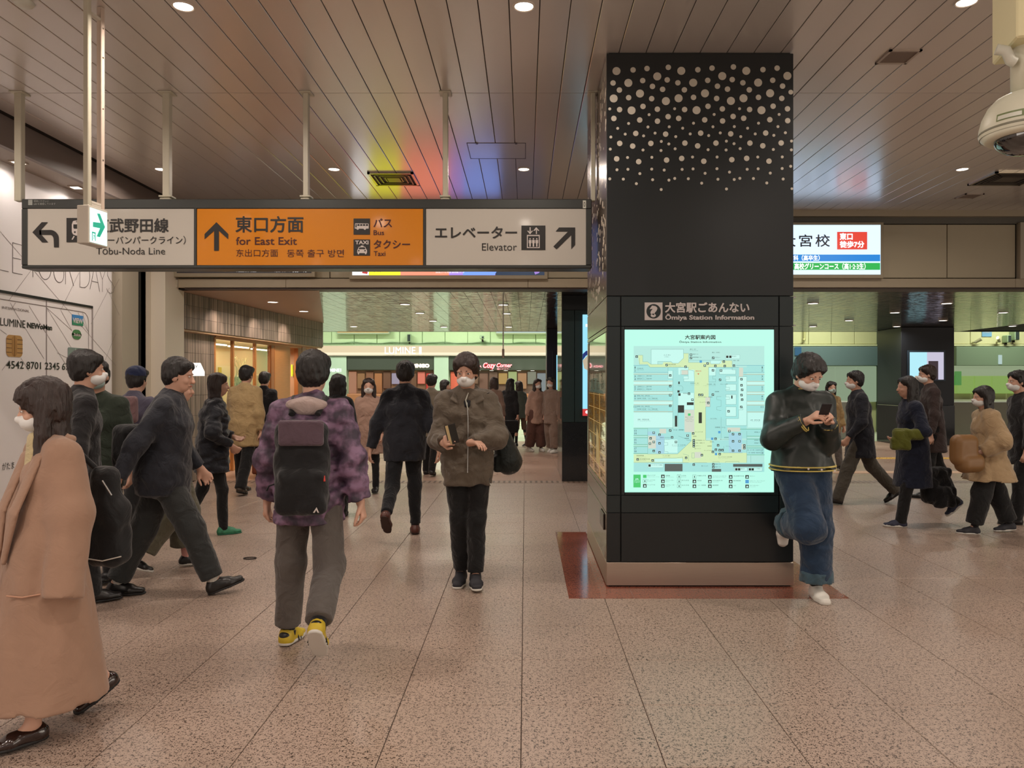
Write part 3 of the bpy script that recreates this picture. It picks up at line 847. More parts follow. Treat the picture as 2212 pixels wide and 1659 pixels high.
# hangers
for i, (px, w) in enumerate(((42.5, 15), (361.5, 15), (662, 11), (962.5, 11), (1281, 9))):
    x = (px - CX) * 6.67 / F; hw = w * 6.67 / F / 2
    h = MB().bbox(x - hw, x + hw, 6.64, 6.70, z1 + .0, ZC, .004)
    h.build('hanger_rod', M_post, hs)
    if i in (1, 2, 3):
        MB().bbox(x - hw - .025, x + hw + .025, 6.62, 6.72, z1 + .03, z1 + .045, .003).bbox(x - hw - .015, x + hw + .015, 6.62, 6.72, z1, z1 + .02, .003).build('hanger_foot', M_post, hs)
    MB().bbox(x - hw - .03, x + hw + .03, 6.61, 6.73, ZC - .012, ZC, .003).build('ceiling_plate', M_post, hs)

# ------------------------------------------------------------------ green exit sign on its two-legged hanger
A0 = Vector((-2.892, 5.00)); A1 = Vector((-2.872, 5.165))
d = (A1 - A0).normalized(); nrm = Vector((d.y, -d.x))     # face normal towards the hall
wid = (A1 - A0).length; dep = .085
ez0, ez1 = EYE + 304 * 5.0 / F, EYE + 380 * 5.0 / F
es = empty('exit_sign', (A0.x, A0.y, ez0), 'small lit emergency exit sign with a green arrow hanging in front of the long sign', 'sign')
def eb(name, s0, s1, t0, t1, za, zb2, m, b=.004):
    """box in the sign's own frame: s along the face, t out of the face"""
    mb = MB().bbox(s0, s1, t0, t1, za, zb2, b)
    mb.v = [(A0.x + d.x * v[0] + nrm.x * v[1], A0.y + d.y * v[0] + nrm.y * v[1], v[2]) for v in mb.v]
    mb.f = [f[::-1] for f in mb.f]
    return mb.build(name, m, es)
M_ex = mat('exit_case', (214, 206, 192), .4)
eb('casing', -.012, wid + .012, -dep, .0, ez0 - .01, ez1 + .01, M_ex)
eb('lit_face', 0, wid, .0005, .004, ez0, ez1 - .006, glow('exit_white', (215, 250, 246), 1.5), .001)
M_eg = glow('exit_green', (10, 190, 150), .85)
O3 = Vector((A0.x + nrm.x * .0055, A0.y + nrm.y * .0055, ez0)); U3 = Vector((d.x, d.y, 0)); hh = ez1 - ez0
# v x u orientation: the face normal is u x z
def ep(pts, name):
    mb = MB(); mb.plate(O3, U3, ZU, [(a * wid, b * hh) for a, b in pts]); return mb.build(name, M_eg, es)
ep([(.14, .44), (.14, .58), (.58, .62), (.38, .86), (.55, .88), (.86, .54), (.55, .20), (.36, .20), (.56, .46)], 'arrow')
ep([(.08, .04), (.08, .30), (.30, .30), (.30, .06), (.26, .06), (.26, .26), (.12, .26), (.12, .04)], 'door_symbol')
ep([(.14, .08), (.20, .16), (.17, .2), (.21, .24), (.24, .19), (.21, .14), (.24, .08), (.2, .12)], 'running_figure')
for s0 in (.0, wid - .035):
    eb('hanger_leg', s0, s0 + .035, -.05, -.012, ez1 + .01, ZC, M_post if s0 == 0 else mat('post_pinkish', (205, 186, 170), .4))
for zz in (ez1 + .03, ez1 + .012 + .0, ZC - .1):
    eb('hanger_bar', .036, wid - .036, -.049, -.013, zz, zz + .018, M_ex, .002)
for zz in (3.1, 3.45, 3.8, 4.0):
    eb('screw', wid - .025, wid - .015, -.012, -.009, zz, zz + .01, M_chrome, .001)

# ------------------------------------------------------------------ the big black pillar
YP = 5.84
Pf = Face(YP)
px0, px1 = Pf.X(1310.5), Pf.X(1714)
PY1 = 7.65
pil = empty('information_pillar', ((px0 + px1) / 2, YP, 0), 'big square black pillar with white dots, lettering and a lit station map', 'pillar')
def Z(py): return Pf.Z(py)
ztop = ZC - .012
core = MB().box(px0 + .02, px1 - .02, YP + .02, PY1 - .02, 0, ZC).build('core', M_blackseam, pil)
# upper cladding
MB().bbox(px0, px1, YP, YP + .02, Z(640) + .004, ztop, .003).build('front_cladding', M_black, pil)
MB().bbox(px0 - .0, px0 + .02, YP + .0205, PY1, Z(640) + .004, ztop, .003).build('side_cladding', M_sidemetal, pil)
MB().bbox(px1 - .02, px1, YP + .0205, PY1, Z(640) + .004, ztop, .003).build('side_cladding', M_sidemetal, pil)
MB().bbox(px0 + .021, px1 - .021, PY1 - .02, PY1, 0, ztop, .003).build('rear_cladding', M_black, pil)
# lower cladding: bands with recessed joints
bands = [(640, 705, M_blackgr), (705, 1070, M_blackgr), (1070, 1108, M_blackgr), (1108, 1214, M_black)]
cols = [(1311, 1340), (1342, 1682), (1684, 1714)]
for (a, b, m) in bands:
    for (ca, cb) in cols:
        if (a, ca) == (705, 1342): continue
        if a >= 1108 and ca != 1311: 
            if ca == 1684: continue
            cb = 1714; 
        MB().bbox(Pf.X(ca) + .001, Pf.X(cb) - .001, YP, YP + .02, Z(b) + .002, Z(a) - .002, .002).build('front_panel', m, pil)
# frame of the map
MB().bbox(Pf.X(1342) + .001, Pf.X(1349.5), YP, YP + .02, Z(1070) + .002, Z(705) - .002, .002).build('map_frame', M_blackgr, pil)
MB().bbox(Pf.X(1672.5), Pf.X(1682) - .001, YP, YP + .02, Z(1070) + .002, Z(705) - .002, .002).build('map_frame', M_blackgr, pil)
MB().bbox(Pf.X(1350), Pf.X(1672), YP, YP + .02, Z(1070) + .002, Z(1064), .002).build('map_frame', M_blackgr, pil)
MB().bbox(Pf.X(1350), Pf.X(1672), YP, YP + .02, Z(711.5), Z(705) - .002, .002).build('map_frame', M_blackgr, pil)
# skirting of brushed steel
MB().bbox(px0 - .002, px1 + .002, YP - .004, YP + .019, .012, Z(1215), .003).build('steel_skirting', M_steel, pil)
MB().bbox(px0 - .003, px0 + .018, YP + .020, PY1, .012, Z(1215), .003).build('steel_skirting', M_steel, pil)
MB().bbox(px1 - .018, px1 + .003, YP + .020, PY1, .012, Z(1215), .003).build('steel_skirting', M_steel, pil)
# sides, lower part: steel panels and the glazed case
def side(z0, z1, m, name='side_panel', y0=YP + .021, y1=PY1, x=px0, t=.0):
    return MB().bbox(x - t, x + .02, y0, y1, z0 + .003, z1 - .003, .002).build(name, m, pil)
side(Z(705), Z(640), M_sidemetal)
side(Z(1110), Z(1070), M_sidemetal)
side(Z(1215), Z(1110), M_sidemetal)
cz0, cz1 = Z(1070), Z(705)
side(cz0, cz0 + .05, M_sidemetal, 'case_frame'); side(cz1 - .04, cz1, M_sidemetal, 'case_frame')
side(cz0 + .05, cz1 - .04, M_sidemetal, 'case_frame', YP + .021, YP + .10)
side(cz0 + .05, cz1 - .04, M_sidemetal, 'case_frame', PY1 - .12, PY1)
def glossy(name, col, rough=.03, e=0.0):
    m = mat(name, col, .15, coat=1.0, coatrough=.02, spec=.8, emit=col if e else None, estr=e); return m
yA, yB = YP + .10, PY1 - .12
SZ = lambda f: cz0 + .05 + (cz1 - cz0 - .09) * f
def sx(y0, y1, z0, z1, m, name, t=.0): return MB().box(px0 + .006 - t, px0 + .018, y0, y1, z0, z1).build(name, m, pil)
sx(yA, yB, SZ(.74), SZ(1), glossy('case_dark', (24, 40, 34)), 'poster_top')
sx(yA, yB, SZ(.60), SZ(.74), glossy('case_mint', (150, 195, 175), e=.12), 'poster_mint')
sx(yA, yB, SZ(0), SZ(.60), glossy('case_yellow', (205, 150, 30), e=.12), 'poster_yellow')
g1 = mat('case_line', (226, 208, 140), .4); g2 = mat('case_text', (60, 44, 14), .4)
lines = MB()
for k in range(6): lines.box(px0 + .0045, px0 + .006, yA, yB, SZ(.09 + k * .1) - .002, SZ(.09 + k * .1) + .002)
for k in (.33, .66): lines.box(px0 + .0045, px0 + .006, yA + (yB - yA) * k - .003, yA + (yB - yA) * k + .003, SZ(0), SZ(.6))
lines.build('poster_grid', g1, pil)
MB().plate((px0 + .0040, 0, 0), -YU, ZU, [(-(yA + (yB - yA) * .52), SZ(.1)), (-(yA + (yB - yA) * .33), SZ(.1)), (-(yA + (yB - yA) * .36), SZ(.3)), (-(yA + (yB - yA) * .48), SZ(.36))], 0.0).build('poster_figure', g1, pil)
txt = MB()
rt = random.Random(3)
words_ = ['北口', '西口', '東口', '新幹線', '改札', '大宮', '乗車券', '案内']
for k in range(6):
    for q in range(3):
        w = .28 + .1 * rt.random()
        yc = yB - (yB - yA) * (q / 3 + .05)
        fit_text(words_[(k * 3 + q) % 8], 0, w, 0, .05, (px0 + .0042, yc, SZ(.02 + k * .098)), -YU, ZU, res=1, out=txt)
        fit_text(words_[(k * 5 + q) % 8], 0, w * .7, 0, .03, (px0 + .0042, yc, SZ(.055 + k * .098)), -YU, ZU, res=1, out=txt)
for q in range(4):
    for k in range(2): fit_text(words_[(q + k) % 8], 0, .22, 0, .09, (px0 + .0042, yB - .05 - q * .38, SZ(.62 + k * .06)), -YU, ZU, res=1, out=txt)
txt.build('lettering', g2, pil)
MB().bbox(px0 - .012, px0, YP + .14, YP + .42, Z(1153), Z(1117), .008).build('hatch_handle', mat('handle_dark', (70, 62, 56), .3, .6), pil)
# right side, lower part
MB().bbox(px1 - .02, px1, YP + .021, PY1, Z(1215) + .003, Z(645), .003).build('side_panel', M_sidemetal, pil)
for py in (642, 703): MB().bbox(px1, px1 + .02, YP + .004, YP + .016, Z(py) - .006, Z(py) + .006, .001).build('hinge', M_chrome, pil)
# white dots
dz = lambda x, y: (1280 + x * .217, 80 + y * .217)
BIG = [(238, 339), (644, 392), (883, 337), (1291, 389), (1530, 337), (1939, 387), (356, 457), (1002, 455), (1648, 454), (472, 563), (1119, 561), (1767, 560), (210, 612), (856, 610),
       (1502, 610), (730, 638), (1377, 636), (388, 731), (1035, 729), (1681, 729)]
MED = [(403, 328), (542, 314), (754, 302), (1048, 326), (1189, 310), (1402, 298), (1696, 325), (1837, 310), (204, 458), (499, 434), (743, 427), (849, 456), (1146, 432), (1390, 424), (1496, 456), (1793, 431),
       (596, 492), (697, 521), (1243, 490), (1343, 519), (1891, 489), (267, 528), (914, 526), (1560, 526), (1973, 549), (359, 604), (588, 614), (1005, 601), (1235, 612), (1651, 601), (1883, 611),
       (269, 723), (502, 691), (645, 719), (916, 722), (1149, 690), (1292, 716), (1563, 722), (1797, 689), (1940, 715), (212, 811), (469, 826), (646, 838), (752, 793), (857, 810), (1116, 825), (1294, 836), (1399, 791), (1504, 809), (1764, 823), (1942, 833),
       (430, 960), (727, 967), (1076, 957), (1375, 964), (1723, 956), (270, 1059), (399, 1086), (580, 1059), (919, 1056), (1046, 1084), (1228, 1056), (1566, 1056), (1694, 1083), (1877, 1055),
       (240, 1213), (459, 1241), (737, 1225), (887, 1209), (1107, 1237), (1386, 1221), (1534, 1208), (1756, 1236)]
SMALL = [(171, 716), (817, 714), (1463, 714), (563, 773), (1210, 771), (1857, 771), (359, 861), (1005, 858), (1652, 858), (250, 910), (551, 896), (763, 894), (897, 908), (1198, 894), (1411, 892), (1543, 908), (1845, 892),
         (325, 967), (508, 984), (622, 957), (828, 992), (972, 965), (1156, 981), (1271, 955), (1475, 992), (1619, 965), (1804, 979), (1919, 953), (182, 996), (684, 1040), (759, 1065), (1332, 1037), (1408, 1062), (1980, 1036), (176, 1116), (502, 1125), (681, 1130), (822, 1113), (1150, 1122), (1329, 1125), (1469, 1111), (1799, 1120), (1979, 1124),
         (348, 1200), (590, 1198), (995, 1195), (1239, 1195), (1644, 1195), (1888, 1194), (243, 1322), (352, 1317), (471, 1360), (589, 1315), (713, 1325), (891, 1318), (1000, 1313), (1120, 1357), (1238, 1311), (1363, 1345), (1539, 1317), (1648, 1312), (1769, 1355), (1887, 1309), (1972, 1287),
         (171, 1412), (306, 1415), (436, 1460), (598, 1421), (760, 1425), (818, 1408), (953, 1411), (1086, 1455), (1248, 1416), (1410, 1419), (1466, 1407), (1601, 1409), (1734, 1453), (1897, 1414), (683, 1518), (1333, 1513), (1984, 1510)]
dots = MB()
for lst, r in ((BIG, 8.7), (MED, 5.9), (SMALL, 3.1)):
    for (x, y) in lst:
        cx_, cy_ = dz(x, y)
        rr_ = min(r, 1713.3 - cx_) if cx_ > 1700 else min(r, max(cx_ - 1311.3, 1)) if cx_ < 1318 else r
        dots.lathe((0, 0, 0), [(0, 0)], 3) if False else None
        k = YP / F
        dots.plate((Pf.X(cx_), YP, Pf.Z(cy_)), XU, ZU, [(rr_ * k * math.cos(2 * math.pi * i / 18), rr_ * k * math.sin(2 * math.pi * i / 18)) for i in range(18)], .0015)
tag(dots.build('dot_pattern', M_dots, pil), kind='stuff')
sd_ = MB(); rt = random.Random(5)
for k in range(230):
    z_ = ztop - .12 - (rt.random() ** 1.25) * 1.75; y_ = YP + .06 + rt.random() * 1.68
    r_ = rt.choice([.011, .02, .02, .03])
    sd_.plate((px0, y_, z_), -YU, ZU, [(r_ * math.cos(2 * math.pi * i / 12), r_ * math.sin(2 * math.pi * i / 12)) for i in range(12)], .0015)
tag(sd_.build('side_dot_pattern', mat('dot_warm', (226, 214, 196), .3), pil), kind='stuff')
# lettering above the map
Pt = Face(YP)
M_let = mat('pillar_lettering', (186, 178, 176), .45)
Pt.rect(MB(), 1392.5, 653.5, 1431, 691.5, 0, .002).build('question_plate', M_let, pil)
mb = MB(); Pt.disc(mb, 1411.8, 672.5, 15.6, .003, n=32); mb.build('question_ring', M_blackgr, pil)
Pt.text('?', 1402.5, 660, 1420, 685.5, .004, bold=.07).build('lettering', M_let, pil)
Pt.text('大宮駅ごあんない', 1437, 653.5, 1618, 675, .003, bold=.03).build('lettering', M_let, pil)
Pt.text('Ōmiya Station Information', 1437, 678, 1629, 693.5, .003, bold=.03).build('lettering', M_let, pil)

# ------------------------------------------------------------------ the lit station map
LS = 1.02
mapm = lambda n, c, s=LS: glow('map_' + n, c, s)
C_bg = mapm('mint', (186, 250, 232)); C_area = mapm('area', (178, 230, 219)); C_cy = mapm('cyan', (162, 224, 218)); C_cy2 = mapm('cyan_deep', (164, 212, 226))
C_ye = mapm('yellow', (208, 234, 180)); C_ink = mapm('ink', (42, 50, 46)); C_dk = mapm('grey', (84, 94, 90)); C_wh = mapm('pale', (196, 246, 236)); C_pk = mapm('beige', (208, 216, 200))
C_ln = mapm('line', (112, 158, 150)); C_or = mapm('orange_line', (190, 160, 110)); C_gr = mapm('green_line', (96, 170, 130)); C_g = mapm('green', (70, 200, 110)); C_bl = mapm('blue', (80, 160, 210)); C_rd = mapm('red', (200, 70, 60))
mp_ = 'map'
MB().box(Pf.X(1350), Pf.X(1672), YP + .004, YP + .018, Z(1063.5), Z(712)).build('map_lightbox', C_bg, pil)
u = lambda x, y: (1340 + x * .15823, 700 + y * .15823)
Mf = Face(YP + .004)
class Layer:
    def __init__(s, mt, off, name): s.mb = MB(); s.mt = mt; s.off = off; s.name = name
    def poly(s, pts): Mf.poly(s.mb, [u(*p) for p in pts], s.off)
    def rect(s, x0, y0, x1, y1): s.poly([(x0, y0), (x1, y0), (x1, y1), (x0, y1)])
    def line(s, pts, w=3.2):
        q = [Vector((Mf.X(u(*p)[0]), Mf.Y - s.off, Mf.Z(u(*p)[1]))) for p in pts]
        h = w * .15823 * YP / F / 2
        for a, b in zip(q, q[1:]):
            d = b - a
            if d.length < 1e-6: continue
            n = Vector((-d.z, 0, d.x)).normalized() * h; e = d.normalized() * h * .8
            s.mb.add([a - n - e, b - n + e, b + n + e, a + n - e], [(0, 1, 2, 3)])
    def frame(s, x0, y0, x1, y1, w=3.2): s.line([(x0, y0), (x1, y0), (x1, y1), (x0, y1), (x0, y0)], w)
    def text(s, body, x0, y0, x1, y1, bold=0.0): a = u(x0, y0); b = u(x1, y1); Mf.text(body, a[0], a[1], b[0], b[1], s.off, s.mb, res=1, bold=bold)
    def done(s): s.mb.build(s.name, s.mt, pil)
D = 1137.6
la = Layer(C_area, .0006, 'map_ground'); la.rect(182, 300, 1965, 880 + D); la.done()
lc = Layer(C_cy, .0010, 'map_station')
for (a, b) in ((565, 660), (690, 780), (835, 922), (960, 1050), (1105, 1192)):
    lc.rect(182, a, 715, b); lc.rect(1725, a, 1965, b)
lc.rect(650, 590, 1725, 1290); lc.rect(790, 1130, 1010, 1420 + 40); lc.rect(1165, 1000, 1725, 1560)
for (a, b) in ((288, 385), (412, 508), (535, 628)): lc.rect(182, a + D, 372, b + D); lc.rect(1725, a + D + 8, 1965, b + D + 14)
lc.rect(182, 755 + D, 1965, 880 + D); lc.rect(372, 285 + D, 1165, 630 + D); lc.rect(1165, 450 + D, 1725, 620 + D); lc.done()
ly = Layer(C_ye, .0014, 'map_concourse')
ly.poly([(245, 425), (305, 425), (305, 515), (370, 515), (420, 550), (575, 550), (590, 520), (690, 520), (715, 535), (780, 535), (865, 460), (865, 400), (930, 400), (930, 525), (1230, 525), (1230, 545), (1350, 545), (1385, 500), (1525, 500), (1525, 590), (1205, 590), (1205, 1130), (1165, 1130), (1165, 450 + D), (1250, 450 + D), (1250, 620 + D), (1725, 620 + D), (1725, 755 + D), (182, 755 + D), (182, 640 + D), (780, 635 + D), (970, 455 + D), (970, 330 + D), (1010, 330 + D), (1010, 630), (930, 625), (930, 590), (405, 590), (370, 550), (260, 550), (245, 470)])
ly.done()
lp = Layer(C_wh, .0018, 'map_rooms')
lp.poly([(420, 345), (862, 345), (862, 465), (790, 535), (715, 535), (690, 510), (510, 510), (510, 550), (420, 550)])
for r_ in ((792, 600, 930, 690), (865, 710, 930, 785), (930, 625, 1010, 785), (1232, 500, 1380, 540), (1445, 1290, 1725, 1385), (1350, 620, 1575, 685), (1440, 710, 1580, 785), (1440, 822, 1580, 910), (1440, 962, 1580, 1096), (1440, 1130, 1580, 1260), (1615, 720, 1725, 1290), (1210, 595, 1300, 700), (790, 940, 1008, 1165), (182, 1210, 715, 1410), (1740, 1210, 1965, 1410),
           (465, 697 + D, 850, 745 + D), (600, 440 + D, 780, 620 + D), (650, 640, 715, 745), (650, 770, 715, 780), (182, 782, 715, 828), (182, 925, 715, 953), (182, 1052, 715, 1098), (1725, 782, 1965, 828), (1725, 925, 1965, 953), (1725, 1052, 1965, 1098)): lp.rect(*r_)
lp.done()
lb = Layer(C_cy2, .0019, 'map_gates'); lb.rect(485, 380 + D, 600, 630 + D); lb.rect(1480, 350 + D, 1660, 618 + D); lb.rect(372, 330 + D, 485, 380 + D); lb.done()
lk = Layer(C_pk, .0022, 'map_offices')
for r_ in ((875, 1170, 1008, 1475), (535, 292 + D, 625, 355 + D), (380, 388 + D, 485, 560 + D), (1015, 610 + D, 1105, 690 + D), (1620, 595, 1675, 720), (835, 630, 925, 690), (1160, 1000, 1225, 1128), (1655, 500 + D, 1710, 575 + D), (1460, 275 + D, 1635, 330 + D)): lk.rect(*r_)
lk.done()
ll = Layer(C_ln, .0026, 'map_lines')
for pts in ([(420, 550), (420, 345), (862, 345), (862, 465), (790, 535), (715, 535), (690, 510), (510, 510), (510, 550)], [(240, 425), (305, 425), (305, 515), (370, 515), (420, 550), (575, 550)], [(260, 465), (260, 550), (370, 550), (405, 590), (930, 590)], [(862, 400), (930, 400), (930, 525), (1080, 525)],
            [(930, 495), (1525, 495), (1525, 560)], [(1230, 500), (1230, 545), (1350, 545), (1385, 500)], [(928, 590), (928, 625), (1005, 640), (1012, 785), (865, 785), (865, 748), (928, 748), (928, 710), (865, 710)], [(1205, 590), (1205, 790), (1300, 790), (1300, 750), (1260, 750), (1260, 710), (1300, 710), (1300, 625)], [(1205, 590), (1615, 590)],
            [(715, 635), (715, 1410 + 30)], [(650, 590), (650, 745), (715, 745)], [(650, 905), (650, 870)], [(785, 1165), (785, 1400)], [(1008, 940), (1008, 1165)], [(1165, 1130), (1165, 450 + D), (1240, 450 + D)], [(1165, 1130), (1225, 1130), (1225, 990)], [(1375, 1270), (1375, 1410), (1375, 1560)], [(1375, 990), (1315, 990), (1315, 1030), (1375, 1040), (1375, 1125), (1315, 1130), (1315, 1172), (1375, 1180)],
            [(1350, 620), (1350, 685), (1575, 685), (1575, 625), (1525, 625), (1525, 590)], [(1440, 785), (1580, 785), (1580, 710), (1440, 710), (1440, 722), (1490, 722), (1490, 752), (1440, 752), (1440, 785)], [(1440, 822), (1580, 822), (1580, 912), (1440, 912), (1440, 895), (1490, 895), (1490, 865), (1440, 865), (1440, 822)],
            [(1440, 962), (1580, 962), (1580, 1098), (1440, 1098), (1440, 1028), (1490, 1028), (1490, 995), (1440, 995), (1440, 962)], [(1440, 1130), (1580, 1130), (1580, 1260), (1440, 1260), (1440, 1130)], [(1725, 715), (1725, 1385), (1445, 1385), (1445, 1290), (1612, 1290), (1612, 1172), (1672, 1172), (1672, 1130)], [(1615, 745), (1615, 720), (1725, 715)],
            [(372, 285 + D), (372, 635 + D), (780, 635 + D), (970, 455 + D), (900, 450 + D)], [(372, 285 + D), (715, 280 + D)], [(182, 750 + D), (930, 755 + D)], [(1000, 755 + D), (1180, 755 + D)], [(465, 745 + D), (465, 700 + D), (760, 690 + D), (850, 678 + D), (850, 750 + D)], [(855, 635 + D), (930, 655 + D), (930, 725 + D)], [(975, 690 + D), (975, 622 + D), (1010, 622 + D), (1010, 690 + D), (975, 690 + D)],
            [(600, 440 + D), (600, 480 + D), (648, 480 + D), (648, 515 + D), (600, 520 + D), (600, 600 + D), (650, 605 + D), (650, 635 + D)], [(1725, 325 + D), (1725, 755 + D)], [(1665, 620 + D), (1410, 620 + D), (1410, 530 + D)], [(1440, 530 + D), (1490, 530 + D), (1525, 590 + D)], [(1780, 660 + D), (1780, 755 + D)], [(1260, 755 + D), (1265, 742 + D), (1345, 742 + D), (1350, 755 + D)], [(1430, 755 + D), (1440, 738 + D), (1615, 738 + D), (1620, 755 + D)],
            [(825, 630), (925, 630), (925, 692), (825, 692), (825, 630)], [(785, 840), (840, 845), (855, 870), (850, 905), (800, 910)], [(790, 390 + D), (900, 430 + D), (970, 450 + D)]): ll.line(pts)
ll.done()
lo = Layer(C_or, .003, 'map_track_lines')
for y in (685, 780, 830, 924, 957, 1050, 1102, 1196): lo.line([(182, y), (650 if y in (685,) else 715, y)], 5); lo.line([(1730 if y > 700 else 1680, y + 4), (1965, y + 4)], 5)
lo.done()
lg = Layer(C_gr, .003, 'map_track_lines')
for y in (288, 384, 412, 508, 535, 629): lg.line([(182, y + D), (372, y + D)], 6); lg.line([(1725 if y > 300 else 1635, y + D + 9 + (y > 400) * 10), (1965, y + D + 9 + (y > 400) * 10)], 6)
lg.done()
lcy = Layer(mapm('cyan_line', (84, 160, 180)), .003, 'map_track_lines')
for y in (565, 660): lcy.line([(182, y), (370 if y == 565 else 650, y)], 4); lcy.line([(1580 if y == 565 else 1680, y), (1965, y)], 4)
lcy.done()
li = Layer(C_ink, .0034, 'map_icons'); lw = Layer(C_wh, .0038, 'map_icon_marks')
BL = [(223, 445), (890, 583), (1190, 538), (1152, 568), (1296, 572), (1424, 573), (1549, 568), (1412, 513), (1264, 632), (1373, 635), (1360, 761), (680, 702), (680, 846), (680, 971), (680, 1116), (1653, 753), (1653, 836), (1661, 898), (1653, 969), (1661, 1032), (1649, 1132), (1477, 1190), (936, 950), (1262, 964), (983, 1034), (1200, 1076), (1078, 967), (1115, 967),
      (455, 1484), (534, 1511), (680, 1453), (413, 1560), (455, 1610), (403, 1632), (705, 1547), (918, 1522), (993, 1493), (758, 1610), (534, 490 + D), (455, 594 + D), (534, 614 + D), (1487, 1463), (1537, 1502), (1626, 1502), (1537, 1600), (1626, 1600), (1299, 428 + D), (1333, 517 + D), (1303, 577 + D), (1355, 583 + D), (1392, 583 + D), (1262, 607 + D), (1355, 637 + D), (1537, 592 + D), (1626, 592 + D), (1691, 520 + D), (1691, 554 + D),
      (897, 688 + D), (1112, 651 + D), (440, 724 + D), (1002, 781 + D), (236, 710 + D), (1002, 450 + D), (1002, 476 + D), (1002, 502 + D), (1002, 530 + D), (963, 418), (963, 462), (1266, 462), (632, 559), (1268, 778 + D), (1268, 816 + D)]
for (x, y) in BL:
    li.rect(x - 16, y - 16, x + 16, y + 16)
    k = (x * 7 + y) % 3
    if k == 0: lw.poly([(x - 10, y + 8), (x + 2, y + 8), (x + 10, y - 8), (x - 2, y - 8)])
    elif k == 1: lw.rect(x - 8, y - 10, x + 8, y + 3); lw.rect(x - 10, y + 6, x + 10, y + 9)
    else: lw.poly([(x, y - 10), (x + 9, y + 8), (x - 9, y + 8)])
for r_ in ((545, 1108, 0, 0),): pass
for r_ in ((790, 785, 810, 820), (778, 905, 808, 935), (790, 945, 822, 980), (907, 1068, 1000, 1106), (785, 1108, 870, 1210), (743, 1252, 775, 1400), (1068, 1205, 1112, 1353), (1512, 975, 1530, 1018)): li.rect(*r_)
lgk = Layer(C_dk, .0034, 'map_cover'); lgk.rect(605, 770 + D, 848, 872 + D); lgk.rect(1538, 772 + D, 1938, 810 + D); lgk.rect(1248, 840 + D, 1375, 878 + D); lgk.done()
# legend
LEG = [(333, 942, C_g), (333, 1004, C_wh), (333, 1070, None), (580, 942, None), (580, 1008, None), (580, 1072, None), (800, 942, C_wh), (800, 1008, C_wh), (800, 1072, C_wh), (1010, 945, C_wh), (1010, 1010, None), (1010, 1076, None),
       (1221, 948, None), (1221, 1012, None), (1221, 1076, None), (1505, 948, None), (1505, 1012, None), (1505, 1078, None), (1729, 948, None), (1729, 1012, C_bl), (1729, 1078, None)]
lwh = Layer(C_bl, .0034, 'map_icons')
for (x, y, c) in LEG:
    if c is None:
        li.rect(x - 24, y - 24 + D, x + 24, y + 24 + D); lw.poly([(x - 14, y + 14 + D), (x - 4, y - 14 + D), (x + 12, y - 4 + D), (x + 14, y + 14 + D)])
    elif c is C_bl: lwh.rect(x - 24, y - 24 + D, x + 24, y + 24 + D)
    elif c is C_g: pass
    else: li.frame(x - 24, y - 24 + D, x + 24, y + 24 + D, 2.5); li.poly([(x - 3, y - 12 + D), (x + 6, y - 12 + D), (x + 8, y + 14 + D), (x - 5, y + 14 + D)])
for (x, y) in ((1097, 513), (1350, 338 + D), (1253, 428 + D), (1305, 637 + D)): lwh.rect(x - 16, y - 16, x + 16, y + 16)
lwh.done()
lgg = Layer(C_g, .0034, 'map_green_marks'); lgg.rect(178, 917 + D, 277, 1092 + D); lgg.rect(309, 920 + D, 357, 962 + D); lgg.rect(922, 1220, 957, 1252); lgg.done()
lrd = Layer(C_rd, .0036, 'map_here_mark'); lrd.poly([(1050, 674), (1078, 674), (1064, 692)]); lrd.text('現在地', 1024, 632, 1104, 652); lrd.done()
# words on the map
NUM = [('1', 200, 594), ('2', 200, 632), ('3', 200, 714), ('4', 200, 752), ('6', 200, 856), ('7', 200, 893), ('8', 200, 983), ('9', 200, 1020), ('11', 200, 1129), ('13', 205, 318 + D), ('14', 205, 355 + D), ('15', 205, 443 + D), ('16', 205, 480 + D), ('17', 205, 562 + D), ('18', 205, 600 + D),
       ('1', 1935, 594), ('2', 1935, 632), ('3', 1935, 714), ('4', 1935, 752), ('6', 1935, 858), ('7', 1935, 895), ('8', 1935, 988), ('9', 1935, 1024), ('11', 1933, 1132), ('13', 1935, 323 + D), ('14', 1935, 360 + D), ('15', 1935, 450 + D), ('16', 1935, 488 + D), ('17', 1935, 584 + D), ('18', 1935, 622 + D)]
for t_, x, y in NUM:
    w = 9 if len(t_) == 1 and t_ != '1' else (5 if t_ == '1' else 15)
    li.text(t_, x - w, y - 14, x + w, y + 14)
li.text('大宮駅案内図', 883, 150, 1295, 210, .025); li.text('Ōmiya Station Information', 803, 226, 1377, 264, .02)
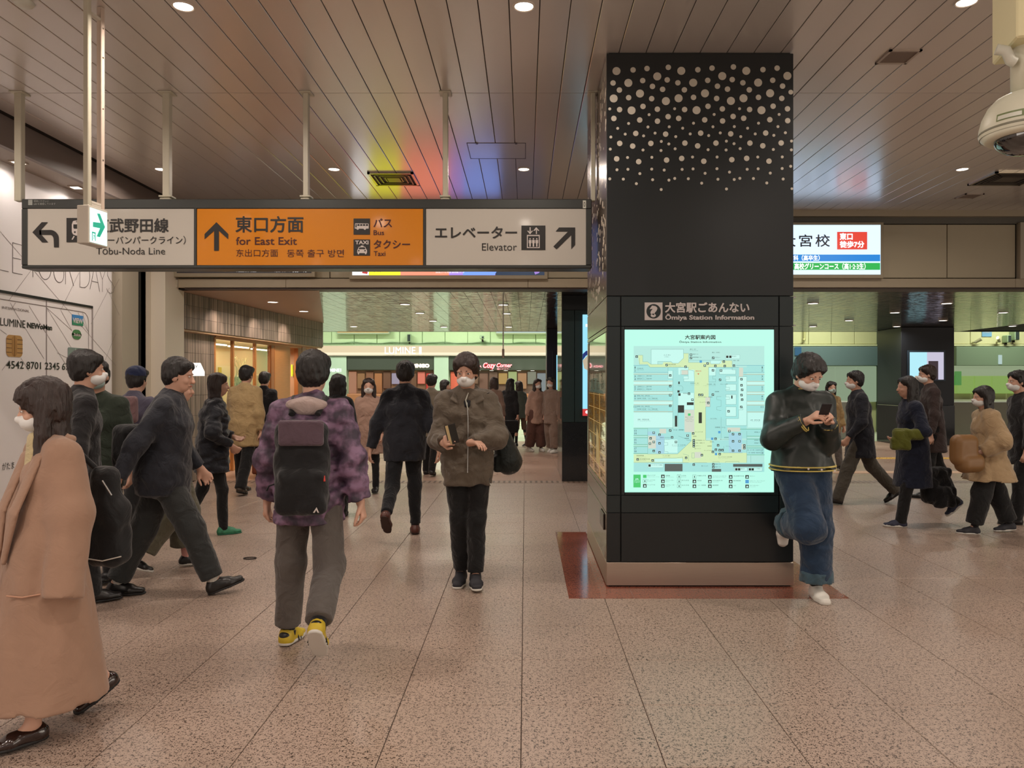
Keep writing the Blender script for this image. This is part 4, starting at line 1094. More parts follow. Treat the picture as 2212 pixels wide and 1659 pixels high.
TX = [('ルミネ1', 592, 414, 680, 432), ('ルミネ2', 1228, 1280, 1316, 1300), ('京浜東北線', 228, 600, 310, 614), ('上野東京ライン（東京方面）', 228, 700, 428, 716), ('湘南新宿ライン（新宿方面）', 228, 737, 428, 753), ('上野東京ライン（東京方面）', 228, 844, 428, 860),
      ('湘南新宿ライン（新宿方面）', 228, 881, 428, 897), ('高崎線（熊谷・高崎方面）', 226, 970, 402, 986), ('宇都宮線（東北線）（小山・宇都宮方面）', 226, 1008, 508, 1024), ('高崎線（熊谷・高崎方面）', 226, 1115, 402, 1131), ('宇都宮線（東北線）（小山・宇都宮方面）', 226, 1153, 508, 1169), ('高崎・宇都宮方面', 236, 1294, 390, 1312),
      ('上野・東京方面', 1768, 1302, 1905, 1320), ('東武野田線', 656, 544, 756, 560), ('東口（北）', 948, 336, 1032, 352), ('東武バス', 988, 404, 1064, 420), ('国際興業バス', 988, 446, 1106, 462), ('東口（中央）', 1250, 380, 1356, 397), ('タクシー', 1292, 448, 1364, 464), ('東口（南）', 1542, 490, 1622, 506), ('中央改札（北）', 955, 800, 1072, 816),
      ('中央改札（南）', 1180, 814, 1300, 830), ('エキュート広場', 1362, 813, 1462, 829), ('精算機', 855, 938, 915, 953), ('精算機', 1290, 914, 1346, 930), ('みどりの窓口・待合所', 1060, 990, 1255, 1004), ('きっぷうりば', 1082, 1060, 1180, 1075), ('びゅうプラザ', 884, 1262, 994, 1278), ('19−22（新幹線）', 726, 1434, 868, 1455), ('（新幹線）19−22', 1290, 1400, 1432, 1420),
      ('きっぷうりば', 1020, 1464, 1124, 1480), ('北改札', 988, 1524, 1042, 1540), ('新幹線北のりかえ口', 538, 404 + D, 678, 420 + D), ('精算機', 876, 416 + D, 934, 430 + D), ('きっぷうりば（お忘れ物）', 704, 506 + D, 890, 522 + D), ('南改札', 1222, 463 + D, 1280, 478 + D), ('精算機', 1188, 520 + D, 1245, 535 + D), ('きっぷうりば', 1143, 580 + D, 1240, 594 + D), ('新幹線', 1418, 402 + D, 1476, 418 + D),
      ('南のりかえ口', 1360, 428 + D, 1478, 442 + D), ('きっぷうりば（お忘れ物）', 1338, 668 + D, 1524, 684 + D), ('鉄道博物館', 220, 650 + D, 320, 665 + D), ('埼玉新都市交通', 262, 697 + D, 400, 713 + D), ('てっぱく通り', 576, 652 + D, 680, 667 + D), ('西口（そごう）', 1012, 554 + D, 1098, 570 + D), ('西口（ソニック）', 1106, 790 + D, 1196, 808 + D), ('東武バス', 1292, 766 + D, 1368, 782 + D), ('西武バス', 1292, 804 + D, 1368, 820 + D),
      ('空港連絡バス', 1028, 442 + D, 1150, 456 + D), ('高速・路線バス', 1028, 478 + D, 1150, 492 + D), ('タクシー', 1028, 518 + D, 1098, 532 + D), ('新幹線上り', 1828, 330 + D, 1910, 346 + D), ('新幹線上り', 1828, 440 + D, 1910, 456 + D), ('新幹線下り', 1828, 478 + D, 1910, 494 + D), ('東北・山形・秋田・北海道新幹線', 1732, 574 + D, 1910, 588 + D), ('上越・北陸新幹線・秋田新幹線', 1742, 612 + D, 1910, 626 + D),
      ('びゅうプラザ', 368, 920 + D, 478, 936 + D), ('きっぷうりば', 368, 984 + D, 474, 1000 + D), ('きっぷうりば', 368, 1048 + D, 474, 1064 + D), ('精算機', 618, 924 + D, 676, 940 + D), ('エレベーター', 614, 988 + D, 734, 1002 + D), ('エスカレーター', 614, 1052 + D, 750, 1066 + D), ('お手洗', 836, 924 + D, 896, 940 + D), ('男子お手洗', 836, 988 + D, 936, 1004 + D), ('女子お手洗', 836, 1054 + D, 936, 1070 + D),
      ('多機能お手洗', 1048, 924 + D, 1168, 940 + D), ('待合室', 1048, 990 + D, 1106, 1006 + D), ('ベビー休憩室', 1048, 1054 + D, 1168, 1070 + D), ('インフォメーションセンター', 1258, 930 + D, 1452, 944 + D), ('お忘れ物承り所', 1258, 990 + D, 1394, 1006 + D), ('鉄道警察', 1258, 1054 + D, 1338, 1070 + D), ('埼玉新都市交通', 1542, 928 + D, 1684, 944 + D), ('東武野田線', 1542, 992 + D, 1642, 1008 + D), ('バス', 1542, 1058 + D, 1578, 1074 + D),
      ('タクシー', 1766, 930 + D, 1838, 946 + D), ('ATMコーナー（ビューアルッテ）', 1766, 996 + D, 1972, 1010 + D), ('コインロッカー', 1766, 1058 + D, 1892, 1074 + D), ('コインロッカー', 1164, 0, 0, 0)]
for t_, a, b, c, d_ in TX:
    if c: li.text(t_, a, b, c, d_)
# small second-language lines under each name
EN = [('LUMINE 1', 600, 444, 664, 452), ('Keihin-Tohoku Line', 228, 620, 320, 628), ('Ueno-Tokyo Line', 228, 722, 360, 728), ('Shonan-Shinjuku Line', 228, 760, 400, 766), ('Ueno-Tokyo Line', 228, 866, 370, 872), ('Shonan-Shinjuku Line', 228, 904, 400, 910), ('for Kumagaya, Takasaki', 226, 992, 440, 998), ('for Oyama, Utsunomiya', 226, 1030, 520, 1036),
      ('for Kumagaya, Takasaki', 226, 1137, 440, 1143), ('for Oyama, Utsunomiya', 226, 1175, 520, 1181), ('for Takasaki & Utsunomiya', 236, 1320, 410, 1328), ('for Ueno & Tokyo', 1792, 1328, 1905, 1334), ('TŌBU NODA LINE', 656, 570, 826, 577), ('East Exit (North)', 948, 360, 1060, 368), ('Central Gate (North)', 955, 826, 1078, 833), ('Central Gate (South)', 1130, 838, 1300, 845),
      ('VIEW PLAZA', 900, 1286, 980, 1292), ('Travel Service Center', 884, 1300, 1000, 1306), ('Reserved Seat Tickets', 884, 1314, 1000, 1320), ('Ticket Office', 900, 1328, 990, 1334), ('Shinkansen Transfer', 488, 432 + D, 680, 438 + D), ('Ticket Vending Machines', 704, 530 + D, 865, 536 + D), ('Ticket Vending Machines', 1338, 692 + D, 1500, 698 + D), ('The Railway Museum', 220, 674 + D, 350, 680 + D), ('New Shuttle', 262, 722 + D, 350, 728 + D), ('Teppaku Promenade', 576, 678 + D, 684, 684 + D),
      ('Travel Service Center', 368, 944 + D, 538, 950 + D), ('Tickets', 368, 1008 + D, 440, 1014 + D), ('Fare Adjustment', 618, 948 + D, 730, 954 + D), ('Elevators', 614, 1012 + D, 670, 1018 + D), ('Escalators', 614, 1076 + D, 672, 1082 + D), ('Restrooms', 836, 948 + D, 896, 954 + D), ('Information Center', 1258, 952 + D, 1440, 958 + D), ('Lost and Found', 1258, 1014 + D, 1340, 1020 + D), ('Automated Teller Machines', 1766, 1018 + D, 1930, 1024 + D), ('Coin Lockers', 1766, 1082 + D, 1846, 1088 + D)]
for t_, a, b, c, d_ in EN: li.text(t_, a, b, c, d_)
for fr_ in ((1432, 420, 1628, 475), (372, 768 + D, 585, 820 + D), (1556, 822 + D, 1730, 868 + D), (1742, 822 + D, 1932, 868 + D)):
    lw.rect(*fr_); li.frame(*fr_, 3)
li.done()
li2 = Layer(C_ink, .0042, 'map_icons')
for (x, y) in ((1458, 447), (1500, 447), (398, 793 + D), (1582, 845 + D), (1620, 845 + D), (1767, 845 + D), (1804, 845 + D)): li2.rect(x - 16, y - 16, x + 16, y + 16)
for (t_, a, b, c, d_) in (('南口出口', 1522, 432, 1580, 448), ('マーラキタさいたま新都心', 425, 778 + D, 575, 794 + D), ('線路の館', 1640, 830 + D, 1692, 846 + D), ('さいたま新都心', 1822, 830 + D, 1915, 844 + D)): li2.text(t_, a, b, c, d_)
li2.done(); lw.done()
lv = Layer(C_wh, .0044, 'map_white_words'); lv.text('JR', 200, 968 + D, 255, 994 + D, .02); lv.text('Legend', 192, 1010 + D, 262, 1030 + D, .0); lv.line([(190, 1002 + D), (266, 1002 + D)], 4); lv.done()
# ------------------------------------------------------------------ low ceiling of wavy metal boards
lc_ = MB().box(-6.4, 16, 11.62, 20.6, ZL + .02, ZL + .2).build('ceiling', M_dark); tag(lc_, kind='structure')
for (ya, yb) in ((11.6, 16.06), (16.068, 20.6)):
    pm = MB(); w = PW - .005
    pm.box(0, w, 0, yb - ya, 0, .02)
    me = pm.mesh('ceiling_board'); me.materials.append(M_mirror)
    for k in range(-30, 56):
        x0 = .098 + PW * k
        if x0 < -5.3 and ya < 16: continue
        if x0 > .68 * yb + .1: continue
        o = bpy.data.objects.new('ceiling_board', me); COL.objects.link(o); o.parent = lc_; o.location = (x0, ya, ZL)
ls = MB().add([(-5.4, 11.4, ZL - .004), (-3.12, 11.4, ZL - .004), (-4.71, 17.6, ZL - .004), (-5.4, 17.6, ZL - .004)], [(3, 2, 1, 0)])
sf = ls.build('ceiling', mat('shop_soffit', (176, 150, 128), .5)); tag(sf, kind='structure')
LOWLAB = {(656, 672): 'small downlight in the brown soffit above the right end of the ribbed tiles', (589, 652): 'small downlight in the brown soffit above the middle of the ribbed tiles',
    (875, 657): 'nearest small downlight in the shiny ceiling above the white fascia letters', (907, 676): 'second nearest small downlight of the slanting row in the shiny ceiling',
    (935, 693): 'third small downlight of the slanting row left of the thin pole', (959, 706): 'farthest small downlight of the slanting row left of the thin pole',
    (764, 705): 'leftmost small downlight at the far edge of the shiny ceiling', (1087, 658): 'nearest small downlight beside the top of the thin hanging pole', (1094, 677): 'middle small downlight right of the thin hanging pole',
    (1099, 706): 'farthest small downlight right of the thin hanging pole', (1756, 655): 'near small downlight in the shiny ceiling just right of the big pillar', (2045, 655): 'near small downlight in the shiny ceiling above the right of the black pillar',
    (1933, 675): 'second small downlight in the shiny ceiling left above the black pillar', (1834, 692): 'small downlight in the shiny ceiling above the grey header', (2037, 692): 'small downlight close above the black pillar with the screen',
    (1937, 705): 'farthest small downlight at the top of the grey green column', (1756, 705): 'far small downlight in the shiny ceiling just right of the big pillar', (2167, 675): 'near small downlight in the shiny ceiling at the right edge',
    (2187, 704): 'far small downlight in the shiny ceiling at the right edge'}
for px, py in LOWLIGHTS:
    x, y = on_z(px, py, ZL)
    t = empty('ceiling_light', (x, y, ZL), None, 'ceiling light', 'small downlights in the low mirror ceiling')
    side_ = 'right of the big black pillar' if px > 1300 else 'left of the big black pillar'
    t['label'] = LOWLAB[(px, py)]
    t['group'] = 'small downlights in the low shiny ceiling %s' % side_
    MB().disc((x, y, ZL - .006), XU, -YU, .085, 16).build('lens', M_lens, t)
    MB().lathe((x, y, ZL - .006), [(.1, .006), (.1, -.004), (.086, -.004)], 16).build('trim_ring', M_trim, t)
fa = MB().box(-9, 18, 20.6, 20.75, ZL - .0, ZL + 3.4).build('trim_7', M_dark); tag(fa, kind='structure')

# ------------------------------------------------------------------ shop on the left behind ribbed tiles
A_ = Vector((-5.27, 11.35)); B_ = Vector((-4.73, 17.6))
dsh = (B_ - A_).normalized(); nsh = Vector((dsh.y, -dsh.x)); Lsh = (B_ - A_).length
M_rib = bpy.data.materials.new('ribbed_tile'); M_rib.use_nodes = True
_n = M_rib.node_tree.nodes; _l = M_rib.node_tree.links; _b = _n['Principled BSDF']
_g = _n.new('ShaderNodeNewGeometry'); _no = _n.new('ShaderNodeTexNoise'); _no.inputs['Scale'].default_value = 2.5; _no.inputs['Detail'].default_value = 4
_mp = _n.new('ShaderNodeMapping'); _mp.inputs['Scale'].default_value = (14, 14, .25)
_l.new(_g.outputs['Position'], _mp.inputs[0]); _l.new(_mp.outputs[0], _no.inputs['Vector'])
_cr = _n.new('ShaderNodeValToRGB'); _cr.color_ramp.elements[0].position = .38; _cr.color_ramp.elements[1].position = .62
_cr.color_ramp.elements[0].color = srgb(92, 80, 70); _cr.color_ramp.elements[1].color = srgb(160, 142, 126)
_l.new(_no.outputs['Fac'], _cr.inputs[0]); _l.new(_cr.outputs[0], _b.inputs['Base Color'])
_bp = _n.new('ShaderNodeBump'); _bp.inputs['Strength'].default_value = .6; _bp.inputs['Distance'].default_value = .02
_l.new(_no.outputs['Fac'], _bp.inputs['Height']); _l.new(_bp.outputs[0], _b.inputs['Normal']); _b.inputs['Roughness'].default_value = .55
shop = empty('tiled_shop', (A_.x, A_.y, 0), 'shop front of brown ribbed tiles with a lit window left of the walkway', 'shop')
def sb(name, s0, s1, t0, t1, za, zb2, m, ch=None):
    """box along the shop front: s along it, t out towards the walkway"""
    mb = MB().box(s0, s1, t0, t1, za, zb2) if not ch else MB().bbox(s0, s1, t0, t1, za, zb2, ch)
    mb.v = [(A_.x + dsh.x * v[0] + nsh.x * v[1], A_.y + dsh.y * v[0] + nsh.y * v[1], v[2]) for v in mb.v]
    mb.f = [f[::-1] for f in mb.f]
    return mb.build(name, m, shop)
zf0, zf1 = 2.41, ZL - .006
sb('fascia_core', 0, Lsh, -.5, -.012, zf0, zf1, M_dark)
nt_ = 9
rt = random.Random(9)
for r_ in range(3):
    za = zf0 + (zf1 - zf0) * r_ / 3; zb2 = zf0 + (zf1 - zf0) * (r_ + 1) / 3
    off = .0 if r_ % 2 else .34
    s = -off
    while s < Lsh:
        s1 = min(s + .70, Lsh)
        if s1 > .02: sb('tile', max(s, 0) + .002, s1 - .002, -.012, .0 + rt.random() * .004, za + .002, zb2 - .002, M_rib)
        s += .70
for r_ in range(3):
    za = zf0 + (zf1 - zf0) * r_ / 3; sb('tile', Lsh - .0, Lsh + .014, -.5, -.012, za + .002, za + (zf1 - zf0) / 3 - .002, M_rib)
sb('fascia_underside', 0, Lsh, -.45, -.02, zf0 - .03, zf0, mat('shop_cream', (196, 160, 122), .5))
def s_at(px, t):
    """distance along the front whose point at offset t falls at this pixel column"""
    k = (px - CX) / F
    ax, ay = A_.x + nsh.x * t, A_.y + nsh.y * t
    return (k * ay - ax) / (dsh.x - k * dsh.y)
t0 = -.16
sW0, sW1 = s_at(465, t0), s_at(583, t0)
# wall left of the window: ribbed tiles in courses
zz = [0, .35, .7, 1.05, 1.38, 1.72, 2.06, 2.38]
sb('wall_core', 0, sW0, -.6, t0 - .012, 0, 2.38, M_dark)
for r_ in range(7):
    s = -.35 * (r_ % 2)
    while s < sW0:
        s1 = min(s + .7, sW0)
        if s1 > .05: sb('tile', max(s, 0) + .002, s1 - .002, t0 - .012, t0 + rt.random() * .004, zz[r_] + .002, zz[r_ + 1] - .002, M_rib)
        s += .7
M_cr = mat('shop_interior_cream', (236, 206, 160), .6)
iw = t0 - .9
sb('interior_back', sW0, Lsh + .3, iw - .05, iw, 0, 2.4, M_cr)
sb('interior_ceiling', sW0, Lsh, iw, t0 - .05, 2.36, 2.4, M_cr)
sb('interior_floor', sW0, Lsh, iw, t0 - .05, 0, .02, M_wood)
for px in (460, 500, 548, 583): 
    s = s_at(px + 4, t0); sb('window_post', s - .025, s + .025, t0 - .05, t0 + .01, 0, 2.36, M_wood, .004)
sb('window_rail', sW0, sW1, t0 - .05, t0 + .01, 0.85, .9, M_wood, .004)
sb('window_head', sW0, Lsh, t0 - .05, t0 + .01, 2.33, 2.385, M_wood, .004)
M_gl = mat('shop_glass', (240, 240, 235), .02, trans=1.0)
for (a, b) in ((466, 502), (506, 550), (554, 583)):
    sb('shop_window_pane', s_at(a, t0), s_at(b, t0), t0 - .022, t0 - .018, .9, 2.33, M_gl)
TL = glow('tube_light', (255, 244, 222), 4.0)
for (a, b, z_) in ((466, 490, 2.26), (496, 538, 2.25), (545, 580, 2.24)):
    sb('tube_light', s_at(a, t0 - .3), s_at(b, t0 - .3), t0 - .34, t0 - .30, z_, z_ + .025, TL)
M_clo = mat('cloth_grey', (140, 136, 112), .9, noise=.3, nscale=20); M_cly = mat('paper_yellow', (200, 180, 60), .8)
for (a, b, za, zb2, m) in ((500, 536, 1.05, 1.72, M_clo), (548, 566, 1.05, 1.75, mat('cloth_light', (186, 172, 150), .9, noise=.3, nscale=20)), (568, 578, 1.1, 1.62, M_clo)):
    sb('hanging_cloth', s_at(a, t0 - .4), s_at(b, t0 - .4), t0 - .46, t0 - .40, za, zb2, m, .02)
sb('poster', s_at(472, t0 - .01), s_at(479, t0 - .01), t0 - .016, t0 - .012, 1.6, 1.85, M_cly)
sb('shelf_panel', sW0, sW1, t0 - .6, t0 - .56, 1.55, 1.9, mat('shelf_cream', (240, 216, 172), .6))
# twisted rope garland in the window
gl = MB(); rt = random.Random(4)
for k in range(9):
    c = s_at(500 + k * 4, t0 - .36); pts = []
    for q in range(9):
        s = c + .06 * math.sin(q * 1.7 + k); z_ = 2.05 - .07 * q * (0.5 + rt.random() * .8) + .03 * math.sin(k)
        pts.append((A_.x + dsh.x * s + nsh.x * (t0 - .36), A_.y + dsh.y * s + nsh.y * (t0 - .36), z_))
    gl.tube(pts, .007, 5)
tag(gl.build('garland', mat('garland', (236, 214, 150), .5), shop), kind='stuff')
# wooden door leaf, opening and posts right of the window
sb('door_leaf', s_at(594, t0), s_at(627, t0), t0 - .05, t0, 0, 2.33, M_wood, .004)
sb('wooden_post', s_at(642, t0), s_at(650, t0), t0 - .07, t0 + .02, 0, 2.33, mat('wood_dark', (150, 92, 46), .5), .004)
sb('wooden_post', s_at(584, t0), s_at(591, t0), t0 - .07, t0 + .02, 0, 2.33, mat('wood_dark', (150, 92, 46), .5), .004)
sb('jamb', s_at(651, t0), s_at(659, t0), t0 - .3, t0 + .02, 0, 2.38, mat('jamb_beige', (170, 140, 120), .5), .004)
sb('dark_reveal', s_at(659, t0), s_at(662, t0), t0 - .3, t0, 0, 2.38, M_dark)
s2_, s3_ = s_at(663, t0), s_at(686, t0)
for r_ in range(7): sb('tile', s2_, s3_, t0 - .5, t0 + .002 * (r_ % 2), zz[r_] + .002, zz[r_ + 1] - .002, M_rib)
neon = MB(); s = s_at(629, t0 - .2)
fit_text('ke', s, s_at(641, t0 - .2) + .02, 1.72, 1.98, (A_.x + nsh.x * (t0 - .2), A_.y + nsh.y * (t0 - .2), 0), (dsh.x, dsh.y, 0), ZU, bold=.06, out=neon)
neon.build('neon_lettering', glow('neon_yellow', (236, 240, 40), 1.6), shop)
lamp('shop_window_light', (A_.x + dsh.x * (sW0 + sW1) / 2 + nsh.x * (t0 - .45), A_.y + dsh.y * (sW0 + sW1) / 2 + nsh.y * (t0 - .45), 2.3), 26, (1, .8, .55), .25, 170, 'RECTANGLE', 1.6)
lamp('shop_door_light', (A_.x + dsh.x * (s_at(620, t0)) + nsh.x * (t0 - .5), A_.y + dsh.y * s_at(620, t0) + nsh.y * (t0 - .5), 2.3), 22, (1, .76, .5), .3, 170)
for px, pyy in ((524, 668), (606, 700), (664, 716)):
    s = s_at(px, .5)
    p = (A_.x + dsh.x * s + nsh.x * .5, A_.y + dsh.y * s + nsh.y * .5, ZL - .03)
    d_ = bpy.data.lights.new('wall_washer', 'SPOT'); d_.energy = 30; d_.spot_size = math.radians(70); d_.spot_blend = .8; d_.color = (1, .8, .68); d_.shadow_soft_size = .04
    o = bpy.data.objects.new('wall_washer', d_); o.location = p
    tgt = Vector((A_.x + dsh.x * s, A_.y + dsh.y * s, 2.35)); o.rotation_euler = (tgt - Vector(p)).to_track_quat('-Z', 'Y').to_euler(); COL.objects.link(o)
# small lit shop sign standing off the tiles
cs = empty('projecting_sign', tuple(P(422, 800, 12.0)), 'small glowing white trapezoid sign with black strokes beside the ribbed tile wall', 'sign')
Fs = Face(12.0)
Fs.poly(MB(), [(406, 812), (411, 784), (433, 784), (442, 803), (442, 812)], 0, .03).build('lit_body', glow('sign_warmwhite', (255, 246, 236), 1.8), cs)
mb = MB()
for (a, b, c, d_) in ((417, 790, 420, 795), (423, 788, 426, 794), (428, 788, 425, 794), (412, 795, 415, 796), (430, 794, 433, 792), (431, 797, 434, 798)):
    Fs.poly(mb, [(a, b), (a + 1.2, b), (c + 1.2, d_), (c, d_)], .034)
mb.build('black_strokes', M_ink, cs)
MB().tube([P(424, 806, 12.1), (-5.42, 12.1, P(424, 806, 12.1).z)], .012).build('arm', M_dark, cs)

# ------------------------------------------------------------------ second pillar behind, with a screen
YQ = 12.07
Q = Face(YQ)
p2 = empty('dark_pillar', (1.3, YQ, 0), 'dark green black pillar with a speckled granite base half hidden by the big pillar', 'pillar')
qx0 = Q.X(1214); qx1 = qx0 + 1.45
MB().box(qx0 + .02, qx1 - .02, YQ + .02, YQ + 1.6, 0, ZL + .02).build('core', M_dark, p2)
M_teal = mat('teal_black', (28, 46, 46), .3, noise=.1, nscale=2)
zq = Q.Z(912)
MB().bbox(qx0, qx1, YQ, YQ + 1.62, 0, zq - .004, .004).build('granite_base', M_granite, p2)
for (a, b) in ((1214, 1240.5), (1241.5, 1290)): MB().bbox(Q.X(a) + .001, Q.X(b), YQ, YQ + .02, zq, Q.Z(670), .003).build('panel', M_teal, p2)
MB().bbox(Q.X(1290) + .002, qx1, YQ, YQ + .02, zq, Q.Z(670), .003).build('panel', M_teal, p2)
MB().bbox(qx0, qx1, YQ, YQ + .02, Q.Z(670) + .004, ZL, .003).build('panel', M_black, p2)
MB().bbox(qx0 - .006, qx0 + .019, YQ + .005, YQ + 1.6, zq, ZL, .003).build('mirror_side', mat('mirror_steel', (190, 185, 178), .06, 1.0), p2)
MB().bbox(qx0 - .03, qx0 + .0, YQ + .02, YQ + .05, 1.0, 1.35, .003).build('handle', M_chrome, p2)
sc_ = empty('lit_screen', (Q.X(1300), YQ, 1.1), 'tall pale blue lit screen with a red foot peeking out behind the big pillar', 'screen')
Q.rect(MB(), 1258.5, 680, 1345, 883, .0, .04).build('lit_panel', glow('screen_blue', (150, 222, 246), 1.1), sc_)
Q.rect(MB(), 1258.5, 883, 1345, 898, .0, .04).build('red_foot', glow('screen_red', (214, 60, 62), 1.0), sc_)
Qs = Face(YQ - .042)
mb = MB(); Qs.poly(mb, [(1258.6, 765), (1266, 758), (1280, 756), (1300, 760), (1300, 768), (1280, 764), (1266, 768), (1258.6, 778)]); mb.build('blue_band', glow('screen_navy', (20, 50, 130), .8), sc_)
mb = MB(); Qs.poly(mb, [(1258.6, 779), (1268, 769), (1290, 766), (1320, 780), (1320, 800), (1280, 806), (1262, 796)]); mb.build('picture', glow('screen_pic', (206, 188, 160), .9), sc_)
mb = MB(); Qs.disc(mb, 1268, 890, 3.5); Qs.poly(mb, [(1265, 700), (1272, 700), (1272, 706), (1265, 706)]); mb.build('white_emblem', W1, sc_)
p3 = empty('navy_pillar', (P(1196, 0, 20.4).x, 20.4, 0), 'navy pillar at the far end of the low ceiling left of the dark pillar', 'pillar')
Y3 = 19.6; G3 = Face(Y3)
MB().bbox(G3.X(1181), G3.X(1181) + 1.5, Y3, Y3 + .9, .9, ZL, .005).build('shaft', M_navy, p3)
MB().bbox(G3.X(1181) - .01, G3.X(1181) + 1.51, Y3 - .01, Y3 + .91, 0, .9, .005).build('base', M_granite, p3)
MB().bbox(G3.X(1193), G3.X(1193) + 1.0, Y3 - .02, Y3, 1.0, G3.Z(758), .005).build('notice_frame', mat('navy2', (20, 24, 36), .3), p3)
G3.rect(MB(), 1202, 767, 1225, 880, .02, .01).build('lit_notice', glow('screen_blue', (150, 222, 246), 1.1), p3)

# ------------------------------------------------------------------ facade across the bright hall
YF = 40.0
H = Face(YF)
fw = MB().box(-16, 26, YF + .15, YF + .5, 0, 8).build('wall_far', M_green); tag(fw, kind='structure')
pw_ = 49.1 * YF / F
x00 = H.X(600 + 365 * .31646)
for k in range(-9, 13):
    x0 = x00 + pw_ * k
    MB().bbox(x0 + .015, x0 + pw_ - .015, YF + .05, YF + .16, H.Z(743.5), H.Z(700), .01).build('green_panel', M_green, fw)
MB().box(-11, 12.5, YF - .1, YF + .16, H.Z(747), H.Z(744)).build('ledge', mat('ledge_green', (150, 178, 140), .5), fw)
wire = MB()
for j, (dy, amp) in enumerate(((740.5, 1.2), (742, .8))):
    pts = []
    for k in range(60):
        px = 694 + k * 8.2; pts.append(tuple(P(px, dy + amp * math.sin(k * .55 + j) + .5 * math.sin(k * 1.3), YF - .02)))
    wire.tube(pts, .018, 5)
wire.build('cable', mat('cable_green', (110, 135, 105), .6), fw)
fb = empty('lit_fascia', (H.X(840), YF - .3, H.Z(770)), 'long glowing cream fascia band with white letters across the far hall', 'fascia')
M_fas = glow('fascia_cream', (244, 222, 180), .86)
MB().box(H.X(685), H.X(1300), YF - .35, YF + .1, H.Z(767.5), H.Z(747.5)).build('lit_band', M_fas, fb)
MB().box(H.X(685), H.X(1300), YF - .36, YF + .1, H.Z(769.5), H.Z(767.6)).build('lower_lip', mat('lip_grey', (150, 142, 130), .5), fb)
MB().box(H.X(685), H.X(1300), YF - .352, YF - .35, H.Z(767.4), H.Z(762)).build('bright_edge', glow('fascia_edge', (255, 240, 205), 1.0), fb)
Hf = Face(YF - .36)
WL = glow('letters_white', (255, 255, 255), 1.7)
Hf.text('LUMINE', 832, 750, 898, 764.5, .12, bold=.0).build('lettering', WL, fb)
Hf.text('1', 906, 749.5, 911, 764.5, .12, bold=.0).build('lettering', WL, fb)
ms = empty('pale_shop_pillar', (H.X(715), YF, 0), 'pale green facade pillar with small white letters at the left of the far shops', 'pillar')
M_pp = mat('pale_marble', (176, 196, 180), .3, noise=.12, nscale=.8)
MB().bbox(H.X(689), H.X(750.5), YF - .25, YF + .1, 0, H.Z(770), .02).build('shaft', M_pp, ms)
H.text('LUMINE1', 704, 796.5, 739.5, 803.5, .27, bold=.02).build('lettering', WL, ms)
ms2 = empty('pale_shop_pillar', (H.X(945), YF, 0), 'pale green facade pillar between the two dark shop signs', 'pillar')
MB().bbox(H.X(938.5), H.X(970), YF - .25, YF + .1, 0, H.Z(770), .02).build('shaft', M_pp, ms2)
M_sgn = mat('shop_sign_dark', (56, 62, 54), .5)
s1 = empty('dark_shop_sign', (H.X(845), YF, H.Z(800)), 'dark shop sign with glowing white RINGO letters under the fascia', 'sign')
MB().bbox(H.X(751), H.X(938), YF - .2, YF + .1, H.Z(799.5), H.Z(770), .02).build('board', M_sgn, s1)
H.text('RINGO', 892, 786, 929, 794.5, .26, bold=.09).build('lettering', glow('ringo', (255, 236, 205), 2.6), s1)
s2 = empty('dark_shop_sign', (H.X(1080), YF, H.Z(800)), 'dark shop sign with glowing red and white cursive bakery letters', 'sign')
MB().bbox(H.X(970), H.X(1300), YF - .2, YF + .1, H.Z(800), H.Z(770), .02).build('board', M_sgn, s2)
RB = glow('cozy_red', (230, 24, 44), 1.3); RW = glow('cozy_white', (255, 205, 205), 1.5)
for (m, bo, off) in ((RB, .11, .25), (RW, .02, .28)):
    H.text('GINZA', 1020.5, 789.2, 1041, 794.2, off, bold=bo * .7).build('lettering', m, s2)
    H.text('Cozy', 1044, 783.5, 1071.5, 798.5, off, bold=bo, shear=.25).build('lettering', m, s2)
    H.text('Corner', 1073, 784.5, 1106.5, 794, off, bold=bo, shear=.25).build('lettering', m, s2)
    H.text('銀座コージーコーナー', 1074, 795.5, 1100, 799, off, bold=bo * .5, res=1).build('lettering', m, s2)
for px in (1035, 1063, 1093, 1121, 1150):
    MB().disc((H.X(px), YF - .5, H.Z(801)), XU, -YU, .12, 12).build('spot', M_lens, s2)
# shop interiors under the signs
def shop_int(x0, x1, label, cols, warm):
    t = empty('shop_counter', (H.X((x0 + x1) / 2), YF + 1, 0), label, 'shop')
    MB().box(H.X(x0), H.X(x1), YF + .1, YF + .14, .0, H.Z(800)).build('back_wall', mat('shop_back' + str(x0), warm, .6, noise=.3, nscale=.7), t)
    w = (x1 - x0) / len(cols)
    for k, c in enumerate(cols):
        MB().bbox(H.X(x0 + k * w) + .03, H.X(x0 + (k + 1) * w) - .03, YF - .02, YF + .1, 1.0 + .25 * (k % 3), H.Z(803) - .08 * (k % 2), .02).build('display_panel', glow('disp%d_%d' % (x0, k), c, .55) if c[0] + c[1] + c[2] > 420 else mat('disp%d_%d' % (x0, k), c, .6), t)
    MB().bbox(H.X(x0) + .2, H.X(x1) - .2, YF - 1.2, YF - .3, 0, 1.0, .04).build('counter', mat('counter' + str(x0), (150, 96, 66), .4), t)
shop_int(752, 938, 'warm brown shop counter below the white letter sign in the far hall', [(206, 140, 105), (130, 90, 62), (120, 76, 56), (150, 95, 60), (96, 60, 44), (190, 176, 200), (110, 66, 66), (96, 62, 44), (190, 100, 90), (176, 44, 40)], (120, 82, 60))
shop_int(972, 1180, 'brown bakery counter below the red letter sign in the far hall', [(200, 90, 70), (96, 64, 52), (100, 72, 58), (96, 66, 56), (84, 60, 50), (214, 170, 90), (196, 214, 140), (206, 150, 100), (150, 150, 130), (150, 160, 165)], (96, 70, 58))
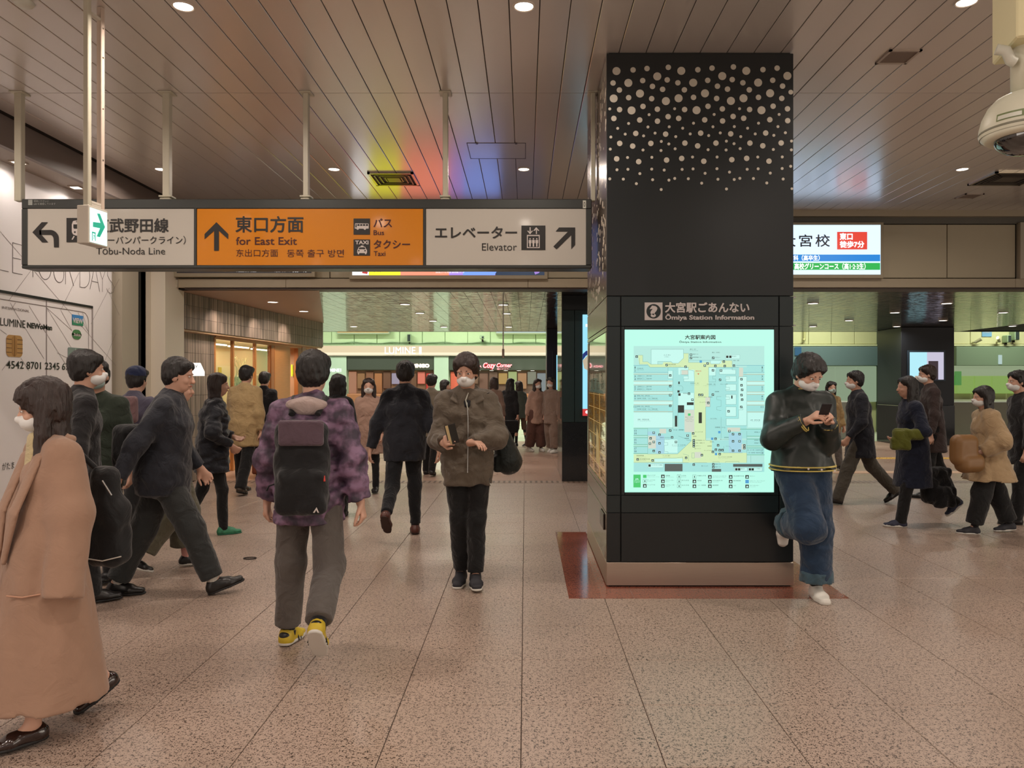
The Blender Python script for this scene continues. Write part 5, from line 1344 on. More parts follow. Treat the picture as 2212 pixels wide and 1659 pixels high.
# things fixed to the far wall
def spk(px, py, w, h, label, nm='wall_speaker', Fz=H):
    t = empty(nm, (Fz.X(px), Fz.Y, Fz.Z(py)), label, 'speaker')
    MB().bbox(Fz.X(px - w), Fz.X(px + w), Fz.Y - .35, Fz.Y - .05, Fz.Z(py + h), Fz.Z(py - h), .02).build('housing', mat('spk_green', (150, 172, 140), .5), t)
    MB().bbox(Fz.X(px - w * .75), Fz.X(px + w * .75), Fz.Y - .36, Fz.Y - .35, Fz.Z(py + h * .85), Fz.Z(py - h * .85), .004).build('grille', mat('spk_black', (30, 44, 42), .6), t)
    MB().tube([(Fz.X(px), Fz.Y - .15, Fz.Z(py + h)), (Fz.X(px), Fz.Y - .15, Fz.Z(py + h + 4))], .04).build('bracket', M_dark, t)
spk(885.5, 731, 4, 8.5, 'black box speaker on the pale green wall above the fascia letters')
cm = empty('box_camera', (H.X(1043), YF - .3, H.Z(730)), 'small box security camera on the pale green far wall', 'camera')
MB().bbox(H.X(1038), H.X(1047), YF - .8, YF - .3, H.Z(734), H.Z(726), .03).build('housing', mat('spk_green', (150, 172, 140), .5), cm)
MB().bbox(H.X(1042.5), H.X(1046.5), YF - .82, YF - .8, H.Z(733), H.Z(728.5), .01).build('lens_window', mat('spk_black', (30, 44, 42), .6), cm)
MB().tube([(H.X(1043), YF - .4, H.Z(734)), (H.X(1043), YF - .2, H.Z(737)), (H.X(1043), YF + .1, H.Z(737))], .05).build('bracket', M_dark, cm)
for (a, b, c, lab) in ((731, 844, (224, 178, 92), 'orange lit strip at the top of the pale green far wall'), (1071, 1300, (214, 236, 240), 'white lit strip at the top of the far wall beside the navy pillar')):
    t = empty('lit_strip', (H.X(a), YF - .3, H.Z(722)), lab, 'lit strip')
    MB().bbox(H.X(a), H.X(b), YF - .4, YF + .0, H.Z(722.5), H.Z(700), .03).build('casing', mat('strip_case', (168, 180, 160), .5), t)
    MB().box(H.X(a + 2), H.X(b - 2), YF - .41, YF - .4, H.Z(719.5), H.Z(701)).build('lit_panel', glow('strip%d' % a, c, .8), t)
# thin sensor pole hanging from the low ceiling
sp_ = empty('hanging_pole', tuple(P(1087, 660, 11.45)), 'thin metal pole hanging from the low ceiling before the red letter sign', 'pole')
pz = lambda py: P(1087, py, 13.0)
MB().tube([(pz(0).x, 13.0, ZL), pz(754)], .011, 8).build('rod', M_chrome, sp_)
MB().tube([pz(754), pz(773)], .022, 10).build('sensor_tube', mat('sensor_beige', (150, 132, 116), .3, .6), sp_)

# ------------------------------------------------------------------ right-hand far side
YR = 24.0
G = Face(YR)
# cream wall panels between the pillars
rw = MB().box(3.2, 19.5, YR + .12, YR + .4, 0, ZL + 1.5).build('wall_right_far', M_cream); tag(rw, kind='structure')
seams = [1640, 1700 + 207 * .2315, 1700 + 420 * .2315, 1700 + 637 * .2315, 1700 + 848 * .2315]
for a, b in zip(seams, seams[1:]): MB().bbox(G.X(a) + .008, G.X(b) - .008, YR + .05, YR + .13, G.Z(743), ZL + .9, .006).build('cream_panel', M_cream, rw)
for a, b in ((2062, 2098), (2098, 2190), (2190, 2260)): MB().bbox(G.X(a) + .008, G.X(b) - .008, YR + .05, YR + .13, G.Z(743), ZL + .9, .006).build('cream_panel', M_cream, rw)
for (a, b) in ((1500, 1895), (2060, 2300)): MB().bbox(G.X(a), G.X(b), YR - .02, YR + .13, G.Z(748), G.Z(744), .01).build('ledge', mat('cream_ledge', (206, 206, 160), .5), rw)
def band(x0, x1, y0, y1, m, name, parent, t=.1): return MB().bbox(G.X(x0), G.X(x1), YR - t, YR + .13, G.Z(y1), G.Z(y0), .01).build(name, m, parent)
ca = empty('ticket_counter', (G.X(1800), YR, 0), 'pale counter front with a grey header behind the crowd right of the pillar', 'counter')
band(1500, 1893, 749, 790, mat('header_grey', (96, 116, 118), .5), 'header', ca)
band(1500, 1714, 790, 868, glow('counter_glow', (160, 182, 150), .62), 'lit_opening', ca, .02)
for k in range(4): band(1714 + k * 45 + 1, 1714 + (k + 1) * 45 - 1, 791, 868, glow('counter_glow', (160, 182, 150), .62), 'lit_opening', ca, .02)
MB().bbox(3.2, 9.3, 21.0, 23.9, 0, 1.05, .02).build('counter_front', mat('counter_front', (150, 150, 140), .4), ca)
MB().bbox(G.X(1714), G.X(1728), YR - .14, YR - .11, G.Z(768), G.Z(750), .01).build('blue_plate', glow('plate_blue', (60, 130, 170), .5), ca)
pipe = empty('wall_pipe', (G.X(1732), YR, G.Z(737)), 'short curved pipe on the cream wall right of the big pillar', 'pipe')
MB().tube([(G.X(1737), YR - .05, ZL + .6), (G.X(1737), YR - .05, G.Z(731)), (G.X(1736), YR - .06, G.Z(734)), (G.X(1732), YR - .1, G.Z(736))], .045, 10).build('tube', mat('pipe_cream', (176, 172, 120), .4), pipe)
gc = MB().bbox(G.X(1896), G.X(1946), YR - .6, YR + .2, 0, ZL + 1, .02).build('trim_8', mat('column_greygreen', (74, 84, 70), .5)); tag(gc, kind='structure')
ps = empty('lit_poster', (G.X(1920), YR - .6, 1.0), 'tall narrow pale blue lit poster on the grey green column', 'screen')
Gp = Face(YR - .62)
Gp.rect(MB(), 1904, 767, 1936, 882, 0, .03).build('casing', M_dark, ps)
Gp.rect(MB(), 1907, 769, 1933, 872, .03, .004).build('lit_panel', glow('poster_blue', (168, 186, 224), .85), ps)
Gp.rect(MB(), 1919, 769, 1932, 800, .035, .002).build('pink_picture', glow('poster_pink', (172, 146, 172), .7), ps)
Gp.rect(MB(), 1907, 873, 1933, 881, .03, .004).build('red_foot', glow('poster_red', (150, 80, 108), .7), ps)
YB = 19.0; K = Face(YB)
bp_ = empty('black_pillar', (K.X(2004), YB, 0), 'plain black pillar with a lit screen at the right end of the low ceiling', 'pillar')
MB().bbox(K.X(1947), K.X(2061.5), YB, YB + 1.3, 1.0, ZL, .01).build('shaft', mat('pillar_plain_black', (28, 30, 34), .3), bp_)
MB().bbox(K.X(1946), K.X(2062.5), YB - .01, YB + 1.31, 0, 1.0, .01).build('base', M_granite, bp_)
sc2 = empty('lit_screen', (K.X(2004), YB, K.Z(820)), 'wide lit screen in pale blue and pink on the black pillar', 'screen')
K.rect(MB(), 1960, 757, 2040, 823, 0, .05).build('casing', mat('screen_case', (52, 66, 78), .4), sc2)
K.rect(MB(), 1963, 761, 2000, 820, .05, .005).build('lit_panel', glow('scr_a', (176, 232, 244), 1.05), sc2)
K.rect(MB(), 2000, 761, 2036, 820, .05, .005).build('lit_panel', glow('scr_b', (204, 200, 222), .95), sc2)
K.rect(MB(), 2003, 780, 2024, 820, .056, .002).build('dark_figure', glow('scr_c', (72, 56, 66), .6), sc2)
K.rect(MB(), 1974, 812, 1993, 820, .056, .002).build('tan_mark', glow('scr_d', (200, 176, 152), .8), sc2)
cb = empty('green_counter', (G.X(2140), YR, 0), 'counter with a grey green header and a lime lit band at the far right', 'counter')
band(2062, 2300, 749, 790, mat('header_green', (112, 130, 106), .5), 'header', cb)
band(2062, 2300, 790, 812, glow('cg_a', (160, 178, 140), .7), 'lit_opening', cb, .02)
for k in range(4): band(2066 + k * 38, 2102 + k * 38, 812, 850, glow('cg_b', (136, 170, 84), .8), 'lime_panel', cb, .04)
band(2062, 2075, 802, 832, glow('cg_c', (80, 150, 70), .7), 'dark_green_panel', cb, .06)
MB().bbox(11.9, 17, 21.0, 23.9, 0, 1.05, .02).build('counter_front', mat('counter_front2', (130, 126, 112), .4), cb)
band(2152, 2160, 767, 787, glow('cg_d', (180, 205, 200), .9), 'white_notice', cb, .12)
G.text('LUMINE', 2125, 715.5, 2142, 719, .06) and None
bl_ = empty('blue_notice', (G.X(2133), YR, G.Z(728)), 'light blue paper notice on the cream wall at the right', 'notice')
G.rect(MB(), 2122.5, 716, 2143.5, 727, -.045, .02).build('sheet', mat('notice_blue', (110, 160, 196), .5), bl_)
G.text('LUMINE 1', 2125, 716.8, 2141, 719.4, -.02).build('lettering', M_signw, bl_)
for (px, py, dx, lit, lab) in ((2106, 737, 1, 0, 'small tilted spotlight on the cream wall left of the blue notice'), (2151, 735, -1, 1, 'small glowing spotlight on the cream wall right of the blue notice')):
    t = empty('wall_spotlight', (G.X(px), YR, G.Z(py)), lab, 'spotlight')
    a = Vector((G.X(px - 4 * dx), YR - .1, G.Z(py + 3))); b_ = Vector((G.X(px + 5 * dx), YR - .22, G.Z(py - 4)))
    MB().tube([a, b_], [.045, .055], 12).build('head', mat('spot_cream', (180, 176, 140), .4), t)
    MB().tube([a + Vector((0, .12, 0)), a], .03, 8).build('bracket', mat('spot_cream', (180, 176, 140), .4), t)
    if lit: MB().disc(tuple(b_ + Vector((0, -.004, 0))), XU, ZU, .05, 14).build('lens', M_lens, t)
spk(2166, 733, 4, 8, 'lower small black speaker on the cream wall at the right', Fz=Face(YR + .1))
spk(2182.5, 725, 5, 11, 'taller black speaker high on the cream wall at the right', Fz=Face(YR + .1))

# ------------------------------------------------------------------ dome camera near the top right corner
YD = 2.72; DX = (2216 - CX) * YD / F
dm = empty('dome_camera', (DX, YD, 2.3), 'cream dome security camera hanging on a post in the top right corner', 'camera')
M_cam = mat('camera_cream', (206, 204, 184), .42); M_cam2 = mat('camera_box_cream', (222, 214, 172), .45)
zd = lambda py: EYE - (py - CY) * YD / F
bx = MB().bbox(-.12, .12, -.12, .12, 0, ZC - zd(105), .006)
ca_, sa_ = math.cos(math.radians(-14)), math.sin(math.radians(-14))
bx.v = [(DX + .055 + v[0] * ca_ - v[1] * sa_, YD + v[0] * sa_ + v[1] * ca_, zd(105) + v[2]) for v in bx.v]
bx.build('mounting_box', M_cam2, dm)
MB().lathe((DX, YD, 0), [(.0, zd(208)), (.048, zd(208)), (.048, zd(100))], 24).build('post', M_cam, dm)
MB().tube([(DX - .12, YD - .02, zd(112)), (DX - .09, YD - .03, zd(118)), (DX - .075, YD - .03, zd(138)), (DX - .06, YD - .03, zd(142))], .019, 10).build('cable_gland', M_plastic, dm)
k = YD / F
prof = [(87, 292), (89, 286), (88, 272), (83, 250), (72, 228), (58, 213), (40, 204), (20, 200), (0, 199)]
MB().lathe((DX, YD, 0), [(r * k, zd(y)) for r, y in prof], 40).build('housing', M_cam, dm)
MB().lathe((DX, YD, 0), [(58 * k, zd(300)), (74 * k, zd(302)), (86 * k, zd(292)), (80 * k, zd(288))], 40).build('lower_ring', M_cam, dm)
MB().lathe((DX, YD, 0), [(88.5 * k, zd(287)), (90 * k, zd(284)), (89 * k, zd(281))], 40).build('seam_ring', mat('cam_seam', (120, 118, 100), .5), dm)
dome = [(60 * math.sin(a) * k, zd(300) - 34 * math.cos(a) * k) for a in [math.pi / 2 * q / 10 for q in range(11)]]
MB().lathe((DX, YD, 0), dome, 40).build('glass_dome', mat('dome_smoke', (24, 26, 26), .03, coat=1.0, coatrough=.01, spec=.8), dm)
lab = MB()
for q in range(8):
    a0 = math.radians(200 + q * 5.0); a1 = math.radians(200 + (q + 1) * 5.0)
    r0, r1 = 88.8 * k, 86.2 * k
    lab.add([(DX + r0 * math.cos(a0), YD + r0 * math.sin(a0), zd(274)), (DX + r0 * math.cos(a1), YD + r0 * math.sin(a1), zd(274)), (DX + r1 * math.cos(a1), YD + r1 * math.sin(a1), zd(259)), (DX + r1 * math.cos(a0), YD + r1 * math.sin(a0), zd(259))], [(0, 1, 2, 3)])
lab.build('green_label', mat('label_green', (110, 122, 78), .5), dm)
lab = MB()
for q in range(6):
    a0 = math.radians(202 + q * 5.0); a1 = math.radians(202 + (q + 1) * 5.0)
    r0, r1 = 89.3 * k, 87.2 * k
    lab.add([(DX + r0 * math.cos(a0), YD + r0 * math.sin(a0), zd(272)), (DX + r0 * math.cos(a1), YD + r0 * math.sin(a1), zd(272)), (DX + r1 * math.cos(a1), YD + r1 * math.sin(a1), zd(263)), (DX + r1 * math.cos(a0), YD + r1 * math.sin(a0), zd(263))], [(0, 1, 2, 3)])
lab.build('white_label', M_plastic, dm)

# dropped hair tie on the floor
ht = MB(); c = P(540, 1207, 1.587 * F / (1207 - CY)); pts = [(c.x + .055 * math.cos(a), c.y + .035 * math.sin(a), .006) for a in [2 * math.pi * q / 20 for q in range(21)]]
tag(ht.tube(pts, .005, 6).build('hair_tie', mat('tie_dark', (40, 30, 28), .7)), 'thin dark hair tie dropped on the floor left of centre', 'hair tie')
# ------------------------------------------------------------------ people: smooth solid shapes grown from limb skeletons
try:
    import openvdb as vdb
except ImportError:
    import pyopenvdb as vdb

def _n(v):
    v = np.asarray(v, float); return v / (np.linalg.norm(v) + 1e-12)

def wob(p, sc, seed):
    """smooth pseudo noise, about -1..1"""
    x, y, z = p[..., 0] * sc, p[..., 1] * sc, p[..., 2] * sc
    s = seed * 1.7
    a = np.sin(x * 1.3 + 1.9 * np.sin(y * .9 + s) + s)
    b = np.sin(y * 1.7 + 1.6 * np.sin(z * 1.1 + s * 1.3) + 2.1 * s)
    c = np.sin(z * 1.1 + 1.8 * np.sin(x * 1.2 - s) + .7 * s)
    return (a * b + b * c + c * a) / 1.6

class Blob:
    """signed-distance modelling: smooth union of tapered limbs and ellipsoids"""
    def __init__(s, voxel=.012, k=.02): s.prims = []; s.vx = voxel; s.k = k; s.cuts = []; s.fold = None
    def limb(s, a, b, ra, rb, k=None, flat=0):
        a, b = np.asarray(a, float), np.asarray(b, float); s.prims.append(('L', a, b, ra, rb, k, flat)); return s
    def oval(s, a, b, ra, rb, u, k=None, flat=0):
        """elliptic limb: ra/rb = (half width along u, half depth)"""
        s.prims.append(('O', np.asarray(a, float), np.asarray(b, float), ra, rb, k, flat, _n(u))); return s
    def ball(s, c, r, M=None, k=None):
        s.prims.append(('B', np.asarray(c, float), np.asarray(r, float) * np.ones(3), np.eye(3) if M is None else np.asarray(M, float), k)); return s
    def box(s, c, h, M=None, rnd=.02, k=None):
        s.prims.append(('X', np.asarray(c, float), np.asarray(h, float), np.eye(3) if M is None else np.asarray(M, float), rnd, k)); return s
    def cut(s, point, normal):
        """remove everything on the side the normal points to"""
        s.cuts.append((np.asarray(point, float), _n(normal))); return s
    def bounds(s):
        lo = np.full(3, 1e9); hi = -lo
        for p in s.prims:
            if p[0] == 'L': r = max(p[3], p[4]); l, h = np.minimum(p[1], p[2]) - r, np.maximum(p[1], p[2]) + r
            elif p[0] == 'O': r = max(max(p[3]), max(p[4])); l, h = np.minimum(p[1], p[2]) - r, np.maximum(p[1], p[2]) + r
            elif p[0] == 'B': r = max(p[2]); l, h = p[1] - r, p[1] + r
            else: r = np.linalg.norm(p[2]) + p[4]; l, h = p[1] - r, p[1] + r
            lo = np.minimum(lo, l); hi = np.maximum(hi, h)
        return lo, hi
    def mesh(s, name, grow=0.0):
        lo, hi = s.bounds()
        vx = s.vx; pad = 4 * vx + grow
        lo -= pad; hi += pad
        n = np.ceil((hi - lo) / vx).astype(int) + 1
        D = np.full(n, 6 * vx, np.float32)
        ax = [lo[i] + vx * np.arange(n[i]) for i in range(3)]
        for p in s.prims:
            kk = (p[5] if p[0] in 'LOX' and p[5] is not None else (p[4] if p[0] == 'B' and p[4] is not None else s.k))
            if p[0] == 'L': r = max(p[3], p[4]); l, h = np.minimum(p[1], p[2]) - r, np.maximum(p[1], p[2]) + r
            elif p[0] == 'O': r = max(max(p[3]), max(p[4])); l, h = np.minimum(p[1], p[2]) - r, np.maximum(p[1], p[2]) + r
            elif p[0] == 'B': r = max(p[2]); l, h = p[1] - r, p[1] + r
            else: r = np.linalg.norm(p[2]) + p[4]; l, h = p[1] - r, p[1] + r
            m = kk + 4 * vx + grow
            i0 = np.clip(np.floor((l - m - lo) / vx).astype(int), 0, n - 1); i1 = np.clip(np.ceil((h + m - lo) / vx).astype(int) + 1, 1, n)
            X, Y, Zz = np.meshgrid(ax[0][i0[0]:i1[0]], ax[1][i0[1]:i1[1]], ax[2][i0[2]:i1[2]], indexing='ij')
            q = np.stack([X, Y, Zz], -1).astype(np.float32)
            if p[0] in 'LO':
                a, b = p[1], p[2]; d = b - a; L = np.linalg.norm(d) + 1e-9; dn = d / L
                w = q - a; t = w @ dn; tc = np.clip(t, 0, L) / L
                rad = w - t[..., None] * dn
                if p[0] == 'L':
                    rr_ = p[3] + (p[4] - p[3]) * tc
                    lat = np.sqrt((rad ** 2).sum(-1))
                    over = np.maximum(np.maximum(-t, t - L), 0)
                    if p[6]:
                        # flat ends: bit 1 = start, bit 2 = end
                        dist = np.sqrt(lat ** 2 + over ** 2) - rr_
                        if p[6] & 1: dist = np.where(t < 0, np.maximum(lat - rr_, -t), dist); dist = np.maximum(dist, -t)
                        if p[6] & 2: dist = np.maximum(np.where(t > L, lat - rr_, dist), t - L)
                    else: dist = np.sqrt(lat ** 2 + over ** 2) - rr_
                else:
                    u = p[7] - (p[7] @ dn) * dn; u = _n(u); v = np.cross(dn, u)
                    ru = p[3][0] + (p[4][0] - p[3][0]) * tc; rv = p[3][1] + (p[4][1] - p[3][1]) * tc
                    a1 = rad @ u; a2 = rad @ v
                    over = np.maximum(np.maximum(-t, t - L), 0)
                    mn = np.minimum(ru, rv)
                    e = (np.abs(a1 / ru) ** 2.3 + np.abs(a2 / rv) ** 2.3) ** (1 / 2.3)
                    if p[6]:
                        dist = (np.sqrt(e ** 2 + (over / mn) ** 2) - 1) * mn
                        lat = (e - 1) * mn
                        if p[6] & 1: dist = np.maximum(np.where(t < 0, lat, dist), -t)
                        if p[6] & 2: dist = np.maximum(np.where(t > L, lat, dist), t - L)
                    else: dist = (np.sqrt(e ** 2 + (over / mn) ** 2) - 1) * mn
            elif p[0] == 'B':
                w = (q - p[1]) @ p[3].T / p[2]
                l_ = np.sqrt((w ** 2).sum(-1)); dist = (l_ - 1) * min(p[2])
            else:
                w = np.abs((q - p[1]) @ p[3].T) - (p[2] - p[4])
                dist = np.sqrt((np.maximum(w, 0) ** 2).sum(-1)) + np.minimum(w.max(-1), 0) - p[4]
            sub = D[i0[0]:i1[0], i0[1]:i1[1], i0[2]:i1[2]]
            if kk > 1e-5:
                hh_ = np.maximum(kk - np.abs(sub - dist), 0) / kk
                res = np.minimum(sub, dist) - hh_ * hh_ * kk * .25
            else: res = np.minimum(sub, dist)
            D[i0[0]:i1[0], i0[1]:i1[1], i0[2]:i1[2]] = res
        if s.fold or s.cuts or grow:
            if s.fold:
                X, Y, Zz = np.meshgrid(*ax, indexing='ij'); q = np.stack([X, Y, Zz], -1).astype(np.float32)
                D = D + s.fold(q).astype(np.float32)
            D = D - grow
            for pt, nm in s.cuts:
                pl = (ax[0][:, None, None] - pt[0]) * nm[0] + (ax[1][None, :, None] - pt[1]) * nm[1] + (ax[2][None, None, :] - pt[2]) * nm[2]
                D = np.maximum(D, pl)
        D = np.clip(D, -3 * vx, 3 * vx)
        g = vdb.FloatGrid(background=float(3 * vx)); g.copyFromArray(np.ascontiguousarray(D, dtype=np.float32))
        pts, quads = g.convertToQuads(isovalue=0.0)
        pts = np.asarray(pts, float) * vx + lo
        me = bpy.data.meshes.new(name)
        if len(quads):
            q4 = np.asarray(quads, int)[:, ::-1]
            me.vertices.add(len(pts)); me.vertices.foreach_set('co', pts.ravel())
            me.loops.add(q4.size); me.loops.foreach_set('vertex_index', q4.ravel())
            me.polygons.add(len(q4)); me.polygons.foreach_set('loop_start', np.arange(0, q4.size, 4)); me.polygons.foreach_set('loop_total', np.full(len(q4), 4))
            me.polygons.foreach_set('use_smooth', np.ones(len(q4), bool))
            me.update(calc_edges=True); me.validate()
        return me

def join_mesh(name, mes):
    vs = []; fs = []
    for me in mes:
        n = len(vs)
        co = np.empty(len(me.vertices) * 3); me.vertices.foreach_get('co', co); vs += [tuple(c) for c in co.reshape(-1, 3)]
        fs += [tuple(n + i for i in p.vertices) for p in me.polygons]
        bpy.data.meshes.remove(me)
    r = bpy.data.meshes.new(name); r.from_pydata(vs, [], fs); r.polygons.foreach_set('use_smooth', [True] * len(fs)); r.update()
    return r

def cloth(name, col, rough=.85, noise=.12, bump=.35, bs=60, sheen=.2, **kw):
    if name in MATS: return MATS[name]
    m = mat(name, col, rough, noise=noise, nscale=14, bump=bump, bscale=bs, spec=.25, **kw)
    m.node_tree.nodes['Principled BSDF'].inputs['Sheen Weight'].default_value = sheen
    for n_ in m.node_tree.nodes:
        if n_.type == 'BUMP':
            n_.inputs['Distance'].default_value = .035
            t_ = n_.inputs['Height'].links[0].from_node; t_.inputs['Scale'].default_value = 8.5; t_.inputs['Detail'].default_value = 9; t_.inputs['Distortion'].default_value = 1.2
            n_.inputs['Strength'].default_value = min(1.0, bump * 2.2)
    return m
M_skin = mat('skin', (204, 160, 138), .5, noise=.06, nscale=12, spec=.35)
M_skin2 = mat('skin_tan', (196, 146, 118), .5, noise=.06, nscale=12, spec=.35)
M_hair = mat('hair_black', (24, 20, 19), .45, noise=.4, nscale=30, bump=.8, bscale=90, stretch=(1, 1, .15), spec=.5)
M_hairb = mat('hair_brown', (44, 30, 26), .45, noise=.4, nscale=30, bump=.8, bscale=90, stretch=(1, 1, .15), spec=.5)
M_mask = mat('mask_white', (226, 226, 224), .8)
M_eye = mat('eye_white', (220, 214, 208), .3); M_iris = mat('iris_dark', (24, 16, 14), .2); M_lip = mat('lip', (176, 104, 96), .5)

def person(label, x, y, heading, H=1.70, legs=((18, 10, 0), (-14, 20, 25)), hands=None, poles=None, lean=3, twist=0, head=(0, 0), lift=0.0,
           top=None, bottom=None, shoes=None, hair=None, mask=None, hat=None, skin=None, vx=.014, bulk=1.0, group=None, female=False, fine_hands=(False, False), hip_dx=0.0, leg_abd=(2, 2), foot_yaw=(6, -6)):
    th = math.radians(heading)
    fw = np.array([math.sin(th), math.cos(th), 0]); rt_ = np.array([math.cos(th), -math.sin(th), 0]); up = np.array([0, 0, 1.0])
    skin = skin or M_skin
    Wd = lambda p: rt_ * p[0] * H + fw * p[1] * H + up * p[2] * H      # body frame (x right, y forward, z up; unit = height)
    # ---- legs first, hips at 0
    hipw = .05
    J = {}
    for i, sd in ((0, -1), (1, 1)):      # 0 = left, 1 = right
        a, kf, ft = legs[i]
        ab = math.radians(leg_abd[i]) * sd
        A = math.radians(a); K = math.radians(a - kf)
        hp = np.array([sd * hipw, 0, 0])
        kn = hp + .245 * np.array([math.sin(ab), math.sin(A) * math.cos(ab), -math.cos(A) * math.cos(ab)])
        an = kn + .240 * np.array([math.sin(ab) * .6, math.sin(K), -math.cos(K)])
        fa_ = math.radians(-ft); fy = math.radians(foot_yaw[i])
        fdir = np.array([math.sin(fy) * math.cos(fa_), math.cos(fy) * math.cos(fa_), math.sin(fa_)])
        fup = np.array([-math.sin(fy) * math.sin(fa_), -math.cos(fy) * math.sin(fa_), math.cos(fa_)])
        heel = an - fdir * .028 - fup * .045; toe = an + fdir * .115 - fup * .045; ball_ = an + fdir * .075 - fup * .045
        J[i] = dict(hip=hp, knee=kn, ank=an, fd=fdir, fu=fup, heel=heel, toe=toe)
    low = min(min(J[i]['heel'][2], J[i]['toe'][2]) for i in (0, 1))
    hz = -low + lift
    for i in (0, 1):
        for q in ('hip', 'knee', 'ank', 'heel', 'toe'): J[i][q] = J[i][q] + np.array([hip_dx, 0, hz])
    pel = np.array([hip_dx, 0, hz])
    ln = math.radians(lean); tw = math.radians(twist)
    td = np.array([-hip_dx * 0, math.sin(ln), math.cos(ln)])            # trunk direction
    tu = np.array([math.cos(tw), math.sin(tw), 0])                      # shoulder line
    tf = np.cross(td, tu) * -1
    tf = np.array([-math.sin(tw) * 1.0, math.cos(tw), -math.sin(ln)])
    waist = pel + td * .10; chest = pel + td * .21; shc = pel + td * .295; neck0 = pel + td * .315; neck1 = pel + td * .355
    neck1 = neck1 + np.array([0, .008, 0])
    sw = (.086 if female else .098) * min(bulk, 1.08)
    S = {0: shc - td * .016 - tu * sw, 1: shc - td * .016 + tu * sw}
    # arms by two-bone reach; targets are given relative to the shoulders' centre line (x right, y forward, z up from the floor)
    hands = hands or ((-.15, .06, .455), (.15, -.02, .455))
    poles = poles or ((-.6, -1, 0), (.6, -1, 0))
    E = {}; Wr = {}
    for i in (0, 1):
        T_ = np.array(hands[i][:3], float) + np.array([hip_dx, 0, 0])
        s_ = S[i]; d_ = T_ - s_; L = np.linalg.norm(d_); l1, l2 = .172, .150
        L = min(L, (l1 + l2) * .995); dn = _n(d_); T_ = s_ + dn * L
        c = (l1 ** 2 - l2 ** 2 + L ** 2) / (2 * L); h = math.sqrt(max(l1 ** 2 - c ** 2, 0))
        pv = np.array(poles[i], float); pv = pv - (pv @ dn) * dn; pv = _n(pv)
        E[i] = s_ + dn * c + pv * h; Wr[i] = T_
    # head
    hy, hp_ = math.radians(head[0]), math.radians(head[1])               # yaw (right +), pitch (down +)
    hf = np.array([math.sin(hy) * math.cos(hp_), math.cos(hy) * math.cos(hp_), -math.sin(hp_)])
    hr = np.array([math.cos(hy), -math.sin(hy), 0]); hu = np.cross(hr, hf)
    hc = neck1 + hu * .058 + hf * .012
    root = np.array([x, y, 0.0])
    W3 = lambda p: root + Wd(p)
    Rw = np.stack([rt_, fw, up], 1)
    dirw = lambda v: Rw @ np.asarray(v, float)
    Hm = np.stack([dirw(hr), dirw(hf), dirw(hu)], 0)                      # rows: head axes in world
    t = empty('person', (x, y, 0), label, 'person', group)
    def part(name, me, m, par=None):
        return link(name, me, m, par or t)
    near = vx <= .0125
    # ---------------- body
    b = Blob(vx if not near else .010, .018 * H)
    hw = lambda dx, dy, dz: W3(hc + hr * dx + hf * dy + hu * dz)
    bl = b.limb
    b.limb(W3(neck0 - td * .03), W3(neck1 + hu * .02), .034 * H, .031 * H)
    b.oval(W3(pel), W3(waist), (.080 * H, .056 * H), (.076 * H, .052 * H), dirw(tu))
    b.oval(W3(waist), W3(chest), (.082 * H, .056 * H), (.092 * H, .064 * H), dirw(tu))
    b.oval(W3(chest), W3(shc - td * .02), (.092 * H, .062 * H), (.088 * H, .048 * H), dirw(tu))
    for i in (0, 1):
        j = J[i]
        b.limb(W3(j['hip']), W3(j['knee']), .044 * H, .026 * H); b.limb(W3(j['knee']), W3(j['knee'] * .6 + j['ank'] * .4), .025 * H, .026 * H); b.limb(W3(j['knee'] * .6 + j['ank'] * .4), W3(j['ank']), .026 * H, .019 * H)
        b.limb(W3(j['ank']), W3(j['ank'] + j['fd'] * .07 - j['fu'] * .028), .016 * H, .010 * H)
        b.limb(W3(S[i]), W3(E[i]), .030 * H, .024 * H); b.limb(W3(E[i]), W3(Wr[i]), .023 * H, .016 * H)
    hb = Blob(.0065 if near else vx * .8, .012 * H)
    s_ = H
    hb.ball(hw(0, -.006, .022), (.0455 * s_, .056 * s_, .050 * s_), Hm)
    hb.ball(hw(0, .008, -.014), (.039 * s_, .044 * s_, .050 * s_), Hm)
    hb.ball(hw(0, .022, -.044), (.024 * s_, .022 * s_, .018 * s_), Hm)
    hb.limb(hw(0, .050, .006), hw(0, .060, -.016), .006 * s_, .009 * s_, k=.008)
    hb.ball(hw(0, .060, -.018), (.011 * s_, .008 * s_, .007 * s_), Hm, k=.006)
    for sd in (-1, 1):
        hb.ball(hw(sd * .0455, -.004, -.004), (.007 * s_, .014 * s_, .020 * s_), Hm, k=.006)
        hb.ball(hw(sd * .018, .044, .014), (.016 * s_, .010 * s_, .006 * s_), Hm, k=.008)
        hb.ball(hw(sd * .022, .036, -.016), (.014 * s_, .012 * s_, .012 * s_), Hm, k=.012)
    hb.ball(hw(0, .049, -.034), (.015 * s_, .007 * s_, .0045 * s_), Hm, k=.004)
    hb.limb(hw(0, -.012, -.04), W3(neck1 - td * .03), .033 * s_, .032 * s_)
    mes = [b.mesh('body'), hb.mesh('body')]
    # hands with palm, four fingers, thumb
    for i, sd in ((0, -1), (1, 1)):
        fine = fine_hands[i]
        ad_ = _n(Wr[i] - E[i])
        hspec = hands[i][3:] if len(hands[i]) > 3 else None
        fdir = _n(hspec[0]) if hspec and len(hspec) > 0 and hspec[0] is not None else ad_
        pal = _n(np.cross(fdir, np.array([0, 1.0, 0]))) * (-sd) if not (hspec and len(hspec) > 1) else _n(hspec[1])   # palm normal points inwards
        pal = _n(pal - (pal @ fdir) * fdir)
        across = np.cross(fdir, pal) * sd * -1   # towards the thumb side
        curl = hspec[2] if hspec and len(hspec) > 2 else 35
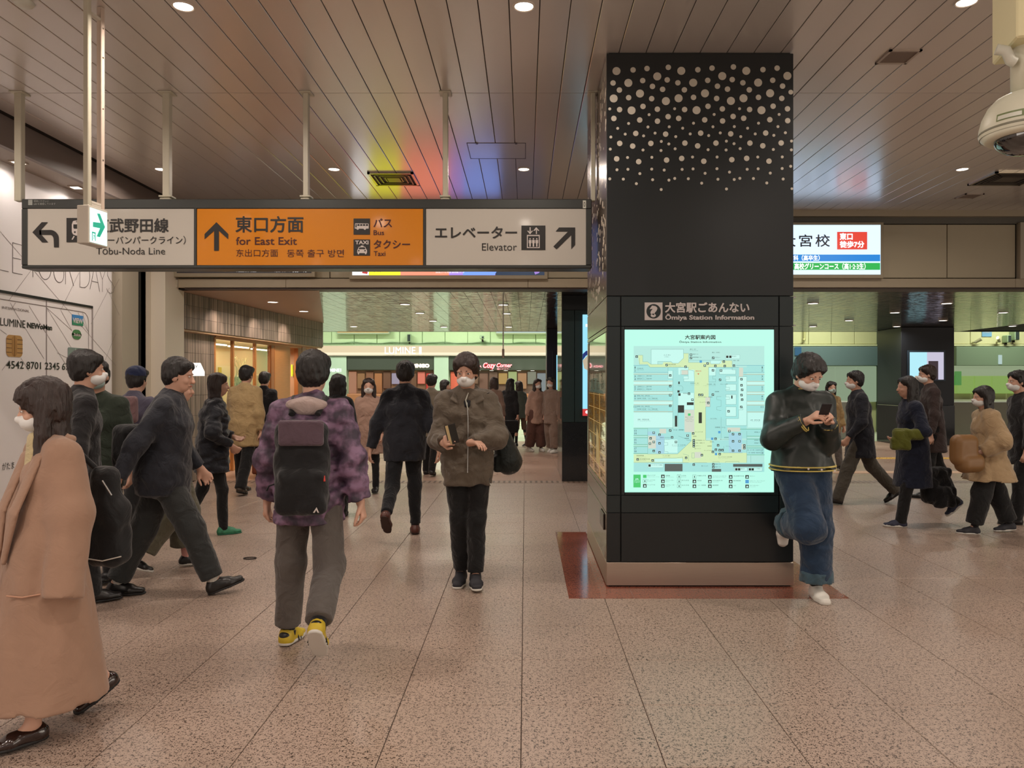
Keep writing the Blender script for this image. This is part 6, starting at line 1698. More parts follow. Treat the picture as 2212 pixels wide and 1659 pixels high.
        g = Blob(.0055 if fine else max(.008, vx * .7), .005 * H if fine else .008 * H)
        w0 = Wr[i]
        g.limb(W3(w0 - ad_ * .05), W3(w0), .019 * H, .0155 * H)
        p0 = w0 + fdir * .008; p1 = w0 + fdir * .050
        g.oval(W3(p0), W3(p1), (.017 * H, .011 * H), (.023 * H, .010 * H), dirw(across))
        for q, (off, ln_) in enumerate(((.0175, .043), (.006, .048), (-.006, .045), (-.017, .036))):
            a0 = p1 + across * off - fdir * .004
            c1 = math.radians(curl * .8); c2 = math.radians(curl * 1.7); c3 = math.radians(curl * 2.4)
            d1 = fdir * math.cos(c1) + pal * math.sin(c1); d2 = fdir * math.cos(c2) + pal * math.sin(c2); d3 = fdir * math.cos(c3) + pal * math.sin(c3)
            a1 = a0 + d1 * ln_ * .45 + across * off * .08; a2 = a1 + d2 * ln_ * .32; a3 = a2 + d3 * ln_ * .26
            g.limb(W3(a0), W3(a1), .0056 * H, .0052 * H); g.limb(W3(a1), W3(a2), .0052 * H, .0047 * H, k=.002); g.limb(W3(a2), W3(a3), .0047 * H, .0040 * H, k=.002)
        b0 = w0 + fdir * .014 + across * .014; dth = _n(fdir * .75 + across * .62 + pal * .35); dt2 = _n(fdir * .9 + across * .15 + pal * .45)
        b1 = b0 + dth * .028; b2 = b1 + dt2 * .020; b3 = b2 + dt2 * .014
        g.limb(W3(b0), W3(b1), .0085 * H, .0066 * H); g.limb(W3(b1), W3(b2), .0064 * H, .0056 * H, k=.003); g.limb(W3(b2), W3(b3), .0056 * H, .0046 * H, k=.002)
        mes.append(g.mesh('body'))
    body = part('body', join_mesh('body', mes), skin)
    # eyes, brows, mouth only where a face can be seen
    facing = -(dirw(hf) @ _n(np.array([x, y, 0])))
    if facing > -.3:
        for sd in (-1, 1):
            e = Blob(.0035 if near else .006, 0); e.ball(hw(sd * .0185, .047, .004), (.0085 * s_, .005 * s_, .0042 * s_), Hm); eo = part('eye', e.mesh('eye'), M_eye)
            e = Blob(.0025 if near else .005, 0); e.ball(hw(sd * .0185, .0505, .004), (.0038 * s_, .0022 * s_, .0038 * s_), Hm); part('iris', e.mesh('iris'), M_iris, None)
            e = Blob(.0035 if near else .006, .001); e.limb(hw(sd * .010, .053, .0155), hw(sd * .028, .046, .0175), .0022 * s_, .0016 * s_); part('eyebrow', e.mesh('eyebrow'), M_hair)
        if not mask:
            e = Blob(.0035, .001); e.ball(hw(0, .0555, -.0345), (.0135 * s_, .004 * s_, .0035 * s_), Hm); part('lips', e.mesh('lips'), M_lip)
    if mask:
        e = Blob(.006, .004); e.ball(hw(0, .018, -.031), (.0385 * s_, .0445 * s_, .030 * s_), Hm); e.limb(hw(0, .03, -.014), hw(0, .060, -.017), .014 * s_, .012 * s_); e.cut(hw(0, .004, 0), -dirw(hf)); e.cut(hw(0, .05, -.007), dirw(hu)); part('face_mask', e.mesh('face_mask', .002), mask)
    # ---------------- hair
    hk = hair or {}
    hm = hk.get('mat', M_hair); hl = hk.get('len', 'short')
    hv = .008 if near else .012
    h = Blob(hv, .02); sdn = len(bpy.data.objects) % 17
    puff = hk.get('puff', 1.0)
    h.ball(hw(0, -.010, .030), (.0505 * s_ * puff, .059 * s_ * puff, .053 * s_ * puff), Hm)
    h.ball(hw(0, -.026, -.002), (.0475 * s_ * puff, .039 * s_ * puff, .048 * s_), Hm)
    for sd in (-1, 1): h.ball(hw(sd * .030, .016, .044), (.024 * s_, .034 * s_, .026 * s_), Hm)
    if hl == 'short':
        for sd in (-1, 1): h.ball(hw(sd * .042, -.006, .008), (.011 * s_, .020 * s_, .026 * s_), Hm)
    elif hl == 'bob':
        for sd in (-1, 1): h.limb(hw(sd * .042, -.008, .01), hw(sd * .046, -.008, -.07), .022 * s_, .017 * s_)
        h.oval(hw(0, -.034, 0), hw(0, -.036, -.075), (.050 * s_, .030 * s_), (.052 * s_, .026 * s_), dirw(hr))
    elif hl == 'long':
        for sd in (-1, 1): h.limb(hw(sd * .042, -.010, .01), W3(hc + hr * sd * .050 - np.array([0, .004, .15])), .023 * s_, .022 * s_)
        h.oval(hw(0, -.036, 0), W3(hc + np.array([0, -.052, -.17])), (.052 * s_, .032 * s_), (.062 * s_, .026 * s_), dirw(hr))
    h.fold = lambda q: .0042 * wob(q * np.array([1, 1, .5]), 70, sdn) + .0035 * wob(q * np.array([1, 1, .4]), 150, sdn + 3)
    # keep the face clear
    hme = None
    fc = hw(0, .064, -.014)
    old = h.mesh
    _f = h.fold
    fr_ = (.050 * s_, .052 * s_, .050 * s_)
    def fold2(q, _f=_f):
        w = (q - fc) @ Hm.T / np.array([.045 * s_, .062 * s_, .056 * s_])
        inside = (1 - np.sqrt((w ** 2).sum(-1))) * .045 * s_
        return _f(q) + np.maximum(inside, 0) * 2.2
    h.fold = fold2
    if hl != 'none': part('hair', h.mesh('hair'), hm)
    if hat:
        e = Blob(hv, .01); e.ball(hw(0, -.006, .040), (.056 * s_, .064 * s_, .050 * s_), Hm); e.cut(hw(0, 0, .022), -dirw(hu))
        if hat.get('brim'): e.oval(hw(0, .05, .028), hw(0, .085, .022), (.045 * s_, .006 * s_), (.036 * s_, .005 * s_), dirw(hr))
        part('cap', e.mesh('cap'), hat['mat'])
    # ---------------- trousers / skirt
    bt = bottom or {}
    m_ = bt.get('mat'); w1, w2, w3 = bt.get('r', (.060, .045, .038)); hemf = bt.get('hem', 1.08)
    e = Blob(vx, .020 * H)
    wr_ = bt.get('waist', (.090, .064))
    e.oval(W3(pel + td * .0), W3(waist - td * .03), (wr_[0] * H, wr_[1] * H), (.080 * H, .056 * H), dirw(tu))
    for i in (0, 1):
        j = J[i]
        hemp = j['knee'] + (j['ank'] - j['knee']) * hemf
        e.limb(W3(j['hip'] + np.array([0, 0, .01])), W3(j['knee']), w1 * H, w2 * H)
        e.limb(W3(j['knee']), W3(hemp), w2 * H, w3 * H, flat=2)
    sd2 = len(bpy.data.objects) % 23; fa2 = bt.get('fold', .0045)
    e.fold = lambda q: fa2 * wob(q * np.array([1, 1, .9]), 15, sd2) + fa2 * .35 * wob(q * np.array([1, 1, 1.8]), 34, sd2 + 1)
    if m_: part('trousers', e.mesh('trousers'), m_)
    if bt.get('sock', True) is True and m_: bt['sock'] = MATS['cloth_black']
    if bt.get('sock') and m_:
        for i in (0, 1):
            j = J[i]; e = Blob(vx * .8, .004); hemp = j['knee'] + (j['ank'] - j['knee']) * (max(min(hemf, .95), .3) - .15)
            e.limb(W3(hemp), W3(j['ank'] - j['fu'] * .012), .028 * H, .0225 * H); part('sock', e.mesh('sock'), bt['sock'])
    # ---------------- shoes
    sh = shoes or {}
    for i in (0, 1):
        j = J[i]; fd, fu = j['fd'], j['fu']; fr = np.cross(fd, fu)
        M3 = np.stack([dirw(fr), dirw(fd), dirw(fu)], 0)
        an = j['ank']; so = an - fu * .045
        P3 = lambda a, c, u_: W3(so + fr * a + fd * c + fu * u_)
        e = Blob(.006 if near else .010, .012 * H)
        hi_ = sh.get('high', .040)
        e.oval(P3(0, -.016, .020), P3(0, .055, .018), (.022 * H, .024 * H), (.027 * H, .020 * H), dirw(fr))
        e.oval(P3(0, .055, .016), P3(0, .098, .014), (.027 * H, .015 * H), (.021 * H, .012 * H), dirw(fr))
        e.limb(P3(0, -.010, .02), P3(0, -.003, hi_ + .008), .025 * H, .024 * H, flat=2)
        e.limb(P3(0, .008, min(hi_, .038)), P3(0, .050, .026), .020 * H, .016 * H)
        e.cut(P3(0, 0, .005), -dirw(fu))
        sc_o = part('shoe', e.mesh('shoe'), sh.get('mat', M_ink))
        e = Blob(.006 if near else .010, .004 * H)
        th_ = sh.get('sole', .008)
        e.oval(P3(0, -.016, th_ * .5), P3(0, .055, th_ * .5), (.023 * H, .022 * H), (.029 * H, .022 * H), dirw(fr)); e.oval(P3(0, .055, th_ * .5), P3(0, .094, th_ * .5), (.029 * H, .02 * H), (.023 * H, .02 * H), dirw(fr))
        e.cut(P3(0, 0, th_), dirw(fu)); e.cut(P3(0, 0, -.0005), -dirw(fu))
        part('sole', e.mesh('sole'), sh.get('solemat', M_ink), sc_o)
    # ---------------- top garment
    tp_ = top or {}
    e = Blob(vx, .026 * H)
    cw = tp_.get('w', 1.0) * bulk
    hem = tp_.get('hem', .50); hemr = tp_.get('hemr', (.112, .085))
    sl = tp_.get('sleeve', (.038, .034, .029))
    hemc = np.array([pel[0], pel[1] + tp_.get('hemy', 0), hem])
    hemt = min(1, max(0, (pel[2] + .04 - hem) / .3))
    fb_ = .92 if female else 1.0
    e.oval(W3(shc - td * .006), W3(chest), (.080 * fb_ * H * cw, .050 * H * cw), (.100 * fb_ * H * cw, .072 * H * cw), dirw(tu))
    for i in (0, 1): e.limb(W3(neck0 - td * .028), W3(S[i] + td * .004), .034 * H, .034 * H)
    wr2 = tp_.get('waistr', .094)
    e.oval(W3(chest), W3(waist), (.100 * fb_ * H * cw, .072 * H * cw), (wr2 * H * cw, .072 * H * cw), dirw(tu))
    if hem < pel[2] - .03:
        e.oval(W3(waist), W3(pel), (wr2 * H * cw, .072 * H * cw), ((wr2 + .006) * H * cw, .078 * H * cw), dirw(tu))
    else:
        e.oval(W3(waist), W3(np.array([pel[0], pel[1] + (hem - pel[2]) * math.tan(ln) * .5, hem])), (wr2 * H * cw, .072 * H * cw), (tp_.get('hemr', (wr2 + .010, .082))[0] * H * cw, tp_.get('hemr', (.1, .082))[1] * H * cw), dirw(tu), flat=2)
    if hem < pel[2] - .03: e.oval(W3(pel + np.array([0, 0, .02])), W3(hemc - np.array([0, 0, .01])), ((wr2 + .008) * H * cw, .080 * H * cw), (hemr[0] * H, hemr[1] * H), dirw(tu), flat=2)
    e.limb(W3(neck0 - td * .02), W3(neck0 + td * .010), .052 * H, tp_.get('collar_r', .040) * H)
    for i in (0, 1):
        e.limb(W3(S[i] - td * .004), W3(E[i]), sl[0] * H * tp_.get('arm', 1.0), sl[1] * H * tp_.get('arm', 1.0))
        cf = E[i] + (Wr[i] - E[i]) * tp_.get('cuff', .93)
        e.limb(W3(E[i]), W3(cf), sl[1] * H * tp_.get('arm', 1.0), sl[2] * H, flat=2)
    sd3 = len(bpy.data.objects) % 29; fa3 = tp_.get('fold', .0055)
    e.fold = lambda q: fa3 * wob(q * np.array([1, 1, tp_.get('fz', 1.1)]), tp_.get('fs', 17), sd3) + fa3 * .4 * wob(q * np.array([1, 1, tp_.get('fz', 1.3)]), tp_.get('fs', 15) * 2.3, sd3 + 2)
    part(tp_.get('name', 'jacket'), e.mesh('jacket'), tp_['mat'])
    # collar
    c = Blob(vx * .7, .01)
    ch = tp_.get('collar', .02)
    if ch:
        c.oval(W3(neck0 - td * .012), W3(neck0 + td * ch), (.046 * H, .044 * H), (.041 * H, .040 * H), dirw(tu), flat=2)
        part('collar', c.mesh('collar'), tp_.get('collarmat', tp_['mat']))
    hemP = hemc if hem < pel[2] - .03 else np.array([pel[0], pel[1] + (hem - pel[2]) * math.tan(ln) * .5, hem])
    info = dict(hemP=hemP, t=t, W3=W3, J=J, E=E, Wr=Wr, S=S, pel=pel, waist=waist, chest=chest, shc=shc, neck0=neck0, td=td, tu=tu, dirw=dirw, hw=hw, hc=hc, H=H, tf=tf, Hm=Hm, fw=fw, rt=rt_, part=part, up=up, vx=vx)
    return info
# ------------------------------------------------------------------ the crowd
def at(px, Y): return (px - CX) * Y / F
K_blk = cloth('cloth_black', (26, 26, 28)); K_blk2 = cloth('cloth_black_soft', (34, 33, 35)); K_navy = cloth('cloth_navy', (28, 32, 48)); K_suit = cloth('suit_navy_black', (32, 34, 42), .75)
K_trs = cloth('trouser_black', (24, 24, 25)); K_trg = cloth('trouser_grey', (92, 86, 82)); K_trd = cloth('trouser_charcoal', (52, 50, 48)); K_olv = cloth('trouser_olive', (96, 92, 76))
K_grn = cloth('jacket_dark_green', (48, 56, 46)); K_gry = cloth('jacket_grey_green', (88, 96, 88)); K_prp = cloth('jacket_greypurple', (84, 80, 96)); K_tan = cloth('coat_mustard', (172, 146, 104)); K_beige = cloth('coat_beige', (172, 146, 112))
K_camel = cloth('coat_camel', (160, 128, 108), .95, noise=.07, bump=.12, bs=140); K_khk = cloth('jacket_khaki', (96, 86, 74), .7, noise=.18); K_rose = cloth('coat_rose', (172, 140, 124)); K_brn = cloth('coat_brown', (104, 82, 70)); K_lgr = cloth('coat_light_grey', (136, 124, 108))
S_blk = mat('shoe_black', (22, 20, 20), .35); S_brn = mat('shoe_brown', (84, 44, 34), .35); S_wht = mat('shoe_white', (216, 212, 204), .5); S_yel = mat('shoe_yellow', (200, 172, 44), .5, noise=.2, nscale=30); S_dk = mat('shoe_dark_knit', (40, 40, 46), .7)
L_blk = mat('sole_black', (20, 18, 18), .6); L_wht = mat('sole_white', (206, 202, 194), .6); B_blk = cloth('bag_black', (20, 20, 22), .7, noise=.1, bump=.2, bs=120)
M_sat = mat('satin_green_black', (26, 34, 32), .42, noise=.08, nscale=10, bump=.1, bscale=30, spec=.4); M_gold = mat('stripe_gold', (196, 178, 96), .6); M_denim = cloth('denim_dark', (34, 54, 78), .8, noise=.25, bump=.3, bs=200)
M_denim2 = cloth('denim_cuff', (62, 84, 96), .85, noise=.25)

def seam(info, pts, r, m, name='seam'):
    W3 = info['W3']
    return MB().tube([W3(np.array(p)) for p in pts], r, 6).build(name, m, info['t'])

def bag(label, parts, m, vx=.009, name='bag', cat='bag', k=.01, fold=.002):
    """parts: list of ('X', centre, half sizes, yaw, rounding) or ('L', a, b, ra, rb) in metres"""
    c = np.array(parts[0][1])
    t = empty(name, tuple(c), label, cat)
    b = Blob(vx, k)
    for p in parts:
        if p[0] == 'X':
            yw = math.radians(p[3]); Mx = np.array([[math.cos(yw), -math.sin(yw), 0], [math.sin(yw), math.cos(yw), 0], [0, 0, 1.0]])
            b.box(p[1], p[2], Mx, p[4])
        elif p[0] == 'L': b.limb(p[1], p[2], p[3], p[4])
        elif p[0] == 'B': b.ball(p[1], p[2])
    sd = len(bpy.data.objects) % 13
    b.fold = lambda q: fold * wob(q, 22, sd)
    link('body', b.mesh('bag_body'), m, t)
    return t

# 1 woman in a long camel coat, nearest on the left
w = person('person with long dark hair in a long camel coat, nearest on the left', at(98, 3.42), 3.42, 220, 1.55,
           legs=((9, 6, 2), (-15, 14, 26)), hands=((-.165, .0, .44), (.14, .05, .45)), lean=-4, head=(22, 12),
           top=dict(mat=K_camel, name='coat', hem=.112, hemr=(.162, .160), sleeve=(.048, .053, .050), cuff=1.52, w=1.08, fold=.009, fs=9, fz=.45, collar=.0, waistr=.104),
           bottom=dict(), shoes=dict(mat=mat('loafer_patent', (42, 26, 22), .15, coat=.5), solemat=L_blk, sole=.010, high=.024), hair=dict(len='long', mat=M_hairb, puff=1.24), mask=M_mask, vx=.0115, female=True)
W3 = w['W3']; sh = w['shc']
# coat lapels, collar, front edge, pocket welt
lp_ = Blob(.008, .006); u_ = w['dirw'](np.array([1., 0, 0])); f_ = w['dirw'](np.array([0, 1., 0]))
for sd, zend, xe in ((1, .40, .035), (-1, .40, -.01)):
    p = [sh + np.array([sd * .030, -.02, .035]), sh + np.array([sd * .052, .055, -.02]), w['pel'] + np.array([sd * .05, .095, .12]), w['pel'] + np.array([xe, .108, -.02])]
    for a, b_, r0, r1 in ((p[0], p[1], .02, .030), (p[1], p[2], .030, .030), (p[2], p[3], .030, .012)):
        lp_.oval(W3(a), W3(b_), (r0 * 1.575, .008 * 1.575), (r1 * 1.575, .007 * 1.575), u_)
lp_.oval(W3(sh + np.array([-.045, -.025, .022])), W3(sh + np.array([.045, -.025, .022])), (.022, .035), (.022, .035), w['dirw'](np.array([0, .3, 1.])))
w['part']('lapel', lp_.mesh('lapel'), K_camel)
seam(w, [w['pel'] + np.array([-.128, .045, -.10]), w['pel'] + np.array([-.10, .088, -.106]), w['pel'] + np.array([-.055, .112, -.105])], .004, mat('camel_edge', (190, 146, 122), .9), 'pocket_welt')
seam(w, [w['pel'] + np.array([.010, .118, -.02]), w['pel'] + np.array([.02, .128, -.16]), w['pel'] + np.array([.03, .139, -.30]), w['pel'] + np.array([.035, .146, -.42])], .005, mat('camel_edge', (190, 146, 122), .9), 'coat_edge')
sc1 = Blob(.009, .012); sc1.oval(W3(sh + np.array([0, .045, .03])), W3(sh + np.array([0, .060, -.06])), (.055, .03), (.045, .02), u_); w['part']('scarf', sc1.mesh('scarf'), cloth('scarf_cream', (196, 180, 140)))
for i in (0, 1):
    j = w['J'][i]; so = j['ank'] - j['fu'] * .024 + j['fd'] * .05
    MB().tube([W3(so - np.cross(j['fd'], j['fu']) * .018 + j['fu'] * .004), W3(so + j['fu'] * .010), W3(so + np.cross(j['fd'], j['fu']) * .018 + j['fu'] * .004)], .005, 6).build('horsebit_strap', mat('bit_metal', (180, 160, 130), .25, .9), w['t'])
bx_, by_ = at(232, 3.62), 3.62
tz = lambda py, Y: EYE - (py - CY) * Y / F
bg = bag('large black tote bag with white piping hanging behind the camel coat', [('X', (bx_ - .01, by_, tz(1075, by_)), (.065, .05, .15), 18, .045), ('X', (bx_ + .005, by_, tz(1150, by_)), (.10, .075, .16), 18, .06)], B_blk, name='tote_bag', k=.06, fold=.006)
k1 = P(190, 1208, 3.53); k2 = P(262, 1202, 3.55)
MB().tube([(k1.x, 3.535, k1.z), ((k1.x + k2.x) / 2, 3.52, k1.z - .006), (k2.x, 3.55, k2.z)], .003, 6).build('white_piping', S_wht, bg)
MB().tube([P(221, 1038, 3.54), P(241, 1070, 3.54)], .004, 6).build('zip_pull', mat('zip_silver', (190, 190, 188), .3, .8), bg)
MB().tube([P(124, 985, 3.38), P(122, 1040, 3.36), P(128, 1080, 3.40), P(180, 1140, 3.56)], .014, 8).build('strap', B_blk, bg)
MB().tube([P(124, 985, 3.38), P(128, 955, 3.46), P(150, 958, 3.56), P(205, 1010, 3.6)], .014, 8).build('strap', B_blk, bg)

# 2-4 heads behind her
person('person with black hair in a dark jacket right behind the camel coat woman', at(165, 5.25), 5.25, 50, 1.77, top=dict(mat=K_blk2, hem=.44), bottom=dict(mat=K_trs), shoes=dict(mat=S_blk, solemat=L_blk), mask=M_mask, vx=.016, legs=((10, 5, 0), (-10, 12, 12)), hair=dict(puff=1.06))
person('person with pale mask in a dark green jacket, second head from the left wall', at(213, 6.1), 6.1, 165, 1.725, top=dict(mat=K_grn, hem=.44, collarmat=K_gry), bottom=dict(mat=K_trs), shoes=dict(mat=S_blk, solemat=L_blk), mask=mat('mask_green', (170, 192, 186), .8), vx=.016, legs=((8, 5, 0), (-8, 12, 12)))
person('person in a blue knitted cap and grey purple jacket seen from behind', at(286, 7.5), 7.5, 12, 1.71, top=dict(mat=K_prp, hem=.44), bottom=dict(mat=K_trs), shoes=dict(mat=S_blk, solemat=L_blk), vx=.018, hair=dict(len='short'), hat=dict(mat=cloth('cap_blue', (48, 58, 92))))
bag('muted pink shoulder bag on the back of the grey purple jacket', [('X', (at(272, 7.2), 7.22, tz(885, 7.2)), (.10, .05, .13), 5, .04)], cloth('bag_pink', (118, 90, 92)), vx=.012, name='shoulder_bag')

# 5 big man in a dark suit striding right
m5 = person('person with black hair in a dark navy suit striding to the right', at(352, 5.62), 5.62, 70, 1.80, legs=((-19, 6, 2), (27, 6, -18)), hands=((-.20, .13, .50), (.19, -.16, .47)), poles=((-.6, -1, .1), (.8, -1, 0)), lean=5, twist=-8, head=(8, 8),
           top=dict(mat=K_suit, hem=.435, hemr=(.124, .100), w=1.2, arm=1.12, fold=.006), bottom=dict(mat=cloth('trouser_slate', (44, 46, 46)), r=(.066, .052, .046), hem=.92, sock=cloth('sock_white', (200, 196, 188))), shoes=dict(mat=S_blk, solemat=L_blk), vx=.0115, bulk=1.06)
bag('black shoulder bag worn behind the striding man in the navy suit', [('X', (at(283, 5.6), 5.58, tz(965, 5.6)), (.10, .10, .17), 20, .06)], B_blk, vx=.012, name='shoulder_bag')
# 6 brown-haired person in a black padded jacket
person('person with brown hair in a black padded jacket and bright trainers', at(458, 7.9), 7.9, 62, 1.66, legs=((-12, 12, 10), (12, 10, 0)), hands=((-.10, .14, .60), (.13, .10, .56)), top=dict(mat=cloth('puffer_black', (24, 26, 34), .5), hem=.40, hemr=(.13, .105), w=1.2, arm=1.25, fold=.012, fs=13, fz=3.0), bottom=dict(mat=K_trs, r=(.052, .036, .028)), shoes=dict(mat=mat('trainer_green', (56, 130, 96), .5, noise=.9, nscale=22), solemat=mat('sole_green', (46, 120, 92), .5)), hair=dict(len='bob', mat=M_hairb), vx=.015, female=True)
# 7 cropped olive trousers
m7 = person('person in wide cropped olive trousers and black trainers behind the striding man', at(372, 6.35), 6.35, 60, 1.62, legs=((14, 10, 4), (-10, 26, 20)), hands=((-.13, .05, .5), (.13, -.02, .5)), top=dict(mat=cloth('coat_olivegrey', (84, 80, 68)), hem=.40, hemr=(.12, .09)), bottom=dict(mat=K_olv, r=(.078, .080, .076), hem=.74, sock=cloth('sock_pink', (206, 150, 142))), shoes=dict(mat=S_blk, solemat=L_wht, sole=.014), hair=dict(len='bob'), vx=.013, female=True)
# 8, 9
person('person in a mustard beige coat and dark trousers before the shop window', at(527, 10.8), 10.8, 10, 1.80, legs=((12, 8, 0), (-12, 14, 14)), hands=((-.15, .08, .49), (.15, .0, .49)), top=dict(mat=K_tan, hem=.385, hemr=(.14, .10), w=1.12, arm=1.2), bottom=dict(mat=K_trs, r=(.058, .046, .042)), shoes=dict(mat=mat('shoe_taupe', (64, 52, 42), .5), solemat=L_blk), vx=.019)
person('person in a long black coat right of the mustard beige coat', at(568, 12.8), 12.8, 5, 1.74, legs=((10, 8, 0), (-12, 14, 14)), top=dict(mat=K_blk, hem=.36, hemr=(.12, .1)), bottom=dict(mat=K_trs), shoes=dict(mat=S_blk, solemat=L_blk), vx=.022)
bag('red brown handbag carried low beside the long black coat', [('X', (at(553, 12.6), 12.6, tz(1006, 12.6)), (.06, .05, .14), 0, .03)], mat('leather_redbrown', (120, 58, 36), .4), vx=.014, name='handbag')

# 10 purple jacket with backpack
K_pp = bpy.data.materials.new('jacket_purple_mottled'); K_pp.use_nodes = True
_nt = K_pp.node_tree; _N = _nt.nodes; _b = _N['Principled BSDF']; _b.inputs['Roughness'].default_value = .6
_t = _N.new('ShaderNodeTexCoord'); _v = _N.new('ShaderNodeTexNoise'); _v.inputs['Scale'].default_value = 13; _v.inputs['Detail'].default_value = 3
_nt.links.new(_t.outputs['Object'], _v.inputs['Vector']); _c = _N.new('ShaderNodeValToRGB'); _nt.links.new(_v.outputs['Fac'], _c.inputs[0])
_c.color_ramp.elements[0].position = .38; _c.color_ramp.elements[0].color = srgb(58, 46, 62); _c.color_ramp.elements[1].position = .62; _c.color_ramp.elements[1].color = srgb(134, 104, 132)
_e = _c.color_ramp.elements.new(.5); _e.color = srgb(92, 70, 92)
_nt.links.new(_c.outputs[0], _b.inputs['Base Color'])
m10 = person('person in a mottled purple jacket with a black backpack walking away', at(668, 4.52), 4.52, 2, 1.735, legs=((5, 4, 2), (-10, 44, 48)), hands=((-.165, .05, .50), (.180, .00, .495)), lean=5, leg_abd=(5, 8), fine_hands=(False, True),
            top=dict(mat=K_pp, hem=.445, hemr=(.118, .096), w=1.08, sleeve=(.046, .044, .036), fold=.010, fs=16, fz=2.2, arm=1.08), bottom=dict(mat=K_trg, r=(.060, .050, .044), hem=.93, sock=K_blk), shoes=dict(mat=S_yel, solemat=L_wht, sole=.012), hair=dict(puff=1.1), vx=.011)
hd = Blob(.010, .02); a = m10['shc']
hd.ball(m10['W3'](a + np.array([0, -.050, .008])), (.135, .062, .055)); hd.fold = lambda q: .006 * wob(q, 22, 3)
m10['part']('hood', hd.mesh('hood'), cloth('hood_pale', (176, 156, 150)))
bc = m10['W3'](np.array([.0, -.130, .66]))
bz = lambda py: EYE - (py - CY) * 4.4 / F
bp2 = bag('black backpack with red zip pulls on the purple jacket', [('X', (at(652, 4.38), 4.38, (bz(1108) + bz(900)) / 2), (.160, .085, (bz(915) - bz(1108)) / 2), 0, .085), ('X', (at(652, 4.30), 4.29, (bz(1105) + bz(1010)) / 2), (.145, .06, (bz(1010) - bz(1105)) / 2), 0, .05)], B_blk, vx=.009, name='backpack', cat='backpack', k=.04, fold=.007)
up_ = Blob(.009, .01); up_.box((at(652, 4.3), 4.285, (bz(960) + bz(905)) / 2), (.13, .02, (bz(905) - bz(960)) / 2), None, .02); link('top_pocket', up_.mesh('top_pocket'), cloth('pocket_mauve', (92, 74, 84)), bp2)
for px in (604, 700): MB().tube([P(px, 1028, 4.27), P(px + 1, 1040, 4.26)], .006, 6).build('zip_pull', mat('zip_red', (190, 52, 40), .4), bp2)
MB().plate((at(676, 4.22), 4.222, bz(1096)), XU, ZU, [(0, 0), (.02, .03), (.034, .0), (.026, .0), (.018, .016), (.01, .0)], .002).build('triangle_emblem', M_signw, bp2)
MB().tube([P(592, 1046, 4.36), P(581, 1050, 4.36), P(576, 1060, 4.36)], .005, 6).build('loose_strap', B_blk, bp2)
for sd in (-1, 1):
    MB().tube([m10['W3'](a + np.array([sd * .045, -.075, -.02])), m10['W3'](a + np.array([sd * .055, -.02, .035])), m10['W3'](a + np.array([sd * .062, .055, -.01]))], .018, 8).build('shoulder_strap', B_blk, bp2)

for i in (0, 1):
    j = m10['J'][i]; so = j['ank'] - j['fu'] * .014
    e = Blob(.006, .006); e.ball(m10['W3'](so - j['fd'] * .018), (.038, .036, .032)); e.limb(m10['W3'](so - j['fu'] * .004), m10['W3'](so + j['fu'] * .014 + j['fd'] * .004), .046, .046, flat=3)
    m10['part']('heel_patch', e.mesh('heel_patch'), S_blk)
    for q in (.030, .046):
        fr_ = np.cross(j['fd'], j['fu'])
        MB().tube([m10['W3'](so + j['fd'] * q + fr_ * (.0285 * math.cos(t_)) + j['fu'] * (-.028 + .030 * math.sin(t_))) for t_ in [math.pi * k_ / 10 for k_ in range(11)]], .005, 6).build('shoe_stripe', S_blk, m10['t'])
# 11, 12
person('person with brown hair in a tan coat between the purple jacket and dark suit', at(797, 10.9), 10.9, 172, 1.60, legs=((8, 6, 0), (-6, 10, 10)), hands=((-.12, .12, .52), (.15, .02, .5)), top=dict(mat=K_rose, hem=.36, hemr=(.14, .11), w=1.15, arm=1.15), bottom=dict(mat=K_trs, r=(.05, .036, .030)), shoes=dict(mat=S_blk, solemat=L_blk), hair=dict(len='long', mat=M_hairb), mask=M_mask, vx=.019, female=True)
person('person with black hair in a black coat half hidden right of the purple jacket', at(727, 9.0), 9.0, 2, 1.645, top=dict(mat=K_blk, hem=.36, hemr=(.12, .1), w=1.1), bottom=dict(mat=K_trs), shoes=dict(mat=S_blk, solemat=L_blk), hair=dict(len='bob'), vx=.018, female=True, legs=((4, 3, 0), (-4, 6, 5)))
# 13 dark suit from behind
m13 = person('person in a dark suit and brown shoes walking away in the middle', at(874, 7.8), 7.8, -3, 1.775, legs=((-17, 42, 48), (8, 4, 2)), hands=((-.20, .0, .49), (.205, -.01, .475)), poles=((-1, -.8, 0), (1, -.8, 0)), lean=4, top=dict(mat=K_suit, hem=.452, hemr=(.118, .092), w=1.15, arm=1.12, fold=.007), bottom=dict(mat=cloth('trouser_ink', (26, 28, 32)), r=(.056, .040, .031), hem=.95), shoes=dict(mat=S_brn, solemat=mat('sole_brown', (52, 30, 24), .5)), vx=.013, fine_hands=(False, True), leg_abd=(3, 1))
# 14
person('person in a light grey coat seen from behind left of the person with the book', at(930, 12.9), 12.9, 12, 1.70, legs=((10, 8, 0), (-10, 14, 12)), top=dict(mat=K_lgr, hem=.40, hemr=(.125, .1), w=1.05), bottom=dict(mat=K_trs, r=(.056, .042, .036)), shoes=dict(mat=S_blk, solemat=L_blk), vx=.020, hair=dict(len='short'))
person('person in pale trainers walking beyond the light grey coat', at(955, 14.6), 14.6, 80, 1.62, legs=((14, 8, 0), (-14, 14, 14)), top=dict(mat=K_brn, hem=.42), bottom=dict(mat=K_trs), shoes=dict(mat=S_wht, solemat=L_wht), vx=.022, hair=dict(len='bob'), female=True)
